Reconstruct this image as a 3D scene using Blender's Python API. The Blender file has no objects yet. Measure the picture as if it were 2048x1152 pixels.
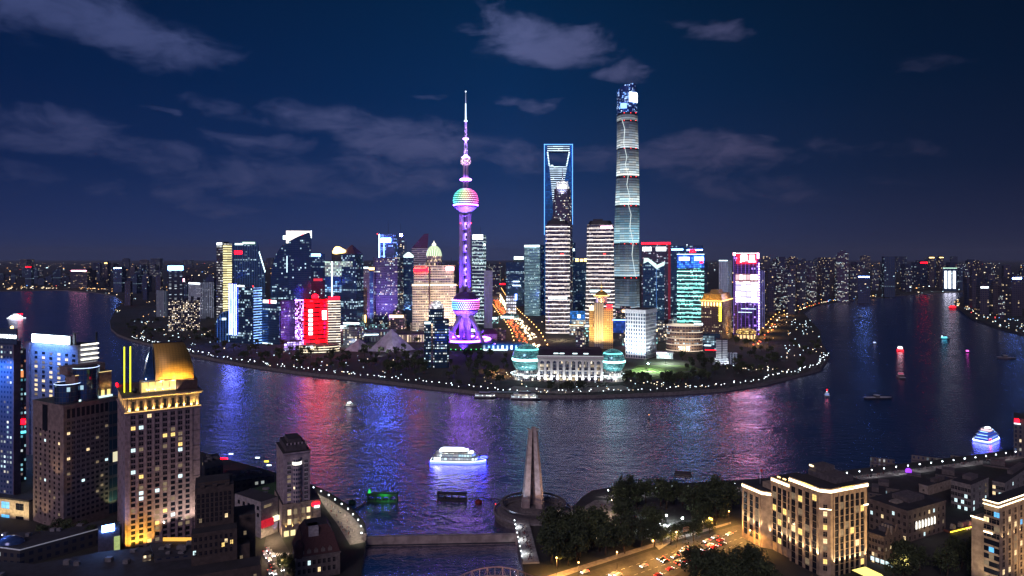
import bpy, math, random
from mathutils import Vector, Matrix
from mathutils.geometry import tessellate_polygon
S = bpy.context.scene
COL = S.collection
PI = math.pi
R = math.radians
# ------------------------------------------------------------------ camera, sky, fill sun, exposure
F, YH, H, ZG = 1384.0, 517.0, 165.0, 4.0      # focal length in px of a 2048 px frame, horizon row, camera height, quay level
cd = bpy.data.cameras.new('camera'); cam = bpy.data.objects.new('camera', cd); COL.objects.link(cam)
cam.location = (0, 0, H); cam.rotation_euler = (PI/2, 0, 0)
cd.sensor_width = 36; cd.lens = 36*F/2048; cd.shift_y = -(576-YH)/2048
cd.clip_start = 1; cd.clip_end = 80000
S.camera = cam
S.view_settings.view_transform = 'Standard'; S.view_settings.look = 'None'
S.view_settings.exposure = .45; S.view_settings.gamma = 1
S.render.engine = 'CYCLES'
S.cycles.use_denoising = True
S.cycles.max_bounces = 5; S.cycles.diffuse_bounces = 2; S.cycles.glossy_bounces = 3; S.cycles.transparent_max_bounces = 6
S.cycles.caustics_reflective = False; S.cycles.caustics_refractive = False
S.cycles.sample_clamp_indirect = 2.5; S.cycles.use_light_tree = True

class NT:
    """small helper for wiring nodes"""
    def __init__(s, tree): s.t = tree
    def n(s, kind, **kw):
        x = s.t.nodes.new(kind)
        for k, v in kw.items(): setattr(x, k, v)
        return x
    def put(s, sock, v):
        if isinstance(v, bpy.types.NodeSocket): s.t.links.new(v, sock)
        else: sock.default_value = v
    def M(s, op, a, b=None, c=None, clamp=False):
        x = s.n('ShaderNodeMath', operation=op); x.use_clamp = clamp
        for i, v in enumerate((a, b, c)):
            if v is not None: s.put(x.inputs[i], v)
        return x.outputs[0]
    def mix(s, f, a, b):
        x = s.n('ShaderNodeMix', data_type='RGBA'); s.put(x.inputs['Factor'], f)
        for k, v in ((6, a), (7, b)):
            s.put(x.inputs[k], v if isinstance(v, bpy.types.NodeSocket) else (*v[:3], 1))
        return x.outputs[2]
    def xyz(s, x=0, y=0, z=0):
        c = s.n('ShaderNodeCombineXYZ')
        for i, v in enumerate((x, y, z)): s.put(c.inputs[i], v)
        return c.outputs[0]
    def noise(s, vec, scale, detail=3, rough=.55, dist=0):
        x = s.n('ShaderNodeTexNoise'); s.put(x.inputs['Vector'], vec)
        x.inputs['Scale'].default_value = scale; x.inputs['Detail'].default_value = detail
        x.inputs['Roughness'].default_value = rough; x.inputs['Distortion'].default_value = dist
        return x.outputs[0]
    def white(s, a, b, c=0):
        x = s.n('ShaderNodeTexWhiteNoise', noise_dimensions='3D'); s.put(x.inputs['Vector'], s.xyz(a, b, c))
        return x.outputs[0]
    def smooth(s, v, lo, hi, a=0, b=1):
        x = s.n('ShaderNodeMapRange', interpolation_type='SMOOTHSTEP'); s.put(x.inputs[0], v)
        for i, q in enumerate((lo, hi, a, b)): s.put(x.inputs[i+1], q)
        return x.outputs[0]
    def ramp(s, f, stops):
        x = s.n('ShaderNodeValToRGB'); s.put(x.inputs[0], f); e = x.color_ramp.elements
        while len(e) < len(stops): e.new(.5)
        for q, (p, c) in zip(e, stops): q.position = p; q.color = (*c, 1)
        return x.outputs[0]

def build_world():
    w = bpy.data.worlds.new('World'); S.world = w; w.use_nodes = True
    t = NT(w.node_tree); w.node_tree.nodes.clear()
    out = t.n('ShaderNodeOutputWorld'); bg = t.n('ShaderNodeBackground')
    tc = t.n('ShaderNodeTexCoord'); sp = t.n('ShaderNodeSeparateXYZ'); t.put(sp.inputs[0], tc.outputs['Generated'])
    x, y, z = sp.outputs
    az = t.M('ARCTAN2', x, y); el = t.M('ARCSINE', z)
    g = t.ramp(t.M('DIVIDE', el, .38, clamp=True), [(0, (.030, .052, .150)), (.10, (.022, .044, .140)), (.3, (.0060, .0275, .104)), (.6, (.0006, .0200, .080)), (1, (.0001, .0145, .052))])
    k = t.ramp(t.M('MULTIPLY_ADD', az, .5/.66, .5, clamp=True), [(0, (.42, .50, .64)), (.25, (.62, .70, .80)), (.5, (1.0, 1.0, 1.0)), (.7, (.80, .66, .64)), (.88, (.52, .40, .38)), (1, (.42, .30, .29))])
    mul = t.n('ShaderNodeMix', data_type='RGBA', blend_type='MULTIPLY'); mul.inputs[0].default_value = 1
    t.put(mul.inputs[6], g); t.put(mul.inputs[7], k)
    # cloud banks, each at its own bearing and height in the sky
    p = t.xyz(az, t.M('MULTIPLY', el, 2.4), 0)
    wob = t.noise(p, 7, 5, .6); wob2 = t.noise(t.xyz(az, t.M('MULTIPLY', el, 2.4), 7.3), 5, 4, .6)
    a2 = t.M('MULTIPLY_ADD', t.M('SUBTRACT', wob, .5), .20, az); e2 = t.M('MULTIPLY_ADD', t.M('SUBTRACT', wob2, .5), .085, el)
    best = None
    for cx, cy, rx, ry, sl, st in ((190, 40, 300, 72, .14, 1.15), (90, 30, 190, 60, 0, .9), (1080, 78, 165, 52, .12, 1.15), (985, 55, 70, 32, .45, .8), (1440, 68, 105, 25, .1, .75), (1250, 148, 62, 24, .12, .7),
            (100, 262, 200, 56, .08, .8), (300, 312, 190, 38, .1, .62), (40, 345, 80, 28, .1, .6), (430, 215, 90, 24, .2, .6), (610, 222, 80, 26, .3, .7),
            (770, 272, 250, 56, .2, .85), (520, 292, 150, 30, .12, .62), (560, 360, 230, 46, .03, .8), (760, 345, 190, 42, .1, .7), (400, 402, 80, 26, .12, .5), (200, 395, 90, 30, .2, .42),
            (868, 187, 52, 13, .1, .6), (1055, 220, 58, 20, .16, .66), (1000, 312, 140, 42, .1, .6), (1400, 312, 210, 44, .03, .85), (1450, 372, 190, 30, .08, .52),
            (1190, 318, 90, 44, .1, .55), (1670, 292, 110, 22, .2, .48), (1740, 355, 80, 16, .1, .4), (1880, 118, 80, 28, .1, .33), (1800, 290, 60, 20, .1, .36), (320, 225, 40, 12, .3, .5)):
        a0 = math.atan((cx-1024)/F); q = math.cos(a0); e0 = math.atan((YH-cy)/F*q)
        da = t.M('SUBTRACT', a2, a0); de = t.M('ADD', t.M('SUBTRACT', e2, e0), t.M('MULTIPLY', da, sl))
        d = t.M('ADD', t.M('POWER', t.M('DIVIDE', da, rx/F*q*q), 2.0), t.M('POWER', t.M('DIVIDE', de, ry/F*q), 2.0))
        m = t.M('MULTIPLY', t.M('SUBTRACT', 1.15, d), st)
        m = t.M('MINIMUM', t.M('MAXIMUM', m, -.5), st)
        best = m if best is None else t.M('MAXIMUM', best, m)
    fb = t.noise(t.xyz(az, t.M('MULTIPLY', el, 2.2), 3.1), 13, 8, .62, .5)
    al = t.smooth(t.M('ADD', best, t.M('MULTIPLY', t.M('SUBTRACT', fb, .56), 2.3)), -.02, 1.3)
    al = t.M('MULTIPLY', al, .9)
    cc = t.mix(t.M('DIVIDE', el, .3, clamp=True), (.058, .062, .140), (.078, .098, .225))
    cm = t.n('ShaderNodeMix', data_type='RGBA', blend_type='MULTIPLY'); cm.inputs[0].default_value = .8
    t.put(cm.inputs[6], cc); t.put(cm.inputs[7], k)
    col = t.mix(al, mul.outputs[2], cm.outputs[2])
    below = t.smooth(el, -.06, -.005)
    col = t.mix(below, (.006, .007, .018), col)
    # light dome of the unseen city behind the viewer, boosted to brighten the walls
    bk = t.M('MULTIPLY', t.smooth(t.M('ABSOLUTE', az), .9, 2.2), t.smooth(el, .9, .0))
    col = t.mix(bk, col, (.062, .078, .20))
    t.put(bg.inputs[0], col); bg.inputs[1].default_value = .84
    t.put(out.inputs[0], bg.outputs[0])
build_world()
sd = bpy.data.lights.new('fill_sun', 'SUN'); so = bpy.data.objects.new('fill_sun', sd); COL.objects.link(so)
sd.energy = .58; sd.angle = R(20); sd.color = (1.0, .74, .86)  # added sun behind the viewer, stands in for city glow on facades
so.rotation_euler = (R(58), 0, R(-24))

# ------------------------------------------------------------------ helpers
def gx(px, Y): return (px-1024)/F*Y
def gz(py, Y): return H-(py-YH)/F*Y
def gy(py, z=ZG): return (H-z)*F/(py-YH)
def G(px, py, z=0.0):
    Y = gy(py, z); return Vector((gx(px, Y), Y, z))

class MB:
    """collects welded faces with uvs and material slots, then links them as ONE mesh object"""
    def __init__(s): s.v = []; s.f = []; s.uv = []; s.m = []; s.sm = []; s.k = {}
    def vi(s, p):
        q = (round(p[0], 3), round(p[1], 3), round(p[2], 3))
        i = s.k.get(q)
        if i is None: i = s.k[q] = len(s.v); s.v.append(tuple(p))
        return i
    def face(s, pts, uvs=None, m=0, smooth=False):
        ids = [s.vi(p) for p in pts]; us = list(uvs) if uvs else [(p[0], p[1]) for p in pts]
        ii, uu = [], []
        for i, u in zip(ids, us):
            if i not in ii: ii.append(i); uu.append(u)
        if len(ii) < 3: return
        s.f.append(ii); s.uv.append(uu); s.m.append(m); s.sm.append(smooth)
    def prism(s, poly, z0, z1, top=None, m=0, mt=1, cap=True, bottom=False, u0=0.0, smooth=False):
        top = top or poly; n = len(poly); u = u0
        for i in range(n):
            a, b, c, d = poly[i], poly[(i+1) % n], top[(i+1) % n], top[i]
            L = math.hypot(b[0]-a[0], b[1]-a[1]); L2 = math.hypot(c[0]-d[0], c[1]-d[1]); o = (L-L2)/2
            s.face([(*a, z0), (*b, z0), (*c, z1), (*d, z1)], [(u, z0), (u+L, z0), (u+L-o, z1), (u+o, z1)], m, smooth)
            u += math.ceil(L/3)*3
        if cap: s.cap(top, z1, mt)
        if bottom: s.cap(poly, z0, mt, True)
        return s
    def cap(s, poly, z, m=1, flip=False):
        P = [Vector((p[0], p[1], 0)) for p in poly]
        if len(P) <= 4: tris = [tuple(range(len(P)))]
        else: tris = tessellate_polygon([P])
        for tr in tris:
            q = [poly[i] for i in tr]
            ar = sum(q[i][0]*q[(i+1) % len(q)][1]-q[(i+1) % len(q)][0]*q[i][1] for i in range(len(q)))
            if (ar < 0) != flip: q = q[::-1]
            s.face([(p[0], p[1], z) for p in q], None, m)
    def box(s, x0, x1, y0, y1, z0, z1, m=0, mt=None, bottom=True):
        return s.prism([(x0, y0), (x1, y0), (x1, y1), (x0, y1)], z0, z1, m=m, mt=m if mt is None else mt, bottom=bottom)
    def lathe(s, prof, cx=0, cy=0, n=24, m=0, smooth=True, sq=1.0, vz=False):
        arc = 0
        for (r0, z0), (r1, z1) in zip(prof, prof[1:]):
            L = math.hypot(r1-r0, z1-z0); rr = max(r0, r1); v0, v1 = (z0, z1) if vz else (arc, arc+L)
            for i in range(n):
                a, b = 2*PI*i/n, 2*PI*(i+1)/n
                P = lambda r, t, z: (cx+r*math.cos(t), cy+r*sq*math.sin(t), z)
                s.face([P(r0, a, z0), P(r0, b, z0), P(r1, b, z1), P(r1, a, z1)], [(a*rr, v0), (b*rr, v0), (b*rr, v1), (a*rr, v1)], m, smooth)
            arc += L
        return s
    def ball(s, c, r, n=16, k=10, m=0, sq=1.0):
        return s.lathe([(r*math.sin(PI*i/k), c[2]-r*sq*math.cos(PI*i/k)) for i in range(k+1)], c[0], c[1], n, m)
    def tube(s, p, q, r0, r1=None, n=8, m=0, smooth=True):
        r1 = r0 if r1 is None else r1; p, q = Vector(p), Vector(q); d = q-p; L = d.length
        if L < 1e-6: return s
        z = d/L; x = z.orthogonal().normalized(); y = z.cross(x)
        ring = lambda o, r: [tuple(o+r*(math.cos(2*PI*i/n)*x+math.sin(2*PI*i/n)*y)) for i in range(n)]
        A, B = ring(p, r0), ring(q, r1)
        for i in range(n):
            j = (i+1) % n
            s.face([A[i], A[j], B[j], B[i]], [(i*r0, 0), (i*r0+r0, 0), (i*r0+r0, L), (i*r0, L)], m, smooth)
        s.face(A[::-1], None, m); s.face(B, None, m)
        return s
    def bar(s, p, q, w, h, m=0):
        """square bar from p to q"""
        p, q = Vector(p), Vector(q); d = (q-p).normalized()
        x = d.cross(Vector((0, 0, 1)));  x = x.normalized() if x.length > 1e-4 else Vector((1, 0, 0)); y = x.cross(d)
        A = [tuple(p+a*w/2*x+b*h/2*y) for a, b in ((-1, -1), (1, -1), (1, 1), (-1, 1))]; B = [tuple(Vector(a)+q-p) for a in A]
        for i in range(4): j = (i+1) % 4; s.face([A[i], A[j], B[j], B[i]], None, m)
        s.face(A[::-1], None, m); s.face(B, None, m); return s
    def slab(s, outline, y0, y1, m=0, ms=None):
        """an outline in the x-z plane pulled through y; a solid plate with real thickness"""
        ms = m if ms is None else ms
        P = [Vector((p[0], p[1], 0)) for p in outline]
        ar = sum(P[i].x*P[(i+1) % len(P)].y-P[(i+1) % len(P)].x*P[i].y for i in range(len(P)))
        if ar < 0: outline = outline[::-1]; P = P[::-1]
        for tr in tessellate_polygon([P]):
            q = [outline[i] for i in tr]
            a = sum(q[i][0]*q[(i+1) % 3][1]-q[(i+1) % 3][0]*q[i][1] for i in range(3))
            if a < 0: q = q[::-1]
            s.face([(x, y0, z) for x, z in q], q, m); s.face([(x, y1, z) for x, z in q[::-1]], q[::-1], m)
        u = 0
        for i in range(len(outline)):
            a, b = outline[i], outline[(i+1) % len(outline)]; L = math.hypot(b[0]-a[0], b[1]-a[1])
            s.face([(a[0], y0, a[1]), (a[0], y1, a[1]), (b[0], y1, b[1]), (b[0], y0, b[1])], [(0, a[1]), (y1-y0, a[1]), (y1-y0, b[1]), (0, b[1])], ms)
        return s
    def mesh(s, name, mats):
        me = bpy.data.meshes.new(name); me.from_pydata(s.v, [], s.f)
        ul = me.uv_layers.new(name='uv').data
        flat = [c for f in s.uv for u in f for c in u]
        ul.foreach_set('uv', flat)
        me.polygons.foreach_set('material_index', s.m); me.polygons.foreach_set('use_smooth', s.sm)
        for q in (mats if isinstance(mats, (list, tuple)) else [mats]): me.materials.append(q)
        me.update(); return me
    def build(s, name, mats, parent=None, loc=None):
        return mesh_obj(name, s.mesh(name, mats), parent, loc)

def mesh_obj(name, me, parent=None, loc=None):
    o = bpy.data.objects.new(name, me); COL.objects.link(o)
    if parent is not None: o.parent = parent
    if loc is not None: o.location = loc
    return o
def tag(o, label=None, cat=None, group=None, kind=None):
    for k, v in (('label', label), ('category', cat), ('group', group), ('kind', kind)):
        if v: o[k] = v
    return o
def thing(name, label, cat, loc=(0, 0, 0), rz=0.0, group=None):
    o = bpy.data.objects.new(name, None); COL.objects.link(o); o.empty_display_size = .5
    o.location = loc; o.rotation_euler = (0, 0, rz)
    return tag(o, label, cat, group)
KIDS = {}
def copy_tree(root, loc, rz=0.0, label=None, sc=None, kids=None):
    r = root.copy(); COL.objects.link(r); r.location = loc; r.rotation_euler = (0, 0, rz)
    if sc is not None: r.scale = (sc, sc, sc) if isinstance(sc, (int, float)) else sc
    if label: r['label'] = label
    for ch in (kids if kids is not None else KIDS.get(root.name) or root.children):
        c = ch.copy(); COL.objects.link(c); c.parent = r
        for g in ch.children: d = g.copy(); COL.objects.link(d); d.parent = c
    return r
def lamp(name, parent, loc, power, color, r=.3, kind='POINT', rot=None, size=60, blend=.6):
    l = bpy.data.lights.new(name, kind); l.energy = power; l.color = color; l.shadow_soft_size = r
    if kind == 'SPOT': l.spot_size = R(size); l.spot_blend = blend
    o = bpy.data.objects.new(name, l); COL.objects.link(o); o.parent = parent; o.location = loc
    if rot: o.rotation_euler = rot
    o.visible_camera = True
    return o

# ------------------------------------------------------------------ materials
MATS = {}
def new_mat(name):
    m = bpy.data.materials.new(name); m.use_nodes = True; m.node_tree.nodes.clear()
    t = NT(m.node_tree); out = t.n('ShaderNodeOutputMaterial'); b = t.n('ShaderNodeBsdfPrincipled')
    t.put(out.inputs[0], b.outputs[0]); return m, t, b
def mat(name, col, rough=.7, metal=0.0, emit=None, es=1.0, var=.25, scale=.6, sample=False):
    if name in MATS: return MATS[name]
    m, t, b = new_mat(name)
    tc = t.n('ShaderNodeTexCoord')
    n = t.noise(tc.outputs['Object'], scale, 4)
    c = t.mix(t.smooth(n, .3, .7), tuple(x*(1-var) for x in col), tuple(min(1, x*(1+var)) for x in col))
    t.put(b.inputs['Base Color'], c); b.inputs['Roughness'].default_value = rough; b.inputs['Metallic'].default_value = metal
    if emit: b.inputs['Emission Color'].default_value = (*emit, 1); b.inputs['Emission Strength'].default_value = es
    m.cycles.emission_sampling = 'AUTO' if sample else 'NONE'
    MATS[name] = m; return m
def glow(name, col, es, sample=True):
    return mat(name, tuple(min(.8, c*.4+.1) for c in col), .4, 0, col, es, .05, 1, sample)

def facade(name, wall=(.2, .2, .22), glass=(.02, .03, .05), cw=3.0, ch=4.0, mx=.15, my=(.3, .15), frac=.2, ffrac=.04, es=1.2,
           lit=((1, .85, .6), (.75, .9, 1)), band=None, vband=None, seed=1.0, rough=.25, zones=None, wrough=.7, clus=True, wall_emit=None, gm_=.65):
    """window grid on metre uvs; a share of windows and of whole floors is lit. band / vband = (period, share, colour, strength): LED lines"""
    if name in MATS: return MATS[name]
    m, t, b = new_mat(name); seed = float(seed)
    uv = t.n('ShaderNodeUVMap'); sp = t.n('ShaderNodeSeparateXYZ'); t.put(sp.inputs[0], uv.outputs[0]); u, v = sp.outputs[0], sp.outputs[1]
    cu, cv = t.M('DIVIDE', u, cw), t.M('DIVIDE', v, ch)
    iu, iv, fu, fv = t.M('FLOOR', cu), t.M('FLOOR', cv), t.M('FRACT', cu), t.M('FRACT', cv)
    mk = t.M('MULTIPLY', t.M('MULTIPLY', t.M('GREATER_THAN', fu, mx), t.M('LESS_THAN', fu, 1-mx)),
             t.M('MULTIPLY', t.M('GREATER_THAN', fv, my[0]), t.M('LESS_THAN', fv, 1-my[1])))
    r1 = t.white(iu, iv, seed); r2 = t.white(iv, seed, 3.7)
    f = frac
    if clus:
        r3 = t.white(t.M('FLOOR', t.M('DIVIDE', iu, 6)), iv, seed+9)
        f = t.M('MULTIPLY', t.M('MULTIPLY_ADD', t.M('POWER', r3, 4), 4.0, .12), frac)
    if zones:      # (z0, height): glow painted into the emission, brightest at the foot of each zone
        zz = t.M('FRACT', t.M('DIVIDE', t.M('SUBTRACT', v, zones[0]), zones[1]))
        up = t.M('POWER', t.M('SUBTRACT', 1, zz), 2.0)
        f = t.M('MULTIPLY', f, t.M('MULTIPLY_ADD', up, 1.8, .1))
    on = t.M('MULTIPLY', f, t.M('MULTIPLY_ADD', t.white(t.M('FLOOR', t.M('DIVIDE', iu, 4)), iv, seed), .45, .35)) if zones else t.M('MAXIMUM', t.M('LESS_THAN', r1, f), t.M('MULTIPLY', t.M('LESS_THAN', r2, ffrac), t.M('GREATER_THAN', t.white(iu, iv, seed+4), .18)))
    amp = t.M('MULTIPLY', t.M('MULTIPLY_ADD', t.M('POWER', t.white(iu, iv, seed+2), 2), 1.3, .12), es)
    if zones: amp = es
    e = t.M('MULTIPLY', t.M('MULTIPLY', on, mk), amp)
    ecol = t.mix(t.white(t.M('FLOOR', t.M('DIVIDE', iu, 2)), iv, seed+6), lit[0], lit[1])
    base = t.mix(mk, wall, tuple(min(.7, g*2.2+k) for g, k in zip(glass, (.02, .05, .13))))
    grime = t.noise(t.xyz(u, t.M('MULTIPLY', v, .35), seed), .12, 3)
    gm = t.n('ShaderNodeMix', data_type='RGBA', blend_type='MULTIPLY'); gm.inputs[0].default_value = 1
    t.put(gm.inputs[6], base); t.put(gm.inputs[7], t.ramp(grime, [(.2, (.75, .75, .75)), (.8, (1.15, 1.15, 1.15))]))
    t.put(b.inputs['Base Color'], gm.outputs[2])
    t.put(b.inputs['Roughness'], t.M('MULTIPLY_ADD', mk, rough-wrough, wrough)); t.put(b.inputs['Metallic'], t.M('MULTIPLY', mk, gm_))
    for spec, axis in ((band, v), (vband, u)):
        if not spec: continue
        for per, share, c, st in (spec if isinstance(spec[0], tuple) else (spec,)):
            c2 = t.M('DIVIDE', axis, per)
            bm = t.M('LESS_THAN', t.M('FRACT', c2), share)
            jit = t.M('MULTIPLY_ADD', t.white(t.M('FLOOR', c2), t.M('FLOOR', t.M('DIVIDE', u if axis is v else v, 14)), seed+7), .7, .55)
            e = t.M('ADD', t.M('MULTIPLY', e, t.M('SUBTRACT', 1, bm)), t.M('MULTIPLY', t.M('MULTIPLY', bm, st), jit))
            ecol = t.mix(bm, ecol, c)
    t.put(b.inputs['Emission Color'], ecol); t.put(b.inputs['Emission Strength'], e)
    m.cycles.emission_sampling = 'NONE'
    MATS[name] = m; return m
ROOF = mat('roof_felt', (.035, .036, .042), .9, scale=.15)
# ------------------------------------------------------------------ water and land
def water_mat():
    m, t, b = new_mat('river_water')
    ge = t.n('ShaderNodeNewGeometry'); sp = t.n('ShaderNodeSeparateXYZ'); t.put(sp.inputs[0], ge.outputs['Position'])
    x, y = sp.outputs[0], sp.outputs[1]
    n1 = t.noise(t.xyz(t.M('MULTIPLY', x, .10), t.M('MULTIPLY', y, .16), 0), 1.0, 3, .55, .6)
    n2 = t.noise(t.xyz(t.M('MULTIPLY', x, .30), t.M('MULTIPLY', y, .42), 5), 1.0, 3, .6, .8)
    n3 = t.noise(t.xyz(t.M('MULTIPLY', x, .012), t.M('MULTIPLY', y, .02), 2), 1.0, 3)
    h = t.M('ADD', t.M('MULTIPLY', n1, 1.5), t.M('MULTIPLY', t.M('MULTIPLY', n2, .62), t.smooth(n3, .32, .68, .25, 1.35)))
    bp = t.n('ShaderNodeBump'); bp.inputs['Strength'].default_value = 1; bp.inputs['Distance'].default_value = .62
    t.put(bp.inputs['Height'], h)
    out = [n for n in m.node_tree.nodes if n.type == 'OUTPUT_MATERIAL'][0]; m.node_tree.nodes.remove(b)
    df = t.n('ShaderNodeBsdfDiffuse'); df.inputs[0].default_value = (.006, .03, .09, 1)
    gl = t.n('ShaderNodeBsdfGlossy'); gl.inputs['Color'].default_value = (.94, .84, 1, 1); t.put(gl.inputs['Roughness'], t.smooth(n3, .3, .7, .17, .25)); t.put(gl.inputs['Normal'], bp.outputs[0])
    fr = t.n('ShaderNodeFresnel'); fr.inputs['IOR'].default_value = 12; t.put(fr.inputs['Normal'], bp.outputs[0])
    ms = t.n('ShaderNodeMixShader'); t.put(ms.inputs[0], fr.outputs[0]); t.put(ms.inputs[1], df.outputs[0]); t.put(ms.inputs[2], gl.outputs[0]); t.put(out.inputs[0], ms.outputs[0])
    return m
WATER = water_mat()
mb = MB(); mb.face([(-40000, 20, 0), (40000, 20, 0), (40000, 60000, 0), (-40000, 60000, 0)])
tag(mb.build('water', WATER), kind='structure')

def ground_mat():
    m, t, b = new_mat('city_ground')
    ge = t.n('ShaderNodeNewGeometry')
    n = t.noise(ge.outputs['Position'], .012, 5, .6); n2 = t.noise(ge.outputs['Position'], .15, 3)
    c = t.ramp(n, [(.35, (.022, .03, .022)), (.5, (.035, .037, .036)), (.65, (.055, .052, .05))])
    q = t.n('ShaderNodeMix', data_type='RGBA', blend_type='MULTIPLY'); q.inputs[0].default_value = .5
    t.put(q.inputs[6], c); t.put(q.inputs[7], t.ramp(n2, [(.3, (.6, .6, .6)), (.7, (1.3, 1.3, 1.3))]))
    t.put(b.inputs['Base Color'], q.outputs[2]); b.inputs['Roughness'].default_value = .9
    return m
GROUND = ground_mat()
STONE = mat('embankment_stone', (.16, .155, .15), .85, scale=.3)
PAVE = mat('promenade_paving', (.24, .22, .20), .8, scale=.5)
ASPH = mat('asphalt', (.05, .05, .052), .75, scale=.4)
BANK = [(-900, 584), (-300, 584), (0, 583), (110, 581), (180, 585), (228, 592), (246, 604), (232, 620), (220, 645), (222, 660), (235, 672), (262, 682), (300, 692), (380, 712), (450, 726), (520, 738),
        (600, 749), (700, 760), (790, 770), (870, 780), (945, 788), (1000, 794), (1090, 797), (1180, 797), (1260, 794), (1350, 790), (1450, 783), (1530, 771), (1590, 756), (1640, 742), (1660, 716),
        (1650, 700), (1644, 690), (1640, 665), (1622, 645), (1606, 628), (1630, 612), (1680, 603), (1740, 598), (1830, 589), (1952, 583), (1930, 592), (1908, 604), (1912, 616), (1945, 640), (1985, 655),
        (2048, 672), (2300, 730), (2900, 760)]
def land(name, pts, z0=-2, z1=ZG, m=GROUND):
    mb = MB(); P = [(p[0], p[1]) for p in pts]
    ar = sum(P[i][0]*P[(i+1) % len(P)][1]-P[(i+1) % len(P)][0]*P[i][1] for i in range(len(P)))
    if ar < 0: P = P[::-1]
    mb.prism(P, z0, z1, m=1, mt=0)
    return tag(mb.build(name, [m, STONE]), kind='structure')
land('ground', [G(*p) for p in BANK]+[Vector(p) for p in ((14000, 1500, 0), (45000, 20000, 0), (45000, 55000, 0), (-45000, 55000, 0), (-45000, 20000, 0), (-14000, 3600, 0))])
BUND = [(2900, 860), (2300, 885), (2048, 905), (1960, 918), (1800, 938), (1700, 950), (1600, 962), (1480, 971), (1350, 978), (1230, 985), (1185, 992), (1165, 1005), (1150, 1022), (1100, 1048), (1030, 1050), (1035, 1085), (1048, 1160), (1085, 1400)]
land('ground', [G(*p) for p in BUND]+[Vector(p) for p in ((12, 150, 0), (12, 60, 0), (2500, 60, 0))])
NORTH = [(735, 1400), (722, 1160), (733, 1092), (730, 1058), (700, 1024), (660, 997), (628, 982), (540, 952), (430, 922), (300, 880), (150, 835), (0, 800), (-500, 740)]
land('ground', [G(*p) for p in NORTH]+[Vector(p) for p in ((-3000, 700, 0), (-3000, 60, 0), (-32, 60, 0))])

# ------------------------------------------------------------------ generic towers
class Tower:
    """a building from its picture columns: left edge x0, near corner xc, right edge x1, roof row yt, distance Y, turn t"""
    def __init__(s, name, label, x0, x1, yt, Y, m=None, xc=None, t=45, d=None, cat='tower', group=None, zg=ZG, roof=None, part='body', n_body=True, w=None):
        s.Y = Y; s.x0, s.x1 = x0, x1
        if xc is None:
            xm = (x0+x1)/2; tt = math.atan((xm-1024)/F); q = math.cos(tt)
            s.w = (x1-x0)/F*Y*q; s.d = d or s.w*.9; s.xc = x1
            c = Vector((gx(xm, Y), Y, zg)); s.t = tt
            ax = Vector((math.cos(-tt), math.sin(-tt), 0)); ay = Vector((-math.sin(-tt), math.cos(-tt), 0))
            s.loc = c+ay*s.d/2
        else:
            k = (xc-1024)/F; tt = R(t); s.t = tt; s.xc = xc
            s.w = (xc-x0)*Y/F/(math.cos(tt)+(x0-1024)/F*math.sin(tt)) if xc > x0 else (d or 20)
            s.d = (x1-xc)*Y/F/(math.sin(tt)-(x1-1024)/F*math.cos(tt)) if x1 > xc else (d or 20)
            ax = Vector((math.cos(-tt), math.sin(-tt), 0)); ay = Vector((-math.sin(-tt), math.cos(-tt), 0))
            s.loc = Vector((gx(xc, Y), Y, zg))-ax*s.w/2+ay*s.d/2
        s.zg = zg; s.h = gz(yt, Y)-zg
        s.root = thing(name, label, cat, s.loc, -s.t, group)
        s.hw, s.hd = s.w/2, s.d/2
        s.poly = [(-s.hw, -s.hd), (s.hw, -s.hd), (s.hw, s.hd), (-s.hw, s.hd)]
        if m is not None and n_body: s.body = s.part(part, MB().prism(s.poly, 0, s.h), [m, roof or ROOF])
    def z(s, py): return gz(py, s.Y)-s.zg
    def lx(s, px): return ((px-s.x0)/(s.xc-s.x0)-.5)*s.w if s.xc > s.x0 else 0
    def ly(s, px): return ((px-s.xc)/(s.x1-s.xc)-.5)*s.d
    def part(s, name, mb, mats, parent=None):
        return mb.build(name, mats, parent or s.root)
    def front(s, name, px0, px1, py0, py1, m, th=.8, out=.3, parent=None):
        """a board standing proud of the front face"""
        return s.part(name, MB().box(s.lx(px0), s.lx(px1), -s.hd-out-th, -s.hd-out, s.z(py1), s.z(py0)), m, parent)
    def right(s, name, px0, px1, py0, py1, m, th=.8, out=.3, parent=None):
        return s.part(name, MB().box(s.hw+out, s.hw+out+th, s.ly(px0), s.ly(px1), s.z(py1), s.z(py0)), m, parent)
    def inset(s, f): return [(x*f, y*f) for x, y in s.poly]
def text(name, body, m, parent, loc, width, rz=0.0, height=None, ext=.15, bold=.012):
    c = bpy.data.curves.new(name, 'FONT'); c.body = body; c.align_x = 'CENTER'; c.align_y = 'CENTER'; c.extrude = .06; c.offset = bold
    o = bpy.data.objects.new(name, c); COL.objects.link(o)
    dg = bpy.context.evaluated_depsgraph_get(); me = bpy.data.meshes.new_from_object(o.evaluated_get(dg))
    bpy.data.objects.remove(o); bpy.data.curves.remove(c)
    xs = [v.co.x for v in me.vertices]; ys = [v.co.y for v in me.vertices]
    sx = width/(max(xs)-min(xs)); sy = (height/(max(ys)-min(ys))) if height else sx
    cx, cy = (max(xs)+min(xs))/2, (max(ys)+min(ys))/2
    for v in me.vertices:
        x, y, z = v.co; v.co = ((x-cx)*sx, -z*max(1, ext/.06), (y-cy)*sy)
    me.materials.clear(); me.materials.append(m)
    o = mesh_obj(name, me, parent, loc); o.rotation_euler = (0, 0, rz); return o

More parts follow.
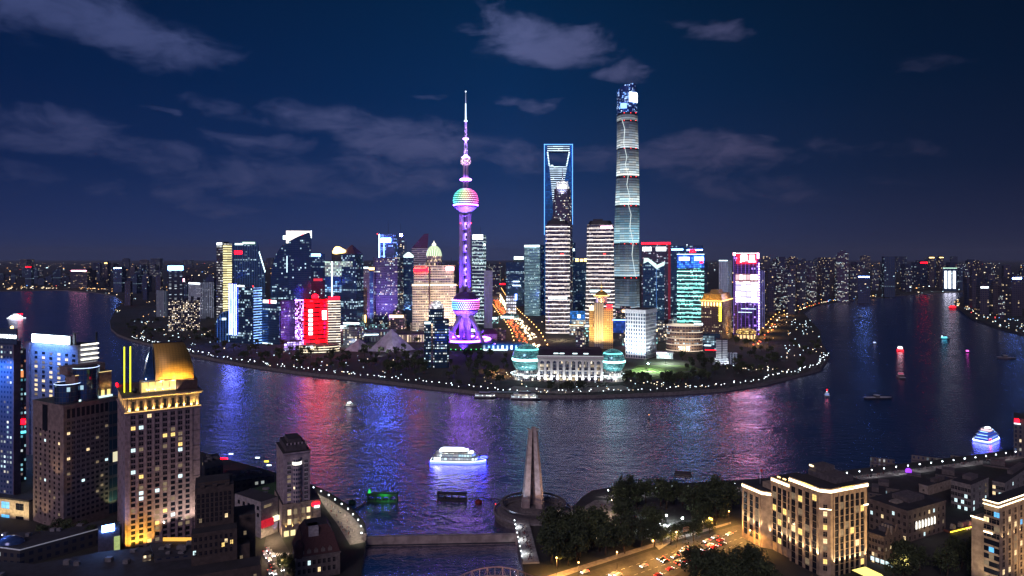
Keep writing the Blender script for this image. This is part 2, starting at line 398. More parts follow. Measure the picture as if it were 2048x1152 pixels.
# colours of things that give light
WHITE_SIGN = glow('white_sign_light', (.85, .95, 1), 2.6); BLUE_SIGN = glow('blue_white_sign_light', (.16, .36, 1), 24.0)
RED_SIGN = glow('red_sign_light', (1, .001, .006), 11.0); GOLD_SIGN = glow('gold_sign_light', (1, .65, .2), 4.0)
PINK_SIGN = glow('pink_white_sign_light', (1, .4, .55), 7); WARM = glow('warm_strip_light', (1, .72, .36), 3.0)
COOL = glow('cool_strip_light', (.7, .95, 1), 2.5); GREENW = glow('green_white_light', (.6, 1, .75), 1.3)
BLUE_LED = glow('blue_led', (.08, .16, 1), 14); VIOLET_LED = glow('violet_led', (.30, .06, 1), 30); RED_LED = glow('red_beacon', (1, .03, .03), 4)
YELLOW_LED = glow('yellow_led', (1, .85, .05), 3); CYAN_LED = glow('cyan_led', (.1, .8, 1), 2); GREEN_LED = glow('green_led', (.1, 1, .25), 1.5)
STEEL = mat('dark_steel', (.06, .065, .075), .45, .6); PALE = mat('pale_stone', (.45, .40, .36), .7); CREAM = mat('cream_stone', (.5, .42, .30), .7)
DKGLASS = mat('dark_glass', (.012, .018, .03), .12); WHITE_PAINT = mat('white_paint', (.75, .77, .8), .5)
CW, CC = (1, .74, .42), (.55, .85, 1)

# ------------------------------------------------------------------ the TV tower
def tv_tower():
    Y = 1268.; X = gx(931.5, Y); q = thing('television_tower', 'violet floodlit television tower with two large dotted spheres and a tall needle', 'TV tower', (X, Y, ZG))
    z = lambda py: gz(py, Y)-ZG
    vm = mat('violet_lit_concrete', (.50, .40, .66), .6, var=.08)
    def dots(name, top, bot, dot_hi, dot_lo, zc, r):
        m, t, b = new_mat(name)
        uv = t.n('ShaderNodeUVMap'); sp = t.n('ShaderNodeSeparateXYZ'); t.put(sp.inputs[0], uv.outputs[0]); u, v = sp.outputs[0], sp.outputs[1]
        ge = t.n('ShaderNodeTexCoord'); so = t.n('ShaderNodeSeparateXYZ'); t.put(so.inputs[0], ge.outputs['Object'])
        ang = t.M('ARCTAN2', so.outputs[0], t.M('MULTIPLY', so.outputs[1], -1)); hh = t.M('DIVIDE', t.M('SUBTRACT', so.outputs[2], zc), r)
        row = t.M('DIVIDE', v, 3.9); ir = t.M('FLOOR', row)
        cu = t.M('MULTIPLY_ADD', ang, 40/(2*PI), t.M('MULTIPLY', t.M('MODULO', ir, 2), .5))
        du = t.M('SUBTRACT', t.M('FRACT', cu), .5); dv = t.M('SUBTRACT', t.M('FRACT', row), .5)
        d = t.M('SQRT', t.M('ADD', t.M('POWER', du, 2), t.M('POWER', dv, 2)))
        on = t.M('MULTIPLY', t.M('LESS_THAN', d, .25), t.M('MULTIPLY', t.M('LESS_THAN', hh, dot_hi), t.M('GREATER_THAN', hh, dot_lo)))
        hue = t.ramp(t.M('MULTIPLY_ADD', t.M('SINE', ang), .5, .5), [(0, (.1, .9, 1)), (.22, (.2, 1, .5)), (.5, (1, .95, .45)), (.75, (1, .35, .5)), (1, (1, .1, .6))])
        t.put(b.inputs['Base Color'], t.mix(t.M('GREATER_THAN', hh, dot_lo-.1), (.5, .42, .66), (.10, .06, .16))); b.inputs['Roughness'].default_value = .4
        t.put(b.inputs['Emission Color'], hue); t.put(b.inputs['Emission Strength'], t.M('MULTIPLY', on, 4.0))
        return m
    mb = MB(); mb.lathe([(0, 0), (62, 0), (62, 5), (58, 6), (58, 9), (52, 12), (0, 12)], n=48, m=0); q_base = mb.build('base_podium', [mat('podium_dark', (.05, .06, .06), .5)], q)
    mb = MB(); mb.lathe([(44, 12.2), (46, 13.2), (46, 14.2), (44, 15)], n=48); mb.build('podium_ring_light', VIOLET_LED, q)
    mb = MB()
    for i in range(22): a = -PI+PI*i/21; mb.box(60.5*math.cos(a)-.7, 60.5*math.cos(a)+.7, 62.4*math.sin(a)-.5, 62.4*math.sin(a)+.5, 1.5, 3)
    tag(mb.build('podium_green_lights', GREEN_LED, q), kind='stuff')
    ct = [(8*math.cos(a), 8*math.sin(a)) for a in (R(200), R(320), R(80))]
    for cx, cy in ct: MB().tube((cx, cy, 0), (cx, cy, z(428)), 4.2, 4.2, 20).build('column', vm, q)
    zs = z(609)
    for a in (R(232), R(-48), R(95)):
        mb = MB(); p = (30*math.cos(a)*.45, 30*math.sin(a)*.45, zs-18); e = (56*math.cos(a), 56*math.sin(a), 2)
        mb.tube(p, e, 4.2, 4.0, 16); o = mb.build('slanted_leg', vm, q)
        MB().tube(tuple(Vector(p).lerp(Vector(e), .5)), tuple(Vector(p).lerp(Vector(e), .58)), 5.2, 5.2, 16).build('collar', vm, o)
    for sx in (-1, 1):
        MB().tube((sx*33, -6, 30), (sx*11, -2, 13), 2, 2, 10).build('brace', vm, q)
    rl, ru = 25.5, 23.5
    MB().ball((0, 0, zs), rl, 48, 32).build('lower_sphere', dots('lower_sphere_lights', 0, 0, .42, -.32, zs, rl), q)
    MB().lathe([(rl*1.0, zs+8.2), (rl*.985, zs+9.2)], n=48).build('lower_ring_light', VIOLET_LED, q)
    zu = z(401); MB().ball((0, 0, zu), ru, 48, 32).build('upper_sphere', dots('upper_sphere_lights', 0, 0, .92, -.42, zu, ru), q)
    MB().lathe([(ru*.93, zu-9.6), (ru*.98, zu-9.2), (ru*.98, zu-8.4), (ru*.93, zu-8)], n=48).build('upper_ring_light', VIOLET_LED, q)
    pod = glow('pod_light', (.36, .22, 1), 3.0)
    for py in (452, 474, 497, 520, 543, 566):
        zp = z(py+7); p = MB().lathe([(0, zp-1), (7.5, zp-1), (7.5, zp+1.2), (0, zp+1.2)], n=16).build('platform', vm, q)
        MB().box(-1.6, 4.8, -6, 5, zp+1.3, zp+13).build('lit_cabin', pod, q)
        MB().box(-.2, 3.4, -6.3, -6.02, zp+2.5, zp+8.5).build('cabin_window', DKGLASS, q)
    for py in (424, 433): MB().lathe([(0, z(py)), (9, z(py)), (9, z(py)+1.5), (0, z(py)+1.5)], n=20).build('deck', vm, q)
    for px, py in ((922, 447), (933, 447), (943, 447)): MB().ball((gx(px, Y)-X, -13, z(py)), 1.1, 8, 6).build('beacon', RED_LED, q)
    # shaft above the upper sphere, small sphere, needle
    for a in range(4): MB().tube((4.2*math.cos(a*PI/2+.7), 4.2*math.sin(a*PI/2+.7), zu+ru-2), (3.8*math.cos(a*PI/2+.7), 3.8*math.sin(a*PI/2+.7), z(331)), 2.0, 1.8, 12).build('shaft', vm, q)
    MB().lathe([(0, z(361)), (10, z(361)), (11, z(359)), (9, z(357)), (0, z(357))], n=24).build('ring_deck', glow('ring_deck_light', (.55, .2, 1), 9), q)
    MB().lathe([(0, z(330)), (6, z(330)), (9, z(327)), (9.6, z(323)), (9, z(318)), (6, z(315)), (0, z(315))], n=24).build('small_sphere', facade('small_sphere_lights', (.5, .4, .6), (.2, .2, .3), 2.4, 4, .2, (.1, .1), 1.2, 0, 2.4, ((1, .8, .6), (.9, .4, 1)), clus=False), q)
    MB().lathe([(0, z(315)), (8, z(315)), (4, z(312)), (2.6, z(309)), (0, z(309))], n=20).build('top_lantern', glow('lantern_light', (.5, .3, 1), 8), q)
    pm = facade('needle_lights', (.35, .3, .5), (.3, .3, .6), 1.5, 3, .05, (.1, .1), .6, 0, 2.2, ((.35, .2, 1), (.55, .3, 1)), clus=False)
    MB().lathe([(3.4, z(310)), (3.0, z(279)), (2.8, z(279))], n=12, vz=True).build('needle_base', pm, q)
    MB().lathe([(0, z(279)), (5.2, z(279)), (5.2, z(276.5)), (0, z(276.5))], n=16).build('needle_deck', glow('needle_deck_light', (.4, .2, 1), 9), q)
    MB().lathe([(2.3, z(276)), (1.9, z(243))], n=10, vz=True).build('needle_middle', pm, q)
    MB().lathe([(0, z(243)), (3, z(243)), (3, z(241)), (0, z(241))], n=12).build('needle_collar', COOL, q)
    MB().tube((0, 0, z(241)), (0, 0, z(207)), 1.5, 1.1, 8).build('needle_tip', glow('needle_tip_light', (.7, .85, 1), 1.3), q)
    MB().tube((0, 0, z(207)), (0, 0, z(184)), .7, .35, 6).build('lightning_rod', glow('rod_light', (.7, .8, 1), .35), q)
    MB().ball((0, 0, z(183)), 1.1, 8, 6).build('tip_light', WHITE_SIGN, q)
    # violet floodlights on the podium and decks, all aimed at the tower
    vc = (.13, .035, 1.05)
    def spot(p, e, w, c, size): lamp('floodlight', q, p, w, c, .5, 'SPOT', (Vector(e)-Vector(p)).to_track_quat('-Z', 'Y').to_euler(), size, .7)
    for a in (R(225), R(270), R(315)):
        c, d = math.cos(a), math.sin(a)
        spot((70*c, 70*d, 4), (0, 0, 40), 330000, vc, 70); spot((75*c, 75*d, 4), (0, 0, 150), 2300000, vc, 40)
        spot((80*c, 80*d, 4), (0, 0, 215), 1900000, vc, 30); spot((80*c, 80*d, 4), (0, 0, 330), 1500000, vc, 14)
    spot((8, -34, zu-60), (0, 0, zu-14), 110000, (.65, .5, 1), 70); spot((6, -40, zs-50), (0, 0, zs-14), 40000, (.6, .45, 1), 80)
tv_tower()

# ------------------------------------------------------------------ the three super-tall towers
def twisted_tower():
    Y = 1881.; q = thing('twisted_skyscraper', 'tallest tapering skyscraper with twisting glass skin and bright screen near its top', 'skyscraper', (gx(1254, Y), Y, ZG))
    z = lambda py: gz(py, Y)-ZG; s = Y/F
    def m_(name, lit, lo, hi, es): return facade(name, (.05, .07, .09), (.04, .06, .08), 4.5, 5.6, .06, (.32, .08), .75, .05, es, (lo, hi), zones=None, rough=.15, clus=True, seed=len(name))
    zone_edges = [640, 553, 486, 411, 354, 298, 243, 228]
    def half(py): return 27 if py > 560 else 27-(560-py)/(560-170)*7.3
    def ring(py, k=1.0):
        r = half(py)*s; ph = R(30)+(640-py)/465*R(120); P = []
        for i in range(48):
            a = 2*PI*i/48; rr = r*(1+.07*math.cos(3*(a-ph))); dd = (a-ph+PI/2+PI) % (2*PI)-PI
            rr *= 1-.11*math.exp(-(dd/.13)**2)
            P.append((k*rr*math.cos(a)*.97, k*rr*math.sin(a)*.97))
        return P
    cols = [((.45, .72, 1), (.8, .95, 1)), ((.45, .78, 1), (.85, 1, 1)), ((.35, .8, 1), (.7, .97, 1)), ((.6, .9, 1), (.95, 1, .9)), ((.7, .92, 1), (1, 1, .86)), ((.7, .88, 1), (.95, .97, .9))]
    for i in range(7):
        a, b = zone_edges[i], zone_edges[i+1]; H0 = z(a); HH = z(b)-z(a)
        zm = facade('zone_glow_%d' % i, (.06, .08, .10), (.05, .07, .09), 9, 6.6, .01, (.22, .03), (.85, .85, .9, .95, .95, .8, .8)[i], .10, (.62, .66, .95, 1.05, 1.0, .8, .5)[i], cols[min(i, 5)], zones=(H0, HH), rough=.15, seed=i+2, clus=False)
        mb = MB(); n = max(2, int((a-b)/7))
        for k in range(n):
            p0 = a+(b+4-a)*k/n; p1 = a+(b+4-a)*(k+1)/n; mb.prism(ring(p0), z(p0), z(p1), ring(p1), m=0, cap=False, smooth=True)
        mb.build('glass_zone', zm, q)
        MB().prism(ring(b+4, .985), z(b+4), z(b), ring(b, .985), m=0, mt=0).build('refuge_floor', mat('refuge_floor_dark', (.03, .03, .04), .5), q)
        for px in (-9, 4, 14):
            MB().ball((px*s, -half(b)*s*1.0, z(b+2)), 1.0, 8, 6).build('beacon', RED_LED, q)
    cr = facade('crown_glass', (.02, .05, .14), (.02, .05, .2), 3, 4, .05, (.1, .1), .22, 0, 1.6, ((.1, .3, 1), (.5, .7, 1)), seed=4, rough=.15)
    mb = MB(); mb.prism(ring(228), z(228), z(185), ring(185), m=0, cap=False, smooth=True); R1 = ring(185); tp = ring(173)
    for i in range(48):
        a, b = R1[i], R1[(i+1) % 48]; f = lambda i: z(177)-(6 if i % 48 < 12 else 0)+9*math.sin(2*PI*i/48+2.4)
        j = i+1
        mb.face([(*a, z(185)), (*b, z(185)), (*tp[j % 48], f(j)), (*tp[i], f(i))], [(i*4, z(185)), (i*4+4, z(185)), (i*4+4, f(j)), (i*4, f(i))], 0, True)
    mb.prism(ring(190), z(190), z(189.5), m=0, mt=0)
    mb.build('crown', cr, q)
    scr = MB(); r = half(195)*s+.6; pts = []
    for k in range(9): a = R(-88)+R(62)*k/8; pts.append((r*1.04*math.cos(a), r*1.04*math.sin(a)))
    for k in range(8): scr.face([(*pts[k], z(208)), (*pts[k+1], z(208)), (*pts[k+1], z(189)), (*pts[k], z(189))]); scr.face([(*[c*.97 for c in pts[k+1]], z(208)), (*[c*.97 for c in pts[k]], z(208)), (*[c*.97 for c in pts[k]], z(189)), (*[c*.97 for c in pts[k+1]], z(189))])
    scr.build('bright_screen', glow('white_blue_screen', (.7, .85, 1), 5), q)
    MB().box(-16*s, -4*s, -r*1.06, -r*.9, z(221), z(211)).build('side_screen', glow('blue_screen', (.2, .4, 1), 2.2), q)
    # bright zig-zag seam running down the notch
    mb = MB()
    ys = [243, 262, 290, 318, 332, 354, 372, 398, 411, 430, 455, 486, 510, 553]
    for i in range(len(ys)-1):
        f = lambda y, k: ((-12+(y-243)/310*22+(2.5 if k % 2 else -1.5))*s, -half(y)*s*1.0-.8, z(y))
        mb.bar(f(ys[i], i), f(ys[i+1], i+1), 1.6, 1.0)
    mb.build('seam_light', glow('seam_white', (.85, 1, .95), .75), q)
twisted_tower()

def opener_tower():
    Y = 1990.; s = Y/F; q = thing('bottle_opener_skyscraper', 'blue edged slab skyscraper with a trapezoid opening at the top', 'skyscraper', (gx(1115.5, Y), Y, ZG))
    z = lambda py: gz(py, Y)-ZG; x = lambda px: (px-1115.5)*s
    gm = facade('blue_glass_slab', (.02, .09, .22), (.02, .10, .26), 6, 4.2, .04, (.15, .1), .85, .01, .16, ((.02, .22, 1), (.05, .35, 1)), seed=11, rough=.12, clus=False)
    out = [(x(1088.5), 0), (x(1142.5), 0), (x(1142.5), z(291)), (x(1088.5), z(291))]
    mb = MB()
    mb.slab([(x(1088.5), 0), (x(1143), 0), (x(1143), z(334)), (x(1088.5), z(334))], -26, 26)
    mb.build('body', gm, q)
    MB().slab([(x(1088.5), z(334)), (x(1097.5), z(334)), (x(1094), z(304)), (x(1094), z(291)), (x(1088.5), z(291))], -14, 14).build('pylon', gm, q)
    MB().slab([(x(1143), z(334)), (x(1133), z(334)), (x(1138.5), z(304)), (x(1138.5), z(291)), (x(1143), z(291))], -14, 14).build('pylon', gm, q)
    bm = facade('white_line_glass', (.01, .03, .07), (.01, .02, .05), 4, 5, .1, (.3, .1), .05, 0, .6, band=(6.0, .33, (.62, .82, 1), 1.6), seed=3)
    MB().slab([(x(1094), z(304)), (x(1138.5), z(304)), (x(1138.5), z(291)), (x(1094), z(291))], -14, 14).build('top_bridge', bm, q)
    MB().slab([(x(1097.5), z(334)), (x(1133), z(334)), (x(1120), z(405)), (x(1105.5), z(415))], -27.5, -26.2).build('lit_facet', bm, q)
    for a, b in (((1094.5, 305), (1098, 333)), ((1138, 305), (1132.5, 333))):
        mb = MB()
        for k in range(9): f = (k+.5)/9; px = a[0]+(b[0]-a[0])*f; py = a[1]+(b[1]-a[1])*f; mb.box(x(px)-1.6, x(px)+1.6, -15, -13, z(py)-.9, z(py)+.9)
        tag(mb.build('edge_light_strip', COOL, q), kind='stuff')
    for a, b in (((1088, 291), (1088, 470)), ((1143.4, 291), (1143.4, 450)), ((1087.5, 290.5), (1144, 290.5))):
        MB().bar((x(a[0]), -14.5 if a[1] == b[1] else -26.5, z(a[1])), (x(b[0]), -14.5 if a[1] == b[1] else -26.5, z(b[1])), 1.5, 1.5).build('blue_edge_light', glow('blue_edge', (.1, .35, 1), 2.2), q)
    MB().box(x(1101), x(1106), -12, -8, z(334)+.1, z(333)+2.5).build('deck_light', COOL, q)
opener_tower()

def pagoda_tower():
    Y = 1860.; s = Y/F; q = thing('pagoda_skyscraper', 'dark stepped skyscraper with a white floodlit pagoda crown and spire', 'skyscraper', (gx(1125, Y), Y, ZG), R(-8))
    z = lambda py: gz(py, Y)-ZG
    m = facade('pagoda_wall', (.10, .08, .13), (.03, .03, .05), 3.2, 4, .25, (.3, .2), .16, 0, 1.8, (CW, CC), seed=21)
    def octo(h, c=.3): return [(-h+c*h, -h), (h-c*h, -h), (h, -h+c*h), (h, h-c*h), (h-c*h, h), (-h+c*h, h), (-h, h-c*h), (-h, -h+c*h)]
    for i, (a, b, hw) in enumerate(((700, 480, 20), (480, 430, 19), (430, 398, 18), (398, 379, 16))): MB().prism(octo(hw*s), z(a) if i else 0, z(b)).build('tier', [m, ROOF], q)
    cr = facade('pagoda_crown_wall', (.6, .6, .62), (.5, .5, .55), 3, 3.2, .1, (.2, .05), 1.5, 0, .8, ((.85, .9, 1), (1, .98, .9)), clus=False, seed=5)
    for a, b, hw in ((379, 374, 13), (374, 369, 11), (369, 365.5, 9), (365.5, 362.5, 6)):
        MB().prism(octo(hw*s), z(a), z(b), octo(hw*s*1.05)).build('crown_tier', [cr, cr], q)
    for sx, px in ((-1, 10), (1, 10)):
        MB().box(sx*px*s-2, sx*px*s+2, -12*s, -12*s+4, z(376), z(364)).build('crown_fin', cr, q)
    MB().tube((0, 0, z(362.5)), (0, 0, z(335)), 2.2, .3, 8).build('spire', mat('spire_metal', (.4, .42, .5), .3, .8), q)
    lamp('crown_floodlight', q, (0, -34*s, z(384)), 85000, (.9, .95, 1), 1, 'SPOT', (R(105), 0, 0), 70)
    MB().box(16*s, 17.5*s, -20*s, -18*s, 100, z(400)).build('corner_pier', m, q)
pagoda_tower()

# ------------------------------------------------------------------ the big towers in front
def banded_tower(label, x0, x1, yt, yb, Y, flare, seed, sign):
    T = Tower('office_tower', label, x0, x1, yt, Y, d=46)
    bm = facade('white_slab_lines_%d' % seed, (.16, .14, .14), (.06, .055, .06), 2.4, 4.4, .06, (.3, .1), .9, .05, .34, ((1, .78, .64), (.75, .78, 1)), band=(8.8, .17, (1, .88, .8), 1.7), seed=seed, rough=.2)
    def rr(w, d, c=9):
        P = []
        for sx, sy, a0 in ((1, -1, -90), (1, 1, 0), (-1, 1, 90), (-1, -1, 180)):
            for k in range(5): a = R(a0+90*k/4); P.append((sx*(w-c)+c*math.cos(a), sy*(d-c)+c*math.sin(a)))
        return P[-5:]+P[:-5]
    mb = MB(); n = 6; h = T.h
    for k in range(n):
        f0, f1 = k/n, (k+1)/n; w0 = T.hw*(1+flare*(1-f0)**1.5*(1 if True else 0)); w1 = T.hw*(1+flare*(1-f1)**1.5)
        mb.prism(rr(w0, T.hd), f0*h, f1*h, rr(w1, T.hd), cap=k == n-1, smooth=False)
    T.part('body', mb, [bm, ROOF])
    mb = MB(); mb.prism(rr(T.hw*.94, T.hd*.9), h, h+9, rr(T.hw*.8, T.hd*.7)); c = T.part('roof_crown', mb, [STEEL, ROOF])
    if sign: T.front('roof_sign', *sign, PINK_SIGN)
    mb = MB(); mb.box(-T.hw*.55, T.hw*.2, -T.hd*.5, T.hd*.4, h+9, h+13); T.part('plant_room', mb, STEEL)
    T.front('red_logo', (x0+x1)/2+6, (x0+x1)/2+11, yt+58, yt+60, RED_LED); 
    T.front('bright_floor', x0+6, x1-6, yb-70, yb-66, COOL)
    return T
banded_tower('tall slim office tower of white lit floor lines, flat topped, left of its wider twin', 1091, 1140, 449, 664, 1490, .0, 1, None)
banded_tower('wider office tower of white lit floor lines with a pink sign at its shoulder', 1174, 1227, 449, 650, 1560, .18, 2, (1201, 1224, 452, 457))

def expo_hall():
    """white columned hall between two glass globes"""
    Y = 905.; q = thing('convention_hall', 'floodlit white columned convention hall set between two glass globes', 'convention hall', (gx(1140, Y), Y, ZG), R(-4))
    x = lambda px: (px-1140)/F*Y; z = lambda py: gz(py, Y)-ZG
    hw0, hw1 = x(1078), x(1203); zt = z(712); st = mat('white_hall_stone', (.62, .62, .6), .6, var=.1)
    MB().box(hw0, hw1, 1.5, 60, 0, zt-1).build('wall', facade('hall_windows', (.2, .2, .2), (.03, .035, .045), 2.4, 4.5, .1, (.2, .1), .45, 0, .9, ((1, .75, .4), (1, .9, .7)), seed=7), q)
    n = 11; sp = (hw1-hw0)/(n-1)
    for i in range(n):
        cx = hw0+sp*i
        c = MB().box(cx-1.6, cx+1.6, -1.6, 1.4, 0, zt-4.2).build('column', st, q)
        MB().box(cx-2.1, cx+2.1, -2.1, 1.4, zt-4.2, zt-3.2).build('capital', st, c)
    for i in range(n-1):
        cx = hw0+sp*(i+.5); r = (sp-3.2)/2; P = [(cx-sp/2+1.6, zt-3.2), (cx-sp/2+1.6, zt-9)]
        P += [(cx-r*math.cos(PI*k/10), zt-9+r*math.sin(PI*k/10)) for k in range(11)]+[(cx+sp/2-1.6, zt-3.2)]
        MB().slab(P, -.6, 1.2).build('arch', st, q)
        MB().box(cx-r, cx+r, -.2, 1.2, 13.5, 14.6).build('spandrel', st, q)
        MB().box(cx-r, cx+r, -.2, 1.2, 6.5, 7.4).build('spandrel', st, q)
    MB().box(hw0-2.5, hw1+2.5, -3.2, 62, zt-3.1, zt).build('cornice', st, q)
    MB().box(hw0-2, hw1+2, -2.8, -2.4, zt+.05, zt+.6).build('cornice_light', mat('dim_strip', (.3, .3, .3), .5, 0, (.9, .95, 1), .5), q)
    rf = mat('hall_roof', (.05, .035, .05), .8, scale=.1)
    mb = MB(); mb.slab([(-2, zt+.1), (62, zt+.1), (52, zt+6), (20, zt+6.5)], hw0-1, hw1+1)
    for i, v in enumerate(mb.v): mb.v[i] = (v[1], v[0], v[2])
    for f in mb.f: f.reverse()
    for u in mb.uv: u.reverse()
    mb.build('roof', rf, q)
    for px in (1112, 1124, 1150, 1172): MB().box(x(px)-3, x(px)+3, 4, 6, zt+2.2, zt+3.0).build('roof_light', COOL, q)
    gl = facade('globe_glass', (.16, .42, .42), (.05, .18, .2), 1.9, 1.9, .14, (.14, .14), .85, .03, .42, ((.15, .95, .9), (.5, 1, .95)), seed=13, rough=.1, wrough=.3, clus=False)
    for px, py, rp in ((1052.5, 722, 30.5), (1227, 724, 24.5)):
        gxp = x(px); r = rp/F*Y; zc = z(py); cy = r-2
        MB().lathe([(r*math.sin(PI*i/36), zc-r*math.cos(PI*i/36)) for i in range(7, 37)], gxp, cy, 48).build('glass_globe', gl, q)
        MB().lathe([(r*1.012*math.sin(a), zc-r*1.012*math.cos(a)) for a in (R(86), R(89), R(92), R(95))], gxp, cy, 48).build('lit_belt', glow('belt_white', (.45, 1, .97), 4), q)
        MB().lathe([(r*1.012*math.sin(a), zc-r*1.012*math.cos(a)) for a in (R(128), R(131), R(134))], gxp, cy, 48).build('lit_belt', glow('belt_teal', (.2, 1, .95), 1.6), q)
        MB().lathe([(r*.98, 0), (r*.98, 6.2), (r*1.06, 6.4), (r*1.06, 7.6), (r*.80, 7.9), (r*.74, 12.8), (0, 12.9)], gxp, cy, 48, smooth=False).build('globe_base', facade('globe_base_windows', (.55, .55, .52), (.05, .05, .05), 3, 4, .2, (.2, .1), .7, 0, 1.6, ((1, .9, .7), (.9, 1, 1)), seed=8), q)
        MB().lathe([(r*1.07, 7.7), (r*1.10, 7.9), (r*1.07, 8.2)], gxp, cy, 48).build('base_rim_light', COOL, q)
    for i in range(n):
        lamp('uplight', q, (hw0+sp*i, -5.5, .5), 9000, (.92, .97, 1), .3, 'SPOT', (R(152), 0, 0), 80, .8)
    for px in (1034, 1052, 1072, 1214, 1230, 1244): lamp('uplight', q, (x(px), -8, 2), 8000, (.85, 1, .97), .3, 'SPOT', (R(140), 0, 0), 90, .8)
expo_hall()
# ------------------------------------------------------------------ towers of the far bank, from left to right
def flood(T, xs, dist, zl, target, power, col, size=70, r=.4, y=None, name='floodlight', root=None):
    for x in xs:
        p = Vector((x, (y if y is not None else -T.hd)-dist, zl)); e = Vector((x, (y if y is not None else -T.hd), target))
        q = (e-p).to_track_quat('-Z', 'Y').to_euler()
        lamp(name, root or T.root, p, power, col, r, 'SPOT', q, size, .8)
def outline(T, pts, m, name='body', y0=None, y1=None, roof=None):
    mb = MB(); mb.slab([(T.lx(px), max(0, T.z(py))) for px, py in pts], -T.hd if y0 is None else y0, T.hd if y1 is None else y1, 0, 0)
    return T.part(name, mb, [m])
def mast(T, px, py0, py1, y=0, r=.5, name='mast'):
    return T.part(name, MB().tube((T.lx(px), y, T.z(py0)), (T.lx(px), y, T.z(py1)), r, r*.4, 6), STEEL)

# lone towers at the left end
T = Tower('apartment_tower', 'broad dark apartment block dotted with warm windows near the left bend of the far bank', 337, 400, 602, 1540, facade('apartments_warm', (.05, .05, .065), (.03, .03, .04), 3.2, 3.4, .25, (.3, .2), .5, 0, 1.7, (CW, (1, .9, .8)), seed=31, clus=False), d=20)
for i in range(5): T.part('roof_block', MB().box(-T.hw+6+i*13, -T.hw+12+i*13, -4, 4, T.h, T.h+(5, 9, 6, 10, 7)[i]), STEEL)
T = Tower('office_tower', 'pale tower wrapped in a white diagonal lattice beside the apartment block', 377, 428, 565, 1850, facade('lattice_tower_wall', (.30, .32, .38), (.05, .06, .08), 3.4, 3.6, .25, (.25, .25), .22, 0, .5, ((.8, .85, 1), (.9, .9, 1)), vband=(5, .18, (.6, .7, 1), .28), seed=32), xc=402, t=40)
T.front('roof_sign', 378, 400, 566, 569, WHITE_SIGN)
T = Tower('office_tower', 'slim tower with a wide blue white sign along its roof edge', 335, 366, 533, 2280, facade('slim_tower_wall', (.05, .06, .1), (.03, .04, .07), 16, 4, .3, (.35, .3), .55, 0, 1.0, ((.6, .8, 1), (.9, .95, 1)), seed=33), d=26)
T.front('roof_sign', 336, 366, 532, 540, BLUE_SIGN); T.part('plant_room', MB().box(-T.hw*.6, T.hw*.6, -5, 5, T.h, T.h+5), STEEL)
T = Tower('office_tower', 'grey ribbed mid rise left of the slim sign tower', 313, 336, 581, 1900, facade('grey_ribs', (.2, .22, .26), (.04, .05, .07), 4, 3.6, .3, (.1, .1), .05, 0, .6, (CC, CW), vband=(4, .2, (.5, .6, .8), .18), seed=34), xc=328, t=30)
T.part('plant_room', MB().box(-4, 6, -4, 4, T.h, T.h+4), STEEL)
T = Tower('office_tower', 'grey tower with a small pink beacon behind the slim sign tower', 364, 385, 566, 2300, facade('grey_ribs_b', (.16, .17, .24), (.05, .05, .08), 4, 3.6, .3, (.1, .1), .08, 0, .7, (CC, CW), seed=35), d=30)
T.front('roof_beacon', 366, 369, 557, 563, PINK_SIGN)
# yellow lit tower and its darker neighbour
T = Tower('office_tower', 'tall narrow tower with one face glowing in pale yellow bands', 433, 464, 487, 1850, facade('yellow_tower_side', (.1, .1, .11), (.04, .04, .05), 9, 7, .1, (.35, .3), .75, 0, .8, ((.9, .95, 1), (1, .95, .85)), seed=36, clus=False), xc=445, t=38)
T.right('lit_facade', 446, 463, 491, 650, facade('yellow_bands', (.3, .27, .12), (.1, .09, .05), 3, 6.4, .05, (.05, .05), .1, 0, .5, ((1, .9, .5), (1, .9, .5)), band=(6.4, .55, (1, .87, .42), 1.25), seed=36))
T.front('roof_sign', 434, 444, 485, 490, WHITE_SIGN); T.part('plant_room', MB().box(-T.hw*.7, T.hw*.7, -T.hd*.6, T.hd*.6, T.h, T.h+5), STEEL)
DG = lambda n, s, fr=.12, ff=.04, es=1.2, **k: facade(n, (.03, .06, .11), (.012, .045, .09), 3.2, 4.2, .08, (.22, .1), fr*.8, ff*.8, es*.62, (CC, (.6, .85, 1)), seed=s, rough=.12, **k)
T = Tower('office_tower', 'dark glass tower with a red sign and a stepped glowing right shoulder', 466, 532, 484, 1840, None, d=40, n_body=False)
outline(T, [(466, 660), (466, 486), (480, 484), (516, 484), (518, 500), (526, 525), (531, 545), (532, 660)], DG('dark_glass_a', 41, .1, .05, 1.1, vband=(6, .16, (.2, .35, .8), .16)))
T.front('roof_sign', 485, 510, 484, 488, GREENW); T.front('red_sign', 469, 484, 502, 508, RED_SIGN); T.front('green_sign', 470, 486, 487, 490, COOL)
mb = MB()
for k in range(9): px = 518+k*1.4; py = 503+k*4.6; mb.box(T.lx(px), T.lx(px+1.6), -T.hd-.9, -T.hd-.1, T.z(py+5), T.z(py))
T.part('shoulder_lights', mb, COOL)
T = Tower('office_tower', 'dark blue tower striped with upright blue lights on its left edge', 459, 524, 575, 1300, DG('blue_line_tower', 42, .28, 0, 1.5), xc=506, t=25)
T.front('blue_light_panel', 459, 476, 569, 672, facade('blue_uprights', (.03, .04, .12), (.02, .02, .1), 3, 4, .1, (.1, .1), .1, 0, .6, (CC, CC), vband=(4.4, .36, (.12, .17, 1), 18), seed=6))
T.right('lit_side', 507, 523, 576, 688, facade('blue_side_lines', (.05, .08, .14), (.02, .04, .08), 3, 4, .1, (.1, .1), .2, 0, .8, (CC, CC), band=(5, .3, (.2, .4, 1), 2.4), seed=6))
T.front('roof_sign', 476, 489, 571, 574, WHITE_SIGN); T.part('beacon', MB().ball((T.hw-2, -T.hd+2, T.h+2), 1.2, 8, 6), RED_LED)
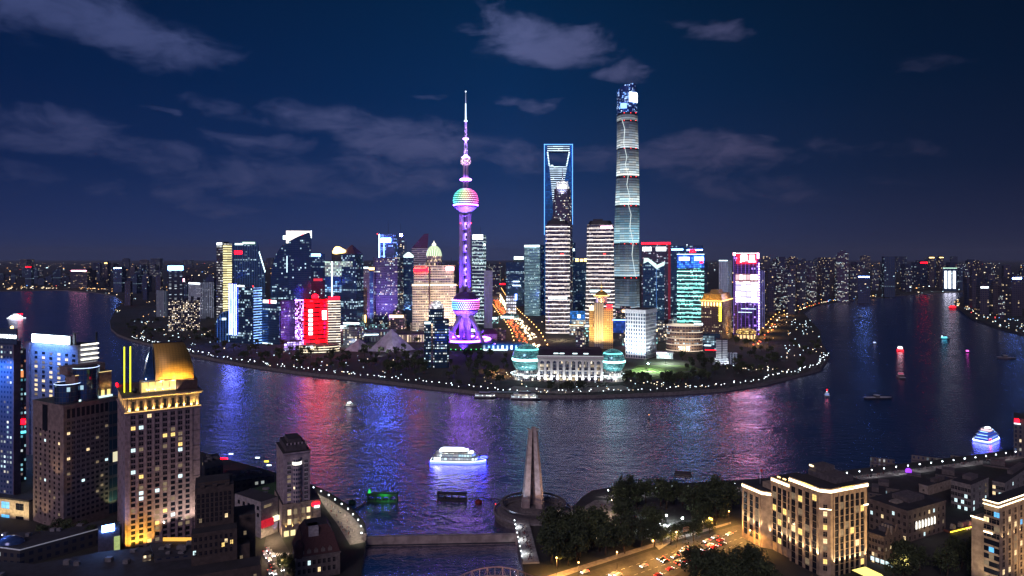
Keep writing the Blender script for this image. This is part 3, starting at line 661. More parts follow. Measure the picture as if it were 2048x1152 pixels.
T = Tower('glass_pavilion', 'low dark blue glass block with a rounded roof below the yellow banded tower', 431, 460, 640, 1330, None, d=30, n_body=False)
outline(T, [(431, 690), (431, 650), (434, 638), (441, 629), (451, 624), (460, 623), (460, 690)], DG('blue_mound', 43, .05, 0, 1, vband=(5, .2, (.1, .3, 1), .35)))
T.front('lit_window', 444, 452, 636, 640, COOL)
# curved twins
T = Tower('office_tower', 'black glass tower whose left edge curves like a sail', 541, 578, 482, 1520, None, d=34, n_body=False)
outline(T, [(541, 700), (541, 560), (543, 540), (547, 522), (553, 507), (562, 493), (570, 485), (578, 482), (578, 700)], DG('black_glass_a', 44, .16, .03, 1.3))
T.front('edge_light', 573.5, 574.5, 512, 545, COOL); T.front('small_sign', 566, 573, 471, 479, COOL)
T = Tower('office_tower', 'black glass tower with a slanted top backed by a white glowing panel', 577, 623, 462, 1500, None, d=36, n_body=False)
outline(T, [(577, 700), (577, 483), (588, 477), (600, 471), (619, 464), (623, 475), (623, 700)], DG('black_glass_b', 45, .08, .06, 1.3))
T.part('lit_crown', MB().box(T.lx(572), T.lx(623), T.hd*.2, T.hd*.35, T.z(486), T.z(461)), glow('cream_panel', (1, .88, .82), 1.6)); mast(T, 580, 464, 456)
T.part('crown_edge', MB().box(T.lx(622), T.lx(623.4), -T.hd-.6, T.hd, T.z(476), T.z(461)), WHITE_SIGN); T.part('red_mark', MB().box(T.lx(603), T.lx(611), -T.hd*.1, 0, T.z(472), T.z(468)), RED_SIGN)
T = Tower('office_tower', 'plain dark tower with a thin blue white roof sign right of the slanted twin', 622, 650, 508, 1650, DG('dark_glass_c', 46, .14, .05, 1), d=34)
T.front('roof_sign', 623, 641, 508, 512, BLUE_SIGN); T.front('red_window_strip', 627, 645, 557, 562, mat('dim_red', (.3, .05, .05), .5, 0, (1, .05, .1), .6))
T = Tower('office_tower', 'dark office block with a white and red roof sign behind the promenade trees', 524, 590, 603, 1290, DG('dark_glass_d', 47, .1, .16, 1.3), xc=559, t=30)
T.front('roof_sign', 527, 553, 601, 607, WHITE_SIGN); T.front('sign_emblem', 539, 543, 600.6, 607.4, RED_SIGN, out=1.2); T.right('side_glass', 561, 589, 602, 690, facade('plum_glass', (.08, .04, .09), (.05, .025, .06), 3.2, 4.2, .1, (.25, .1), .14, .03, .8, ((1, .6, .9), CC), seed=47))
T.front('base_lights', 526, 545, 688, 690, COOL)
T = Tower('office_block', 'narrow block covered by a glowing violet lattice', 590, 607, 601, 1290, facade('violet_lattice', (.1, .06, .2), (.08, .05, .2), 2.6, 3.0, .18, (.15, .15), .75, 0, 9, ((.36, .12, 1), (.6, .4, 1)), seed=48, clus=False), d=24)
T.part('roof_rim', MB().box(-T.hw, T.hw, -T.hd, -T.hd+1, T.h, T.h+1.2), VIOLET_LED)
T = Tower('mall', 'low violet lit arcade at the foot of the lattice block', 568, 604, 684, 1215, facade('violet_arcade', (.15, .1, .25), (.1, .05, .2), 5, 4, .12, (.15, .15), .9, 0, 3, ((.4, .15, 1), (.6, .5, 1)), seed=49, clus=False), d=30)
T.part('canopy', MB().box(-T.hw-1, T.hw+1, -T.hd-3, -T.hd, 4.2, 4.8), WHITE_PAINT)
# the red screen tower
def red_tower():
    T = Tower('office_tower', 'barrel shaped tower glowing bright red with a white upright screen', 606, 657, 598, 1235, None, d=40, n_body=False); h = T.h
    rm = facade('red_screen_facade', (.03, 0, 0), (.02, 0, 0), 9, 8.0, .05, (.24, .04), 1.6, 0, 6, ((1, 0, .0003), (1, .001, .002)), seed=50, clus=False)
    prof = [(.93, 0), (.97, .2), (1, .45), (1, .6), (.98, .8), (.95, .93), (.93, 1)]
    T.part('body', MB().lathe([(T.hw*r, f*h) for r, f in prof]+[(0, h)], 0, 0, 40, sq=.8, vz=True), rm)
    mb = MB()
    for k in range(6): zz = T.z(670-k*9); a = R(-90-23); c = (T.hw*1.03*math.cos(a), T.hw*.8*1.03*math.sin(a)); mb.box(c[0]-3.4, c[0]+3.4, c[1]-1, c[1]+.6, zz, zz+5.4)
    tag(T.part('white_screen', mb, WHITE_SIGN), kind='stuff')
    T.part('pink_screen', MB().box(T.hw*.5, T.hw*.86, -T.hw*.68, -T.hw*.62, T.z(640), T.z(622)), PINK_SIGN)
    T.part('roof_knob', MB().lathe([(0, h), (5, h), (6, h+4), (4, h+7), (0, h+8)], -T.hw*.05, 0, 16), RED_SIGN)
red_tower()
BAND = facade('cream_floor_lines', (.12, .11, .1), (.05, .045, .045), 3, 4, .1, (.2, .1), .25, 0, .7, (CW, CW), band=(4.6, .3, (1, .9, .74), 1.5), seed=51)
T = Tower('office_tower', 'cream floor-lined block with a red roof strip right of the red tower', 656, 681, 598, 1260, BAND, d=30); T.front('red_roof_strip', 657, 679, 593, 599, RED_SIGN)
def curved_podium():
    T = Tower('podium', 'curved three storey podium of cream light lines at the foot of the red tower', 598, 680, 692, 1180, None, d=40, n_body=False)
    T.part('body', MB().lathe([(T.hw, 0), (T.hw, T.h), (T.hw*.9, T.h+.1), (0, T.h+.3)], 0, 0, 48, sq=.5, vz=True, smooth=False), facade('podium_lines', (.15, .13, .11), (.06, .05, .04), 3, 4, .1, (.2, .1), .5, 0, 1, (CW, CW), band=(4.2, .28, (1, .85, .6), 1.6), seed=52))
    T.front('white_sign', 612, 626, 692, 696, COOL, out=-3)
curved_podium()
# the pair with gold logo and pyramid roof
def logo_tower():
    T = Tower('office_tower', 'glass tower with a pale green lit top, gold roof logo and dark pyramid roof', 650, 727, 523, 1450, DG('green_top_glass', 53, .14, .14, 1.2), xc=713, t=18)
    lt = facade('green_white_glass', (.25, .35, .3), (.3, .42, .36), 4, 4.2, .06, (.12, .06), 1.2, 0, .75, ((.6, 1, .78), (.85, 1, .85)), seed=54, clus=False)
    T.front('lit_top', 650.5, 705, 523, 533, lt); T.front('lit_corner', 650.5, 684, 533.3, 553, lt); T.front('blue_floors', 650.5, 684, 553.3, 585, facade('blue_floor', (.02, .06, .15), (.02, .08, .25), 5, 4.2, .08, (.2, .1), .3, .1, .9, ((.2, .5, 1), CC), seed=55))
    T.front('light_seam', 664, 665.6, 523, 600, COOL, out=1.3)
    cx = T.lx(697); b = T.hw*.42; h = T.h
    T.part('upper_block', MB().box(cx-b, cx+b, -b, b, h, T.z(508)), [DG('green_top_glass', 53)]*1)
    T.part('pyramid_roof', MB().prism([(cx-b*1.05, -b*1.05), (cx+b*1.05, -b*1.05), (cx+b*1.05, b*1.05), (cx-b*1.05, b*1.05)], T.z(508)+.1, T.z(489), [(cx-.4, -.4), (cx+.4, -.4), (cx+.4, .4), (cx-.4, .4)]), [mat('plum_roof', (.10, .05, .09), .5), STEEL])
    x0, x1 = T.lx(663), T.lx(693); pts = []
    for k in range(20): a = 2*PI*k/20; r = 1+.18*math.cos(3*a+.8); pts.append(((x0+x1)/2+(x1-x0)/2*r*math.cos(a)*.85, T.z(501)+(7.5)*r*math.sin(a)))
    T.part('roof_logo', MB().slab(pts, -T.hd-1.6, -T.hd-.6), GOLD_SIGN); T.part('logo_frame', MB().box(x0, x1, -T.hd+1, -T.hd+3, h, T.z(507)), STEEL)
logo_tower()
T = Tower('office_tower', 'slim beige block with a small gold lit cap between two dark towers', 727, 749, 534, 1600, facade('beige_block', (.25, .22, .2), (.05, .05, .06), 3, 4, .25, (.25, .2), .16, 0, .8, (CW, CC), seed=56), xc=737, t=40)
T.right('gold_cap', 738, 748, 535, 540, GOLD_SIGN); T.front('cream_edge', 728, 737, 534, 537, COOL); T.right('blue_glass', 739, 746, 543, 690, facade('blue_slot', (.05, .1, .2), (.05, .12, .2), 4, 5, .1, (.2, .1), .3, 0, .7, ((.4, .8, 1), CC), seed=57))
T = Tower('office_block', 'short orange lit block low between the beige towers', 727, 734, 575, 1480, facade('orange_bits', (.2, .13, .08), (.1, .08, .06), 3, 4, .25, (.25, .2), .35, 0, .8, (CW, (1, .6, .3)), seed=58), d=18)
T.front('orange_light', 729, 732, 630, 645, GOLD_SIGN)
def bank_twins():
    T = Tower('bank_tower', 'violet grey stepped tower with a blue lit upper block, white sign and mast', 746, 806, 515, 1600, facade('grey_violet_wall', (.13, .12, .18), (.03, .035, .06), 3.2, 4, .2, (.25, .15), .2, .05, 1.3, (CC, CW), seed=59), xc=795, t=20)
    up = facade('blue_lit_block', (.1, .14, .25), (.06, .1, .2), 3, 4, .15, (.2, .1), .3, 0, 2.2, ((.12, .22, 1), (.3, .5, 1)), seed=60)
    T.part('upper_block', MB().box(T.lx(757), T.lx(787), -T.hd*.7, T.hd*.6, T.h, T.z(468)), [up]); T.front('sign', 760, 780, 476, 484, glow('deep_blue_sign', (.08, .16, 1), 80), out=-T.hd*.3+.3)
    T.part('blue_light_edge', MB().box(T.lx(757)-.6, T.lx(757)+.9, -T.hd*.7-.8, -T.hd*.7, T.h, T.z(468)), BLUE_SIGN); T.part('blue_light_edge', MB().box(T.lx(766), T.lx(767), -T.hd*.7-.8, -T.hd*.7-.1, T.h, T.z(485)), BLUE_LED)
    flood(T, [-T.hw*.6, T.hw*.5], 60, 8, 90, 420000, (.42, .22, 1), 80); mast(T, 771, 468, 440); T.part('beacon', MB().ball((T.lx(752), -T.hd*.5, T.z(467)), 1.4, 8, 6), RED_LED); mast(T, 752, 515, 468, -T.hd*.5, .3)
    T = Tower('bank_tower', 'violet grey twin tower with one brilliant ball of light on its roof', 787, 809, 477, 1660, facade('grey_violet_wall', ()), d=34)
    T.part('ball_light', MB().ball((T.lx(802), -T.hd*.8, T.z(470)), 3.6, 12, 8), glow('violet_white_ball', (.2, .2, 1), 110)); mast(T, 801, 477, 446)
bank_twins()
T = Tower('office_tower', 'blue tower topped by a rounded white lit cap with a thin spire', 807, 827, 515, 1640, DG('blue_cap_tower', 61, .3, .02, .8), d=30)
T.part('lit_cap', MB().lathe([(T.hw, T.h), (T.hw, T.z(511)), (T.hw*.3, T.z(505)), (0, T.z(504))], 0, 0, 20), glow('pale_teal_cap', (.75, 1, .95), 1.4)); mast(T, 812, 506, 481, 0, .8)
T = Tower('office_tower', 'plum tower with a steep slanted blade roof', 823, 857, 497, 1720, facade('plum_lines', (.2, .14, .2), (.1, .07, .1), 3, 4, .1, (.3, .1), .1, 0, .7, (CW, CC), band=(5, .25, (.8, .6, .75), .3), seed=62), d=38)
outline(T, [(823, 496.5), (848, 468), (857, 467), (855, 496.5)], mat('plum_roof_blade', (.12, .04, .10), .4), 'slanted_roof', -T.hd, T.hd)
# cream domed tower
def domed_tower():
    T = Tower('domed_tower', 'cream floodlit stepped tower under a ribbed green dome with two red signs', 825, 912, 570, 1450, None, d=60, n_body=False)
    cm = facade('cream_floodlit_wall', (.55, .45, .33), (.14, .11, .08), 3.4, 5.2, .22, (.34, .14), .42, 0, .9, ((1, .8, .5), (1, .92, .75)), seed=63, band=(5.2, .2, (1, .80, .56), .62))  # band glow puts floodlight into the emission, besides the real floods
    P = lambda a, b, y0, y1: [(T.lx(a), y0), (T.lx(b), y0), (T.lx(b), y1), (T.lx(a), y1)]
    T.part('lower_tier', MB().prism(P(825, 857, -30, 30), 0, T.z(570)).prism(P(861, 912, -30, 30), 0, T.z(570)).prism(P(857, 861, -27, 28), 0, T.z(571)), [cm, ROOF])
    T.part('upper_tier', MB().prism(P(828, 856, -27, 26), T.z(570), T.z(531)).prism(P(862, 908, -27, 26), T.z(570), T.z(531)).prism(P(856, 862, -24, 24), T.z(571), T.z(530)), [cm, ROOF])
    for a, b in ((825, 857), (861, 912)): T.part('cornice', MB().box(T.lx(a)-1, T.lx(b)+1, -31.5, -30.1, T.z(572), T.z(568)), glow('cream_cornice_light', (1, .82, .55), 1.3))
    T.part('lift_slot', MB().box(T.lx(857.6), T.lx(860.4), -30.6, -28, 6, T.z(535)), mat('plum_slot', (.12, .07, .08), .4))
    cx = T.lx(868)
    T.part('drum', MB().lathe([(T.lx(886)-cx, T.z(531)), (T.lx(886)-cx, T.z(521)), (T.lx(884)-cx, T.z(520.5)), (T.lx(884)-cx, T.z(512)), (0, T.z(511.5))], cx, 0, 32, smooth=False, vz=True), [facade('drum_colonnade', (.5, .42, .32), (.08, .06, .05), 4, 9, .2, (.15, .15), .6, 0, 1, (CW, CW), seed=64)])
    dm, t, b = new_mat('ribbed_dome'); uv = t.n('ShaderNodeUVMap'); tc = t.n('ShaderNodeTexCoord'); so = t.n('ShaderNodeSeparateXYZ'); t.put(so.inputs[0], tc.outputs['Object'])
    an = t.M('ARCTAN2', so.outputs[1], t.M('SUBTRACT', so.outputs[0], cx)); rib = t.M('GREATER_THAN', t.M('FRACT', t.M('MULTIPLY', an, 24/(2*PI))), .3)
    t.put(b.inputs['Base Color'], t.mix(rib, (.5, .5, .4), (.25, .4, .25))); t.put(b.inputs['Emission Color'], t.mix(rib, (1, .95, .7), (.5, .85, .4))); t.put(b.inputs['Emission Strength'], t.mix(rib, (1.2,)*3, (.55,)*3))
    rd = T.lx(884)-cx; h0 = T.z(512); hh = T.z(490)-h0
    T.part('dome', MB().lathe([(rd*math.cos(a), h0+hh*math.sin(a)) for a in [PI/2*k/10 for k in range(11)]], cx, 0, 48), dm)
    T.part('lantern', MB().lathe([(4, T.z(491)), (4.5, T.z(488)), (2.5, T.z(486)), (.8, T.z(483)), (0, T.z(480))], cx, 0, 12), glow('lantern_cream', (1, .95, .75), 1.5))
    T.front('red_sign', 828, 852, 537, 543, RED_SIGN); T.front('white_red_sign', 892, 908, 534, 541, PINK_SIGN); T.part('red_backlight', MB().box(T.lx(852), T.lx(856), -28, -27.1, T.z(545), T.z(535)), RED_SIGN)
    mast(T, 903, 531, 514)
    flood(T, [T.lx(p) for p in (832, 850, 868, 888, 906)], 42, 6, 70, 180000, (1, .78, .48), 95)
domed_tower()
T = Tower('exhibition_hall', 'low cream colonnaded hall at the foot of the domed tower', 792, 850, 668, 1330, facade('cream_colonnade', (.5, .4, .28), (.12, .09, .06), 5, 16, .28, (.04, .12), 1.2, 0, .8, ((1, .75, .4), (1, .85, .55)), seed=65, clus=False), d=40)
T.part('flat_roof', MB().box(-T.hw-3, T.hw+3, -T.hd-3, T.hd, T.h, T.h+1.5), ROOF)
T = Tower('exhibition_hall', 'dark flat roofed hall with a row of white lamps under its eaves', 702, 790, 664, 1330, facade('dim_colonnade', (.12, .1, .13), (.05, .05, .07), 6, 12, .3, (.1, .2), .5, 0, .5, (CW, CC), seed=66), d=40)
T.part('flat_roof', MB().box(-T.hw-3, T.hw+3, -T.hd-3, T.hd, T.h, T.h+1.5), mat('violet_grey_roof', (.12, .10, .14), .8)); T.front('eave_lights', 704, 757, 668, 670, COOL, out=2)
def pyramids():
    T = Tower('aquarium', 'pale faceted pyramid roof rising out of dark park trees', 735, 831, 662, 1195, None, d=70, n_body=False)
    z = T.h; A = (T.lx(783), 0, z); b = [(-T.hw, -20, 0), (T.lx(786), -38, 0), (T.hw, -16, 0), (T.hw*.8, 30, 0), (-T.hw*.8, 30, 0)]
    mb = MB()
    for i in range(5): mb.face([b[i], b[(i+1) % 5], A])
    T.part('pyramid_roof', mb, mat('pale_roof_panels', (.42, .40, .48), .6, scale=.12)); flood(T, [-20, 30], 70, 5, 12, 60000, (.85, .8, 1), 80)
    mb = MB(); A2 = (-T.hw-16, 0, z*.55); b = [(-T.hw-42, -12, 0), (-T.hw-16, -24, 0), (-T.hw+12, -10, 0), (-T.hw-16, 24, 0)]
    for i in range(4): mb.face([b[i], b[(i+1) % 4], A2])
    T.part('lower_pyramid', mb, mat('pale_roof_panels', ()))
pyramids()
# blue glass tower with a white crown, in front
def crown_tower():
    T = Tower('office_tower', 'dark blue glass tower in front of the TV tower with a white glowing crown', 848, 898, 648, 1015, None, d=36, n_body=False)
    gm = facade('blue_glass_lit', (.012, .04, .08), (.012, .06, .12), 3.0, 3.9, .16, (.32, .26), .38, .05, 1.5, (CC, (1, .95, .85)), seed=67, rough=.1)
    P = lambda a, b, y0, y1, c=2.5: [(T.lx(a)+c, y0), (T.lx(b)-c, y0), (T.lx(b), y0+c), (T.lx(b), y1), (T.lx(a), y1), (T.lx(a), y0+c)]
    T.part('side_wing', MB().prism(P(848, 862, -14, 14), 0, T.z(645)), [gm, ROOF]); T.part('side_wing', MB().prism(P(866, 898, -18, 16), 0, T.z(641)), [gm, ROOF])
    T.part('core', MB().prism(P(857, 888, -10, 14), T.z(648), T.z(619)), [gm, ROOF])
    c = T.lx(872.5); r = T.lx(888)-c-1
    T.part('crown', MB().lathe([(r, T.z(619)), (r, T.z(611)), (r*.72, T.z(610.5)), (r*.72, T.z(606)), (r*.4, T.z(603.5)), (0, T.z(602))], c, 2, 8, smooth=False, vz=True), facade('white_crown', (.6, .62, .66), (.5, .5, .55), 2, 2.4, .12, (.15, .1), .9, 0, 1.6, ((.9, .97, 1), (1, .98, .95)), seed=5, clus=False)); mast(T, 872.5, 602, 592, 2, .4)
    T.front('wing_crown', 849, 861, 644, 648, COOL, out=-3)
crown_tower()
# right of the TV tower
T = Tower('office_tower', 'slim glass tower with a white lit top just right of the TV tower', 944, 972, 470, 1700, facade('slim_glass', (.05, .07, .1), (.03, .05, .07), 3, 4.4, .1, (.3, .1), .4, .06, 1.0, ((.7, 1, .85), CC), seed=68, band=(8.8, .16, (.8, .95, 1), .8)), xc=966, t=20)
T.front('lit_top', 945.5, 966, 469, 479, WHITE_SIGN); mast(T, 958, 470, 452); T.right('side_light', 967, 970, 487, 492, COOL)
T = Tower('office_tower', 'plain grey ribbed tower right of the slim glass one', 968, 985, 541, 1600, facade('grey_vertical', (.28, .28, .36), (.12, .13, .18), 3, 40, .3, (.02, .02), .02, 0, .6, (CC, CC), vband=(3.2, .3, (.6, .6, .9), .16), seed=69), d=26)
T.part('roof_block', MB().box(-T.hw*.6, T.hw*.6, -6, 6, T.h, T.h+5), STEEL)
T = Tower('office_tower', 'dark office block with a lit sign roof behind the glowing avenue', 1012, 1048, 524, 2350, DG('dark_glass_e', 70, .1, .04, 1), d=50)
T.front('lit_floors', 1026, 1039, 562, 564, COOL); T.front('lit_floors', 1025, 1041, 570, 572, COOL); T.front('roof_sign', 1028, 1047, 513, 519, COOL); T.part('roof_frame', MB().box(T.lx(1026), T.lx(1048), -10, 10, T.h, T.z(518.8)), STEEL); T.front('red_sign', 1000, 1010, 567, 569, RED_SIGN)
T = Tower('office_tower', 'pale teal glass tower with thin floor lines and a bright top rim', 1049, 1091, 490, 1950, facade('teal_lines', (.12, .2, .22), (.06, .13, .15), 3, 4.2, .08, (.3, .1), .3, .05, .55, ((.5, .95, 1), (.8, 1, 1)), seed=71, band=(4.2, .22, (.5, .9, 1), .42)), xc=1079, t=26)
T.front('lit_rim', 1049, 1079, 490, 494, COOL); T.right('dark_side', 1080, 1090.5, 490, 640, DG('dark_side_a', 72, .08, 0, .8))
T = Tower('store', 'low white lit shop building beside the avenue', 1012, 1032, 592, 1900, facade('store_front', (.3, .35, .4), (.3, .35, .4), 6, 9, .12, (.1, .35), 1.2, 0, 1.4, ((.6, .75, 1), (.85, .9, 1)), seed=111, clus=False), d=20); T.part('canopy', MB().box(-T.hw-3, T.hw+6, -T.hd-4, -T.hd, 6, 7), WHITE_PAINT); T.front('blue_screen', 1030, 1034, 588, 600, BLUE_LED)
T = Tower('mall', 'bright terraced shopping podium between the two white lined towers', 1139, 1180, 650, 1450, facade('mall_windows', (.4, .36, .3), (.1, .08, .06), 4, 4.5, .1, (.2, .1), .9, .1, 1.3, (CW, CC), seed=73, clus=False), d=40)
T.part('upper_terrace', MB().box(-T.hw*.8, T.hw*.8, -T.hd*.4, T.hd, T.h, T.h+7), [facade('mall_windows', ()), ]); T.part('eave_light', MB().box(-T.hw, T.hw, -T.hd-1, -T.hd-.2, T.h-1, T.h), WARM)
T = Tower('glass_store', 'blue glowing glass cube with a white screen between the white lined towers', 1140, 1172, 622, 1680, facade('blue_cube', (.02, .1, .35), (.02, .12, .4), 5, 5, .05, (.05, .05), 1.2, 0, .5, ((.03, .2, .9), (.05, .3, 1)), seed=74, clus=False), d=30); T.front('white_screen', 1155, 1161, 629, 636, WHITE_SIGN)
T = Tower('glass_store', 'second blue glass block behind the gold tower', 1226, 1252, 640, 1500, facade('blue_cube_b', (.02, .06, .3), (.02, .08, .35), 6, 5, .05, (.05, .05), 1.2, 0, .3, ((.05, .1, .9), (.05, .2, 1)), seed=75, clus=False), d=30); T.part('led_edge', MB().box(-T.hw, T.hw, -T.hd-.6, -T.hd-.1, T.h-1, T.h+.6), BLUE_LED)
T = Tower('office_tower', 'dark tower with a gold lit roofline seen between the white lined towers', 1149, 1174, 524, 2100, DG('dark_glass_f', 76, .1, .03, .8), d=40)
for a, b in ((1150, 1157), (1160, 1166), (1168, 1174)): T.front('gold_roof_light', a, b, 516+(a % 3), 523, GOLD_SIGN)
T = Tower('office_tower', 'blue tower with a small lit sign half hidden behind the left white lined tower', 1134, 1151, 485, 2000, DG('dark_glass_g', 77, .2, .06, .7), d=40); T.front('sign', 1139, 1149, 497, 502, COOL)
# gold lit tower with flower crown
def gold_tower():
    T = Tower('gold_tower', 'gold floodlit tower with a flower shaped crown and spire', 1178, 1226, 617, 1235, None, d=36, n_body=False)
    gm = facade('gold_wall', (.5, .36, .18), (.06, .05, .05), 3.4, 3.8, .3, (.25, .25), .1, 0, .7, (CW, CW), seed=78)
    P = lambda a, b, y0, y1: [(T.lx(a), y0), (T.lx(b), y0), (T.lx(b), y1), (T.lx(a), y1)]
    T.part('left_wing', MB().prism(P(1178, 1190, -13, 14), 0, T.z(622)), [gm, ROOF]); T.part('right_wing', MB().prism(P(1206, 1226, -16, 16), 0, T.z(617)), [gm, ROOF])
    T.part('central_bay', MB().prism(P(1188, 1207, -18.5, 15), 0, T.z(606)), [facade('striped_bay', (.55, .5, .42), (.05, .05, .07), 3.1, 200, .34, (0, 0), .0, 0, 0, seed=79), ROOF])
    c = T.lx(1203); s = T.Y/F; gl = mat('gold_leaf', (.7, .45, .12), .35, .6)
    T.part('crown_drum', MB().lathe([(12*s, T.z(606)), (11*s, T.z(597)), (16*s, T.z(593)), (15*s, T.z(591.5)), (0, T.z(591.4))], c, 0, 24, vz=True, smooth=False), facade('crown_petals', (.7, .5, .2), (.2, .2, .5), 4, 20, .2, (.05, .05), .9, 0, .7, ((.5, .4, 1), (1, .8, .5)), seed=80, clus=False))
    T.part('crown_dome', MB().lathe([(13*s, T.z(591.5)), (11.5*s, T.z(588)), (8*s, T.z(584)), (4*s, T.z(581.5)), (0, T.z(581))], c, 0, 24), gl); T.part('crown_rim_light', MB().lathe([(15*s, T.z(592.4)), (16.6*s, T.z(592)), (15*s, T.z(591))], c, 0, 32), glow('gold_rim', (1, .7, .15), 2.4))
    T.part('spire', MB().tube((c, 0, T.z(581)), (c, 0, T.z(565)), 1.1, .3, 8), gl); T.part('spire_ring', MB().lathe([(0, T.z(575)), (3.2, T.z(574)), (0, T.z(573))], c, 0, 12), GOLD_SIGN)
    T.front('red_sign', 1213, 1224, 609, 617, RED_SIGN); T.part('side_turret', MB().lathe([(4, T.z(622)), (4, T.z(616)), (0, T.z(610))], T.lx(1183), -8, 10), GOLD_SIGN)
    flood(T, [T.lx(p) for p in (1182, 1196, 1210, 1222)], 30, 3, 45, 110000, (1, .62, .2), 90); lamp('crown_floodlight', T.root, (c, -22, T.z(603)), 14000, (1, .6, .15), .5, 'SPOT', (R(115), 0, 0), 100)
gold_tower()
def white_grid():
    T = Tower('office_block', 'white floodlit office block with a bold grid of square windows', 1251, 1313, 622, 1105, facade('white_grid_wall', (.75, .76, .76), (.03, .06, .10), 4.3, 6.1, .2, (.2, .14), .12, 0, .5, ((.5, .7, 1), CC), seed=81, wrough=.5), xc=1291, t=33)
    T.part('parapet', MB().box(-T.hw-1, T.hw+1, -T.hd-1, T.hd+1, T.h-4.5, T.h+1.6), [WHITE_PAINT]); T.part('roof', MB().box(-T.hw+2, T.hw-2, -T.hd+2, T.hd-2, T.h+1.6, T.h+2.2), ROOF)
    flood(T, [-T.hw*.7, -T.hw*.2, T.hw*.3, T.hw*.8], 34, 3, 40, 85000, (.88, .97, 1), 95)
    for y in (-T.hd*.4, T.hd*.5):
        p = Vector((T.hw+30, y, 3)); e = Vector((T.hw, y, 40)); lamp('floodlight', T.root, p, 60000, (.9, .97, 1), .4, 'SPOT', (e-p).to_track_quat('-Z', 'Y').to_euler(), 95, .8)
white_grid()
T = Tower('colonnade', 'low white colonnade joined to the right of the white grid block', 1313, 1346, 706, 1110, facade('white_colonnade', (.7, .72, .7), (.12, .16, .16), 3.2, 20, .3, (.04, .2), .5, 0, .5, ((.7, 1, .95), CC), seed=82), d=14); T.part('flat_roof', MB().box(-T.hw-1, T.hw+1, -T.hd-1, T.hd+1, T.h, T.h+1), WHITE_PAINT); flood(T, [-6, 6], 12, 2, 6, 5000, (.8, 1, .95), 100)
# red topped tower, V topped twins
T = Tower('office_tower', 'plum tower outlined by a red roof strip with two white signs', 1283, 1341, 488, 1800, facade('plum_dark', (.08, .05, .08), (.05, .03, .05), 3, 4.2, .12, (.25, .15), .2, .02, .8, (CC, (1, .6, .8)), seed=83), d=46)
T.front('red_roof_strip', 1283, 1341, 485, 488, RED_SIGN); T.front('white_sign', 1285, 1303, 494, 502, WHITE_SIGN); T.front('white_sign', 1312, 1332, 494, 502, WHITE_SIGN); T.front('red_edge', 1336, 1341, 490, 640, mat('dim_red_edge', (.3, .03, .06), .5, 0, (.9, .03, .12), .06))
T = Tower('twin_towers', 'two dark towers topped by slanted pale glass planes forming a V', 1286, 1329, 516, 1560, None, d=40, n_body=False)
outline(T, [(1286, 700), (1286, 527), (1295, 522), (1313, 538), (1313, 700)], DG('dark_glass_h', 84, .28, 0, .9)); outline(T, [(1313.4, 700), (1313.4, 538), (1329, 530), (1329, 700)], DG('dark_glass_i', 85, .28, 0, .9), y0=-T.hd+6)
vl = glow('pale_green_plane', (.7, 1, .92), .95); outline(T, [(1287, 527), (1288, 516), (1296, 516), (1313, 528), (1313, 538), (1296, 523)], vl, 'lit_plane', -T.hd-1.5, -T.hd-.2); outline(T, [(1313.4, 538), (1313.4, 530), (1329, 523), (1329, 530)], vl, 'lit_plane', -T.hd+4, -T.hd+5.8)
T.part('blue_seam', MB().box(T.lx(1313)-.5, T.lx(1313)+.4, -T.hd-.6, -T.hd-.1, 0, T.z(538)), mat('dim_blue_seam', (.05, .1, .3), .4, 0, (.1, .35, 1), .4))
T = Tower('office_tower', 'wide dark tower with thin blue roof lines and a small red emblem', 1341, 1406, 491, 1760, DG('dark_glass_j', 86, .14, .03, .8), d=46)
T.front('blue_roof_line', 1343, 1366, 498, 500, BLUE_SIGN); T.front('blue_roof_line', 1374, 1405, 499, 501, BLUE_SIGN); T.front('red_emblem', 1379, 1391, 499, 505, RED_SIGN, out=1.5); T.part('roof_light', MB().ball((T.lx(1374), 0, T.h+2), 1.2, 8, 6), WHITE_SIGN)
T = Tower('office_tower', 'teal lit glass tower with a blue crown and two white signs', 1354, 1408, 509, 1400, facade('teal_bright', (.06, .12, .13), (.04, .1, .11), 2.6, 4.2, .12, (.3, .12), .85, .12, .9, ((.12, 1, .85), (.5, 1, .9)), seed=87, band=(8.4, .14, (.35, 1, .92), 3.0), rough=.12), d=40)
T.front('blue_crown', 1354, 1408, 509, 536, facade('blue_crown_glass', (.02, .06, .2), (.02, .08, .28), 4, 4.2, .06, (.1, .1), 1.2, 0, 2.6, ((.02, .08, .9), (.05, .25, 1)), seed=88, clus=False)); T.front('white_sign', 1358, 1379, 514, 521, WHITE_SIGN, out=1.4); T.front('white_sign', 1389, 1407, 514, 521, BLUE_SIGN, out=1.4)
T.front('red_mark', 1400, 1406, 523, 526, RED_SIGN, out=1.4); T.part('crown_frame', MB().box(-T.hw-.6, T.hw+.6, -T.hd-1.5, -T.hd-.3, T.h, T.h+1), COOL)
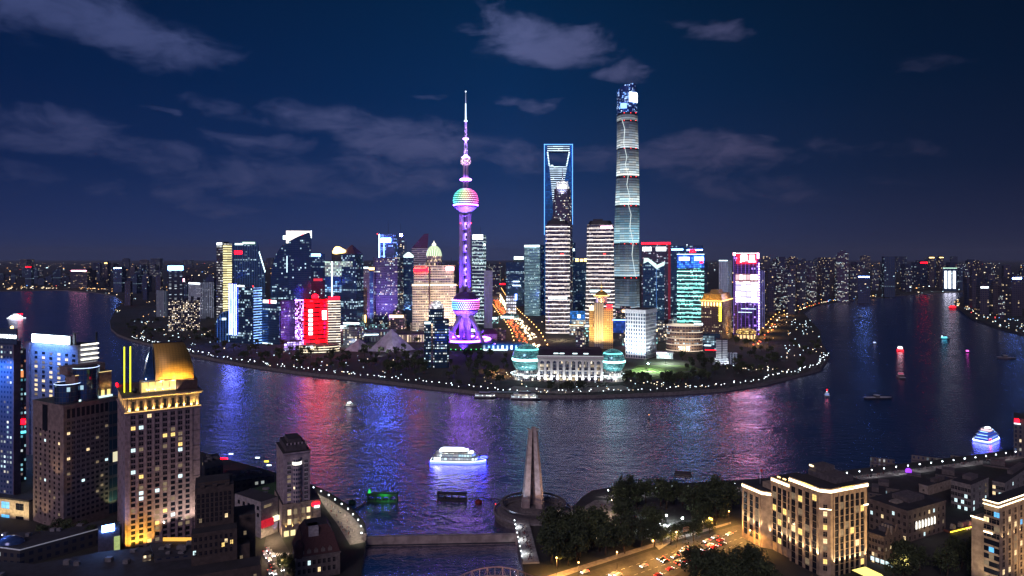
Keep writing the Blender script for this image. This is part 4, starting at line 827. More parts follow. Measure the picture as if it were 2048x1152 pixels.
def round_mall():
    T = Tower('mall', 'round stone shopping mall with lit ledges and a rooftop sign', 1331, 1406, 652, 1195, None, d=50, n_body=False); s = T.hw
    mb = MB(); mb.lathe([(s, 0), (s, T.h), (s*.95, T.h), (s*.95, T.h-1), (0, T.h-.9)], 0, 0, 56, smooth=False, vz=True, sq=.72)
    T.part('drum', mb, facade('mall_stone', (.34, .25, .20), (.06, .05, .05), 5, 5.4, .2, (.35, .2), .3, 0, .8, (CW, CC), seed=89, band=(10.8, .1, (1, .85, .65), .75)))
    T.part('entrance', MB().lathe([(s*.5, 0), (s*.5, 10), (0, 10.2)], 0, -s*.4, 24, sq=.72, smooth=False, vz=True), facade('mall_entrance', (.5, .42, .34), (.3, .25, .2), 4, 10, .2, (.05, .1), 1.2, 0, 1.4, ((1, .9, .75), CW), seed=90, clus=False))
    o = T.part('roof_sign', MB().box(T.lx(1388), T.lx(1407), -s*.5, -s*.5+.6, T.h, T.h+5.5), STEEL); text('sign_letters', 'SUPER BRAND', WHITE_SIGN, o, (T.lx(1397), -s*.5-.2, T.h+3), T.lx(1407)-T.lx(1389), height=4)
    flood(T, [-s*.6, 0, s*.6], 24, 3, 14, 16000, (1, .78, .5), 100, y=-s*.7)
round_mall()
T = Tower('office_block', 'dark low wing with coloured shop lights right of the round mall', 1406, 1440, 668, 1215, DG('dark_wing', 91, .4, .05, .9), d=30); T.front('shop_sign', 1410, 1436, 700, 703, RED_SIGN); T.front('shop_sign', 1408, 1422, 690, 692, COOL)
def gold_hotel():
    T = Tower('hotel', 'brown hotel tower with glowing gold roof and a yellow upright sign', 1402, 1463, 603, 1330, facade('brown_hotel', (.16, .10, .08), (.04, .03, .03), 3.4, 3.8, .3, (.3, .25), .3, 0, 1.4, ((1, .8, .45), CW), seed=92), xc=1444, t=28)
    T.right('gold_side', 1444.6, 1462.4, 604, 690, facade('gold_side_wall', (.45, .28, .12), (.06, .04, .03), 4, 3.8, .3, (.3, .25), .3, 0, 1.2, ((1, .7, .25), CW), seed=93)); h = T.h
    T.part('cornice', MB().box(-T.hw-2.5, T.hw+2.5, -T.hd-2.5, T.hd+2.5, h, h+1.6), glow('gold_cornice', (1, .6, .15), 1.8))
    P = T.poly; T.part('gold_roof', MB().prism(P, h+1.6, h+14, T.inset(.82)).prism(T.inset(.45), h+14, h+21, T.inset(.36)), [mat('gold_roof_panels', (.6, .36, .1), .4, .5), mat('gold_roof_panels', ())])
    for k in range(7): x = -T.hw+T.w*(k+.5)/7; T.part('roof_uplight', MB().box(x-1.1, x+1.1, -T.hd-2.2, -T.hd-1, h-9, h-2), GOLD_SIGN)
    flood(T, [-T.hw*.6, 0, T.hw*.6], 9, h+1.8, h+12, 15000, (1, .6, .15), 120); p = Vector((T.hw+10, 0, h+1)); lamp('floodlight', T.root, p, 15000, (1, .6, .15), .4, 'SPOT', (Vector((T.hw-4, 0, h+12))-p).to_track_quat('-Z', 'Y').to_euler(), 120, .8)
    p = Vector((T.hw+18, -4, 3)); lamp('floodlight', T.root, p, 60000, (1, .6, .2), .4, 'SPOT', (Vector((T.hw, 0, 40))-p).to_track_quat('-Z', 'Y').to_euler(), 95, .8)
    for k in range(8): T.part('upright_sign_letter', MB().box(T.hw-5.5, T.hw-1.2, -T.hd-1.1, -T.hd-.4, T.z(610+k*4.7), T.z(606.2+k*4.7)), YELLOW_LED)
gold_hotel()
def screen_tower():
    T = Tower('screen_tower', 'tower with a red Chinese rooftop sign above a large white video screen', 1467, 1518, 508, 1385, None, d=36, n_body=False)
    def arcp(c):
        P = [(-T.hw, T.hd), (-T.hw, -T.hd)]+[(-T.hw+T.w*k/10, -T.hd-c*math.sin(PI*k/10)) for k in range(1, 10)]+[(T.hw, -T.hd), (T.hw, T.hd)]; return P
    T.part('body', MB().prism(arcp(4), 8, T.h), [facade('violet_glass', (.12, .06, .2), (.06, .03, .12), 3, 4.2, .06, (.15, .08), .12, .02, 1.2, ((.45, .2, 1), (.6, .5, 1)), seed=94, rough=.12, vband=(9, .07, (.35, .15, 1), .6)), ROOF])
    Z = T.z
    b = T.part('red_sign', MB().box(T.lx(1474), T.lx(1513), -T.hd-5.6, -T.hd-4.4, Z(527), Z(508)), RED_SIGN); text('sign_letters', '震旦', WHITE_SIGN, b, (T.lx(1495.5), -T.hd-5.8, Z(517.5)), T.lx(1511)-T.lx(1479), height=Z(509.5)-Z(525.5), bold=.045)
    T.part('top_light', MB().box(T.lx(1466), T.lx(1471), -T.hd-1, -T.hd+2, Z(511), Z(505)), PINK_SIGN); T.part('top_light', MB().box(T.lx(1514), T.lx(1518), -T.hd-3, -T.hd, Z(517), Z(506)), PINK_SIGN)
    T.part('roof_rail', MB().box(T.lx(1470), T.lx(1516), -T.hd-1, -T.hd-.5, Z(507), Z(506)), WHITE_SIGN)
    s1 = facade('pink_white_screen', (.5, .2, .25), (.5, .3, .3), 7, 13, .06, (.1, .1), 1.2, 0, 3.2, ((1, .6, .62), (1, .75, .75)), seed=95, clus=False); s2 = facade('white_video', (.5, .5, .55), (.5, .5, .55), 10, 12, .03, (.06, .06), 1.3, 0, 8, ((.55, .45, 1), (.75, .7, 1)), seed=96, clus=False)
    T.part('pink_screen', MB().box(T.lx(1471), T.lx(1516), -T.hd-5.2, -T.hd-4.3, Z(564), Z(547.5)), [s1]); T.part('video_screen', MB().box(T.lx(1471), T.lx(1516), -T.hd-5.2, -T.hd-4.3, Z(604.5), Z(564.5)), [s2])
    mb = MB()
    for k in range(26): mb.box(T.hw-1.2, T.hw+.6, -T.hd-1.2, -T.hd-.2, Z(529+k*5.2), Z(526+k*5.2))
    tag(T.part('edge_led_column', mb, glow('lavender_led', (.42, .25, 1), 10)), kind='stuff')
    for py, a, b in ((617, 1482, 1512), (624, 1476, 1504)): T.part('light_line', MB().box(T.lx(a), T.lx(b), -T.hd-5, -T.hd-4.2, Z(py+.6), Z(py)), COOL)
    g = mat('gold_base', (.6, .4, .15), .4, .4)
    T.part('base_ring', MB().lathe([(T.hw*1.0, Z(669)), (T.hw*1.12, Z(667)), (T.hw*1.12, Z(661)), (T.hw*.95, Z(656)), (T.hw*.8, Z(655))], 0, 0, 40, vz=True), facade('gold_ring_lights', (.5, .3, .1), (.5, .3, .1), 3, 3.4, .1, (.3, .3), .9, 0, 1.8, ((1, .6, .12), (1, .7, .25)), seed=97, clus=False))
    for k in range(11): a = PI+PI*k/10; T.part('base_column', MB().tube((T.hw*.92*math.cos(a), T.hw*.92*math.sin(a), 0), (T.hw*.92*math.cos(a), T.hw*.92*math.sin(a), Z(669)), 1.3, 1.3, 8), CREAM)
    T.part('lobby', MB().lathe([(T.hw*.8, 0), (T.hw*.8, Z(669)), (0, Z(669))], 0, 0, 32, smooth=False), glow('lobby_gold', (1, .65, .3), 1.1)); T.part('gold_figure', MB().lathe([(2, Z(655)), (2.2, Z(651)), (1, Z(648)), (1.2, Z(647)), (0, Z(645))], T.lx(1503), -T.hd*.6, 10), GOLD_SIGN)
screen_tower()
T = Tower('apartment_tower', 'pale ribbed tower left of the tower with the red Chinese sign', 1438, 1464, 521, 1620, facade('pale_ribs', (.3, .3, .4), (.1, .1, .15), 3, 3.6, .25, (.1, .1), .06, 0, .6, (CC, CW), vband=(4.4, .34, (.7, .75, 1), .2), seed=98), xc=1455, t=30); T.part('roof_lights', MB().box(-T.hw, T.hw, -T.hd-.6, -T.hd-.1, T.h-1, T.h+.8), COOL)
T = Tower('apartment_tower', 'violet tower close behind the right edge of the screen tower', 1516, 1529, 541, 1600, facade('violet_ribs', (.14, .12, .3), (.06, .05, .14), 3, 3.6, .25, (.1, .1), .1, 0, .6, (CC, CW), vband=(4.4, .3, (.4, .4, 1), .22), seed=99), d=24); T.part('plant_room', MB().box(-4, 4, -4, 4, T.h, T.h+5), STEEL)
def stepped_block():
    T = Tower('office_block', 'small white stepped block with a dark centre slot near the right riverbank', 1429, 1462, 680, 1045, None, d=20, n_body=False)
    wm = facade('white_louvres', (.6, .62, .62), (.16, .17, .18), 20, 2.6, .02, (.45, .1), .02, 0, .4, (CC, CC), seed=100); P = lambda a, b: [(T.lx(a), -10), (T.lx(b), -10), (T.lx(b), 10), (T.lx(a), 10)]
    T.part('tower', MB().prism(P(1432, 1455), 0, T.h), [wm, ROOF]); T.part('centre_slot', MB().box(T.lx(1443), T.lx(1445), -10.6, -10.1, 0, T.h), DKGLASS)
    T.part('base_wing', MB().prism([(T.lx(1424), -12), (T.lx(1458), -12), (T.lx(1458), 9), (T.lx(1424), 9)], 0, T.z(716), [(T.lx(1430), -10.4), (T.lx(1457), -10.4), (T.lx(1457), 9), (T.lx(1430), 9)]), [wm, ROOF]); T.part('rear_block', MB().box(T.lx(1455)+.3, T.lx(1475), 0, 14, 0, T.z(708)), [facade('grey_ribs', ()), ])
    flood(T, [-6, 6], 14, 2, 12, 7000, (.85, .97, 1), 100)
stepped_block()
T = Tower('aquarium_hall', 'blue lit hall with a row of tall white windows beside the TV tower', 964, 1052, 688, 1215, facade('tall_white_windows', (.03, .12, .3), (.1, .2, .3), 8, 12, .3, (.12, .3), 1.3, 0, 2.2, ((.7, .85, 1), (.85, .95, 1)), seed=101, clus=False, wall_emit=None), d=26); T.part('flat_roof', MB().box(-T.hw-2, T.hw+2, -T.hd-2, T.hd, T.h, T.h+1), mat('blue_roof', (.04, .08, .16), .6)); flood(T, [-T.hw*.6, 0, T.hw*.6], 16, 2, 6, 9000, (.1, .45, 1), 110); T.front('canopy_lights', 966, 1015, 698, 700, COOL, out=3)
T = Tower('villa', 'low pavilion with a dark hipped roof beside the glowing avenue', 968, 994, 668, 1330, CREAM, d=22); T.part('hipped_roof', MB().prism([(-T.hw-2, -T.hd-2), (T.hw+2, -T.hd-2), (T.hw+2, T.hd+2), (-T.hw-2, T.hd+2)], T.h, T.h+8, [(-T.hw*.5, -1), (T.hw*.5, -1), (T.hw*.5, 1), (-T.hw*.5, 1)]), [mat('plum_hip_roof', (.12, .05, .05), .7), STEEL])
# ------------------------------------------------------------------ roads, lawn and lamps of the far bank
rnd = random.Random(7)
BANKW = [G(*p) for p in BANK]
def inside(x, y, P):
    c = False; n = len(P)
    for i in range(n):
        x1, y1 = P[i][0], P[i][1]; x2, y2 = P[i-1][0], P[i-1][1]
        if (y1 > y) != (y2 > y) and x < (x2-x1)*(y-y1)/(y2-y1)+x1: c = not c
    return c
FARLAND = [(p.x, p.y) for p in BANKW]+[(14000, 1500), (45000, 20000), (45000, 55000), (-45000, 55000), (-45000, 20000), (-14000, 3600)]
FOOT = [(o.location.x, o.location.y, max(12, .5*max([abs(v.co.x)+abs(v.co.y) for c in o.children if c.type == 'MESH' for v in c.data.vertices] or [15]))) for o in COL.objects if o.type == 'EMPTY']
def free(x, y, r=3):
    return all((x-a)**2+(y-b)**2 > (q+r)**2 for a, b, q in FOOT)
def strip(name, pts, w, m, z=ZG+.03):
    mb = MB(); L = []
    for i, p in enumerate(pts):
        a, b = Vector(pts[max(0, i-1)]), Vector(pts[min(len(pts)-1, i+1)]); d = (b-a); d.z = 0; d.normalize(); n = Vector((-d.y, d.x, 0)); ww = w[i] if isinstance(w, (list, tuple)) else w
        L.append((Vector(p)+n*ww/2, Vector(p)-n*ww/2))
    for (a, b), (c, d) in zip(L, L[1:]):
        mb.face([(b.x, b.y, z), (d.x, d.y, z), (c.x, c.y, z), (a.x, a.y, z)])
    return tag(mb.build(name, m), kind='structure')
AVENUE = [G(x, y, ZG) for x, y in ((1062, 700), (1052, 672), (1036, 650), (1018, 630), (1004, 612), (994, 594), (987, 578), (984, 562))]
strip('avenue_road', AVENUE, [44, 46, 50, 55, 60, 70, 90, 120], ASPH)
RING = [G(x, y, ZG) for x, y in ((1512, 690), (1535, 668), (1548, 650), (1562, 634), (1590, 622), (1640, 606), (1700, 596))]
strip('riverside_road', RING, 18, ASPH, ZG+.04)
mb = MB(); mb.cap([(p.x, p.y) for p in (G(1250, 752, ZG), G(1300, 759, ZG), G(1375, 755, ZG), G(1415, 742, ZG), G(1380, 731, ZG), G(1275, 730, ZG))], ZG+.03)
tag(mb.build('lawn', mat('lit_grass', (.09, .15, .04), .9, var=.5, scale=.08)), kind='structure')
strip('lawn_path', [G(1262, 748, ZG), G(1310, 742, ZG), G(1350, 746, ZG), G(1400, 740, ZG)], 2.5, PAVE, ZG+.05)
strip('forecourt', [G(1020, 776, ZG), G(1120, 783, ZG), G(1255, 775, ZG)], 30, PAVE, ZG+.03)

LAMPW = glow('lamp_globe_white', (.8, .93, 1), 6, False); LAMPO = glow('lamp_head_orange', (1, .50, .14), 8, False)
def lamp_proto(label, cat, group, h, r, m):
    q = thing('street_lamp', label, cat, (0, 0, -500), 0, group)
    MB().tube((0, 0, 0), (0, 0, h), .09, .06, 6, 0).build('pole', STEEL, q)
    MB().ball((0, 0, h+r*.8), r, 8, 6).build('lamp_globe', m, q)
    return q
def along(P, step):
    """points every step metres along a polyline, with the left-hand normal"""
    out = []; acc = 0
    for a, b in zip(P, P[1:]):
        a, b = Vector(a), Vector(b); L = (b-a).length; d = (b-a).normalized()
        while acc < L: out.append((a+d*acc, Vector((-d.y, d.x, 0)))); acc += step
        acc -= L
    return out
used = set()
def place(proto, loc, rz=0, label=None, sc=None):
    """first call moves the prototype itself, later calls copy it"""
    if proto.name not in used:
        used.add(proto.name); proto.location = loc; proto.rotation_euler = (0, 0, rz)
        if sc: proto.scale = (sc,)*3 if isinstance(sc, (int, float)) else sc
        if label: proto['label'] = label
        KIDS[proto.name] = list(proto.children); return proto
    return copy_tree(proto, loc, rz, label, sc)
q = lamp_proto('white globe lamp on a slim post along the far river promenade', 'street lamp', 'lamps along the far river promenade', 4.0, .42, LAMPW)
i0 = BANK.index((262, 682)); i1 = BANK.index((1660, 716))
for p, n in along(BANKW[i0:i1+1], 9.0):
    j = rnd.uniform(2, 9); place(q, (p.x+n.x*j+rnd.uniform(-3, 3), p.y+n.y*j, ZG), 0, None, rnd.uniform(.7, 1.25))
q = lamp_proto('orange street lamp lining the glowing avenue between the towers', 'street lamp', 'orange lamps along the avenue', 9, .9, LAMPO)
for p, n in along(AVENUE, 62):
    for s in (-1, 1):
        if p.y < 3600: place(q, (p.x+n.x*s*(24+p.y*.004), p.y, ZG))
q = lamp_proto('orange street lamp beside the riverside road near the right bend', 'street lamp', 'orange lamps along the riverside road', 9, .8, LAMPO)
for p, n in along(RING, 80):
    if p.y < 2600: place(q, (p.x+n.x*11, p.y+n.y*11, ZG))
def downlight(p, w, c, h=14, size=150):
    lamp('downward_spot', None, (p[0], p[1], ZG+h), w, c, .3, 'SPOT', (0, 0, 0), size, .5)
ORANGE = (1, .45, .12)
for k, (p, n) in enumerate(along(AVENUE, 95)):
    if p.y < 3300: downlight(p, 38000*(1+p.y/2500), ORANGE, 26, 150)
for p, n in along(RING, 150)[:6]: downlight(p, 40000, ORANGE, 20, 155)
for px, py in ((1000, 752), (985, 742)): downlight(G(px, py, ZG), 26000, ORANGE, 12)
for px, py in ((1165, 690), (1120, 680), (1180, 668)): downlight(G(px, py, ZG), 60000, (1, .7, .4), 20)
# floodlight masts beside the lawn
for px, py, lab in ((1296, 742, 'tall floodlight mast with a brilliant white head on the lit lawn'), (1331, 727, 'tall floodlight mast with a greenish white head behind the lit lawn')):
    p = G(px, py, ZG); q = thing('floodlight_mast', lab, 'floodlight', p); MB().tube((0, 0, 0), (0, 0, 10), .2, .12, 6).build('pole', STEEL, q)
    MB().ball((0, 0, 10.6), 1.1, 10, 8).build('lamp_head', glow('flood_head', (.5, 1, .85), 60), q)
    lamp('floodlight', q, (0, 0, 16), 95000, (.8, 1, .7), .3, 'SPOT', (0, 0, 0), 155, .4)
# small green star light on the right point
for px, py, m_, lab in ((1556, 644, GREEN_LED, 'small green star lamp by the riverside road'), (1586, 634, RED_SIGN, 'red topped lit pavilion on the right riverbank')):
    pass

# cars on the avenue and lights of the city as far as one can see
def lights_mesh(name, pts, mats):
    mb = MB()
    for (x, y, z, r, m) in pts: mb.box(x-r, x+r, y-r, y+r, z-r*.7, z+r*.7, m)
    return tag(mb.build(name, mats), kind='stuff')
pts = []
for p, n in along(AVENUE, 9):
    for s in (-1, 1):
        for k in range(2):
            if rnd.random() < .45 and p.y < 3900:
                pts.append((p.x+n.x*s*rnd.uniform(3, 20), p.y+rnd.uniform(-5, 5), ZG+1, .9+p.y*.00022, 0 if s > 0 else 1))
for p, n in along(RING, 12):
    if rnd.random() < .35: pts.append((p.x+n.x*rnd.uniform(-7, 7), p.y, ZG+1, .9, rnd.choice((0, 1, 2))))
lights_mesh('avenue_traffic', pts, [glow('tail_lights', (1, .12, .03), 3, False), glow('head_lights', (1, .8, .5), 4, False), glow('amber_lights', (1, .5, .1), 4, False)])
CITYL = [glow('far_orange', (1, .5, .16), 3.2, False), glow('far_warm', (1, .8, .5), 3.2, False), glow('far_cool', (.65, .9, 1), 3, False), glow('far_red', (1, .08, .08), 3, False), glow('far_blue', (.15, .4, 1), 2.6, False)]
pts = []; N = 0
while N < 1500:
    px = rnd.uniform(-60, 2110); u = rnd.random()
    py = YH+10+70*u**2.6 if rnd.random() < .72 else YH+14+rnd.random()*(150 if 230 < px < 1640 else 60)
    p = G(px, py, ZG)
    if not inside(p.x, p.y, FARLAND) or not free(p.x, p.y, 2): continue
    if p.y < 1500 and rnd.random() < .3: continue
    N += 1
    pts.append((p.x, p.y, ZG+rnd.choice((4, 6, 9, 14, 25)) if p.y > 1700 else ZG+rnd.choice((1, 3, 4)), min(4.2, .2+p.y*.0004)*(.3+1.1*rnd.random()**2.2), rnd.choices(range(5), (40, 34, 18, 4, 5))[0]))
lights_mesh('distant_city_lights', pts, CITYL)
pts = []
for (x0, y0), (x1, y1), n, mm in (((0, 577), (112, 576), 70, (1, 0, 1)), ((150, 574), (245, 582), 60, (1, 0, 0)), ((160, 580), (240, 592), 26, (1, 2, 1)), ((222, 598), (236, 625), 26, (2, 1, 2)), ((1650, 603), (1738, 594), 40, (2, 4, 3)), ((1740, 594), (1950, 580), 90, (1, 2, 1)), ((1920, 596), (1914, 612), 26, (1, 0, 1)),
        ((1914, 604), (1990, 646), 120, (1, 1, 2)), ((1960, 640), (2060, 668), 90, (2, 2, 1)), ((1930, 600), (2040, 640), 60, (0, 3, 4)), ((1570, 640), (1640, 680), 60, (2, 1, 2)), ((1560, 690), (1655, 720), 50, (2, 1, 2)), ((1440, 735), (1600, 745), 60, (1, 2, 1)), ((250, 640), (420, 690), 110, (2, 1, 2)), ((280, 600), (420, 640), 60, (0, 0, 1)), ((440, 692), (600, 740), 60, (2, 1, 2)), ((620, 715), (860, 762), 70, (2, 1, 2)), ((960, 745), (1260, 785), 90, (1, 2, 1)), ((1260, 765), (1450, 778), 50, (1, 2, 1))):
    for k in range(int(n*.5)):
        f = rnd.random(); px = x0+(x1-x0)*f+rnd.gauss(0, 3); py = y0+(y1-y0)*rnd.random() if abs(y1-y0) > 24 and abs(x1-x0) > 60 else y0+(y1-y0)*f+rnd.gauss(0, 1.6); p = G(px, py, ZG+2)
        if not inside(p.x, p.y, FARLAND): continue
        pts.append((p.x, p.y, ZG+rnd.choice((2, 3, 5)), min(3.0, .16+p.y*.00036)*rnd.uniform(.45, 1), rnd.choice(mm)))
lights_mesh('waterfront_lights', pts, CITYL)

# ------------------------------------------------------------------ far skyline, one object for each tower
FAR = [facade('far_wall_%d' % i, w, g, cw, ch, .2, (.3, .2), fr, ff, es, lit, seed=200+i, rough=.2) for i, (w, g, cw, ch, fr, ff, es, lit) in enumerate((
    ((.06, .06, .10), (.03, .04, .08), 5, 5, .13, 0, 1.0, (CW, CC)), ((.08, .07, .09), (.03, .03, .05), 6, 5.5, .08, 0, 1.1, (CW, (1, .75, .45))), ((.05, .07, .12), (.02, .05, .1), 8, 6, .07, .02, .9, (CC, (.6, .8, 1))),
    ((.09, .07, .11), (.04, .03, .06), 4, 4, .26, 0, 1.1, ((1, .85, .6), CC)), ((.04, .05, .09), (.02, .03, .07), 7, 6, .05, 0, 1.0, (CW, CC))))]
def far_tower(px, yt, wpx, Y, m, label, group, crown=None):
    s = Y/F; w = wpx*s/2; d = w*rnd.uniform(.7, 1.1); h = gz(yt, Y)-ZG
    if h < 8: h = rnd.uniform(10, 26)
    mb = MB(); mb.prism([(-w, -d), (w, -d), (w, d), (-w, d)], 0, h)
    if rnd.random() < .6: k = rnd.uniform(.4, .7); mb.prism([(-w*k, -d*k), (w*k, -d*k), (w*k, d*k), (-w*k, d*k)], h, h+rnd.uniform(3, 9), mt=1)
    if crown is not None: mb.box(-w*.9, w*.9, -d-.8, -d-.1, h-rnd.uniform(4, 7), h-1, 2)
    o = mb.build('highrise', [m, ROOF]+([crown] if crown is not None else []))
    o.location = (gx(px, Y), Y, ZG); o.rotation_euler.z = rnd.uniform(-.5, .5); tag(o, label, 'high-rise', group); FOOT.append((o.location.x, Y, w)); return o
CRW = [WHITE_SIGN, BLUE_SIGN, RED_SIGN, WARM, GOLD_SIGN]
def scatter(n, x0, x1, yr, wr, Yr, lab, grp, mats, pc=.0):
    k = 0; tries = 0
    while k < n and tries < 4000:
        tries += 1; px = rnd.uniform(x0, x1); Y = rnd.uniform(*Yr); X = gx(px, Y)
        if not inside(X, Y, FARLAND) or not inside(X, Y-40, FARLAND) or not free(X, Y, 6): continue
        far_tower(px, rnd.uniform(*yr), rnd.uniform(*wr), Y, FAR[rnd.choice(mats)], lab, grp, rnd.choice(CRW) if rnd.random() < pc else None); k += 1
scatter(46, -20, 330, (524, 560), (6, 15), (3900, 6500), 'small dark high-rise with scattered lit windows on the skyline left of the towers', 'far high-rises on the left skyline', (0, 1, 2, 4), 0)
scatter(40, -40, 2090, (511, 521), (7, 22), (8500, 13000), 'tiny hazy high-rise breaking the far horizon', 'tiny high-rises along the far horizon', (4, 4, 1), 0)
scatter(14, 250, 440, (545, 580), (8, 16), (2100, 3400), 'dim mid-rise among the lights behind the left apartment block', 'mid-rises behind the left apartment block', (0, 1, 2, 4), 0)
scatter(34, 480, 1010, (520, 560), (8, 18), (2300, 4200), 'dark high-rise glimpsed between the glass towers of the far bank', 'high-rises glimpsed between the glass towers', (0, 1, 2), 0)
scatter(18, 980, 1440, (522, 560), (9, 18), (2500, 4200), 'dark high-rise behind the super-tall towers', 'high-rises behind the super-tall towers', (0, 2, 3), 0)
scatter(62, 1526, 1720, (512, 552), (9, 17), (1950, 3300), 'dark apartment high-rise dotted with windows right of the screen tower', 'apartment high-rises right of the screen tower', (0, 1, 3), 0)
scatter(44, 1690, 1960, (520, 556), (7, 15), (3000, 5200), 'small dark high-rise with scattered lights behind the right river bend', 'far high-rises behind the right river bend', (0, 1, 2, 4), 0)
scatter(28, 1930, 2080, (530, 580), (9, 16), (2200, 4200), 'dim high-rise inland of the right far bank', 'high-rises inland of the right far bank', (0, 1, 4), 0)
LOWM = [facade('low_wall_%d' % i, w, (.05, .05, .06), 4, 4.2, .15, (.25, .15), fr, .05, 1.1, lit, seed=260+i, clus=False) for i, (w, fr, lit) in enumerate((((.22, .19, .17), .4, (CW, (1, .85, .65))), ((.16, .16, .2), .3, (CC, CW)), ((.2, .15, .2), .35, ((1, .5, .8), CW)), ((.14, .18, .2), .45, ((.4, 1, .9), CC))))]
k = tries = 0
while k < 64 and tries < 4000:
    tries += 1; Y = rnd.uniform(1230, 1900); px = rnd.uniform(436, 1500); X = gx(px, Y)
    if not free(X, Y, 12) or not inside(X, Y-130, FARLAND): continue
    if min((Vector((X, Y))-p.xy).length for p in AVENUE) < 70: continue
    k += 1; o = far_tower(px, YH+(H-ZG-rnd.uniform(9, 34))/Y*F, rnd.uniform(14, 36), Y, LOWM[rnd.randrange(4)], 'low lit block filling a gap between the towers of the far bank', 'low lit blocks between the towers', rnd.choice((None, None, WARM, COOL)))
    if k % 4 == 0: downlight((X, Y-22), 16000, rnd.choice(((1, .6, .28), (1, .8, .6), (.7, .85, 1), (.6, .3, 1))), 16, 150)  # added downlights with no fixture, lift the dark ground among the blocks
for px, yt, w, Y, mi, lab, cr in ((59, 533, 11, 4000, 2, 'far tower with a red glowing top and white outline above the left shore', RED_SIGN), (240, 535, 17, 3300, 2, 'far mid rise with a wide blue white roof sign on the left skyline', BLUE_SIGN), (167, 540, 36, 3800, 1, 'far long low building with a lavender lit roof edge on the left shore', PINK_SIGN),
        (215, 525, 9, 3900, 1, 'far tower with gold lit top floors on the left skyline', GOLD_SIGN), (1686, 505, 20, 2500, 3, 'tallest apartment high-rise right of the screen tower', None), (1777, 513, 20, 2900, 2, 'slim blue glass tower alone beyond the right river bend', None), (1728, 552, 22, 2500, 4, 'low dark block with a brilliant blue white roof sign right of the apartments', BLUE_SIGN),
        (1862, 514, 10, 3900, 1, 'left one of two gold outlined far towers on the right skyline', GOLD_SIGN), (1880, 514, 10, 3900, 1, 'right one of two gold outlined far towers on the right skyline', GOLD_SIGN), (1840, 524, 22, 4100, 4, 'far block with a long red roof sign on the right skyline', RED_SIGN),
        (1965, 572, 16, 1990, 1, 'brown apartment tower with a white roof light on the right far bank', WHITE_SIGN), (1990, 566, 14, 2010, 1, 'plum apartment tower on the right far bank', None), (2024, 554, 22, 1960, 1, 'broad tower with a blue white roof line at the right edge of the far bank', BLUE_SIGN), (2003, 596, 8, 1880, 3, 'short block with blue white stair windows between the right bank towers', None)):
    far_tower(px, yt, w, Y, FAR[mi], lab, None, cr)
def column_tower():
    T = Tower('office_tower', 'far tower with three tall glowing white columns by the right river bend', 1886, 1914, 536, 3400, FAR[2], d=50)
    for a, b in ((1889, 1894), (1897, 1902), (1906, 1911)): T.front('light_column', a, b, 542, 577, WHITE_SIGN, th=3)
    T.part('roof_light', MB().box(-T.hw, T.hw, -T.hd-1, -T.hd, T.h-2, T.h+1), GREENW)
column_tower()

# ------------------------------------------------------------------ trees
def leaf_mat(name, c):
    m, t, b = new_mat(name); ge = t.n('ShaderNodeNewGeometry'); oi = t.n('ShaderNodeObjectInfo')
    n = t.noise(ge.outputs['Position'], .5, 3); k = t.M('ADD', n, t.M('MULTIPLY_ADD', oi.outputs['Random'], .3, -.15))
    t.put(b.inputs['Base Color'], t.ramp(k, [(.3, tuple(x*.55 for x in c)), (.5, c), (.7, (c[0]*1.7, c[1]*1.5, c[2]*1.3))])); b.inputs['Roughness'].default_value = .75
    return m
LEAF = leaf_mat('foliage', (.045, .070, .028)); BARK = mat('bark', (.07, .05, .035), .9, scale=2)
def tree_proto(seed, R0, Ht, nc, nl, ls, label, group, name='tree'):
    r = random.Random(seed); q = thing(name, label, 'tree', (0, 0, -500), 0, group)
    mb = MB(); mb.tube((0, 0, 0), (.1*R0, .05*R0, Ht*.45), R0*.07, R0*.045, 7)
    C_ = []
    for i in range(nc):
        a = r.uniform(0, 2*PI); k = r.random()**.5; zz = Ht*(.42+.5*r.random()); rr = R0*k*(1.05-.55*abs(zz/Ht-.6)/.4)*.85
        C_.append((rr*math.cos(a), rr*math.sin(a), zz, R0*r.uniform(.26, .46)))
        if i < 7: mb.tube((.1*R0, .05*R0, Ht*.4), (rr*math.cos(a)*.8, rr*math.sin(a)*.8, zz), R0*.035, R0*.012, 5)
    mb.build('trunk', BARK, q)
    cm = MB()
    for (x, y, z, cr) in C_:
        for j in range(nl):
            v = Vector((r.gauss(0, 1), r.gauss(0, 1), r.gauss(0, .8))).normalized()*cr*r.uniform(.55, 1.05); p = Vector((x, y, z))+v
            n = (v.normalized()+Vector((r.gauss(0, .5), r.gauss(0, .5), r.gauss(0, .5)+.4))).normalized(); u = n.orthogonal().normalized(); w = n.cross(u); a = r.uniform(0, PI); u, w = u*math.cos(a)+w*math.sin(a), w*math.cos(a)-u*math.sin(a); s = ls*r.uniform(.6, 1.3)
            cm.face([tuple(p-u*s), tuple(p-w*s*.5), tuple(p+u*s), tuple(p+w*s*.5)])
    tag(cm.build('crown', LEAF, q), kind=None)
    return q
FT = [tree_proto(i, 4.6+i*.5, 10+i*1.5, 12, 26, .95, 'dark leafy tree in the wooded strip along the far river promenade', 'trees along the far river promenade') for i in range(3)]
n = 0; tries = 0
zones = ((250, 430, 640, 690, 34), (430, 600, 690, 728, 30), (590, 735, 705, 745, 30), (735, 850, 690, 752, 46), (898, 1020, 712, 775, 30), (1240, 1420, 757, 772, 26), (1360, 1480, 715, 752, 26), (1470, 1640, 685, 748, 40), (1100, 1180, 782, 787, 6))
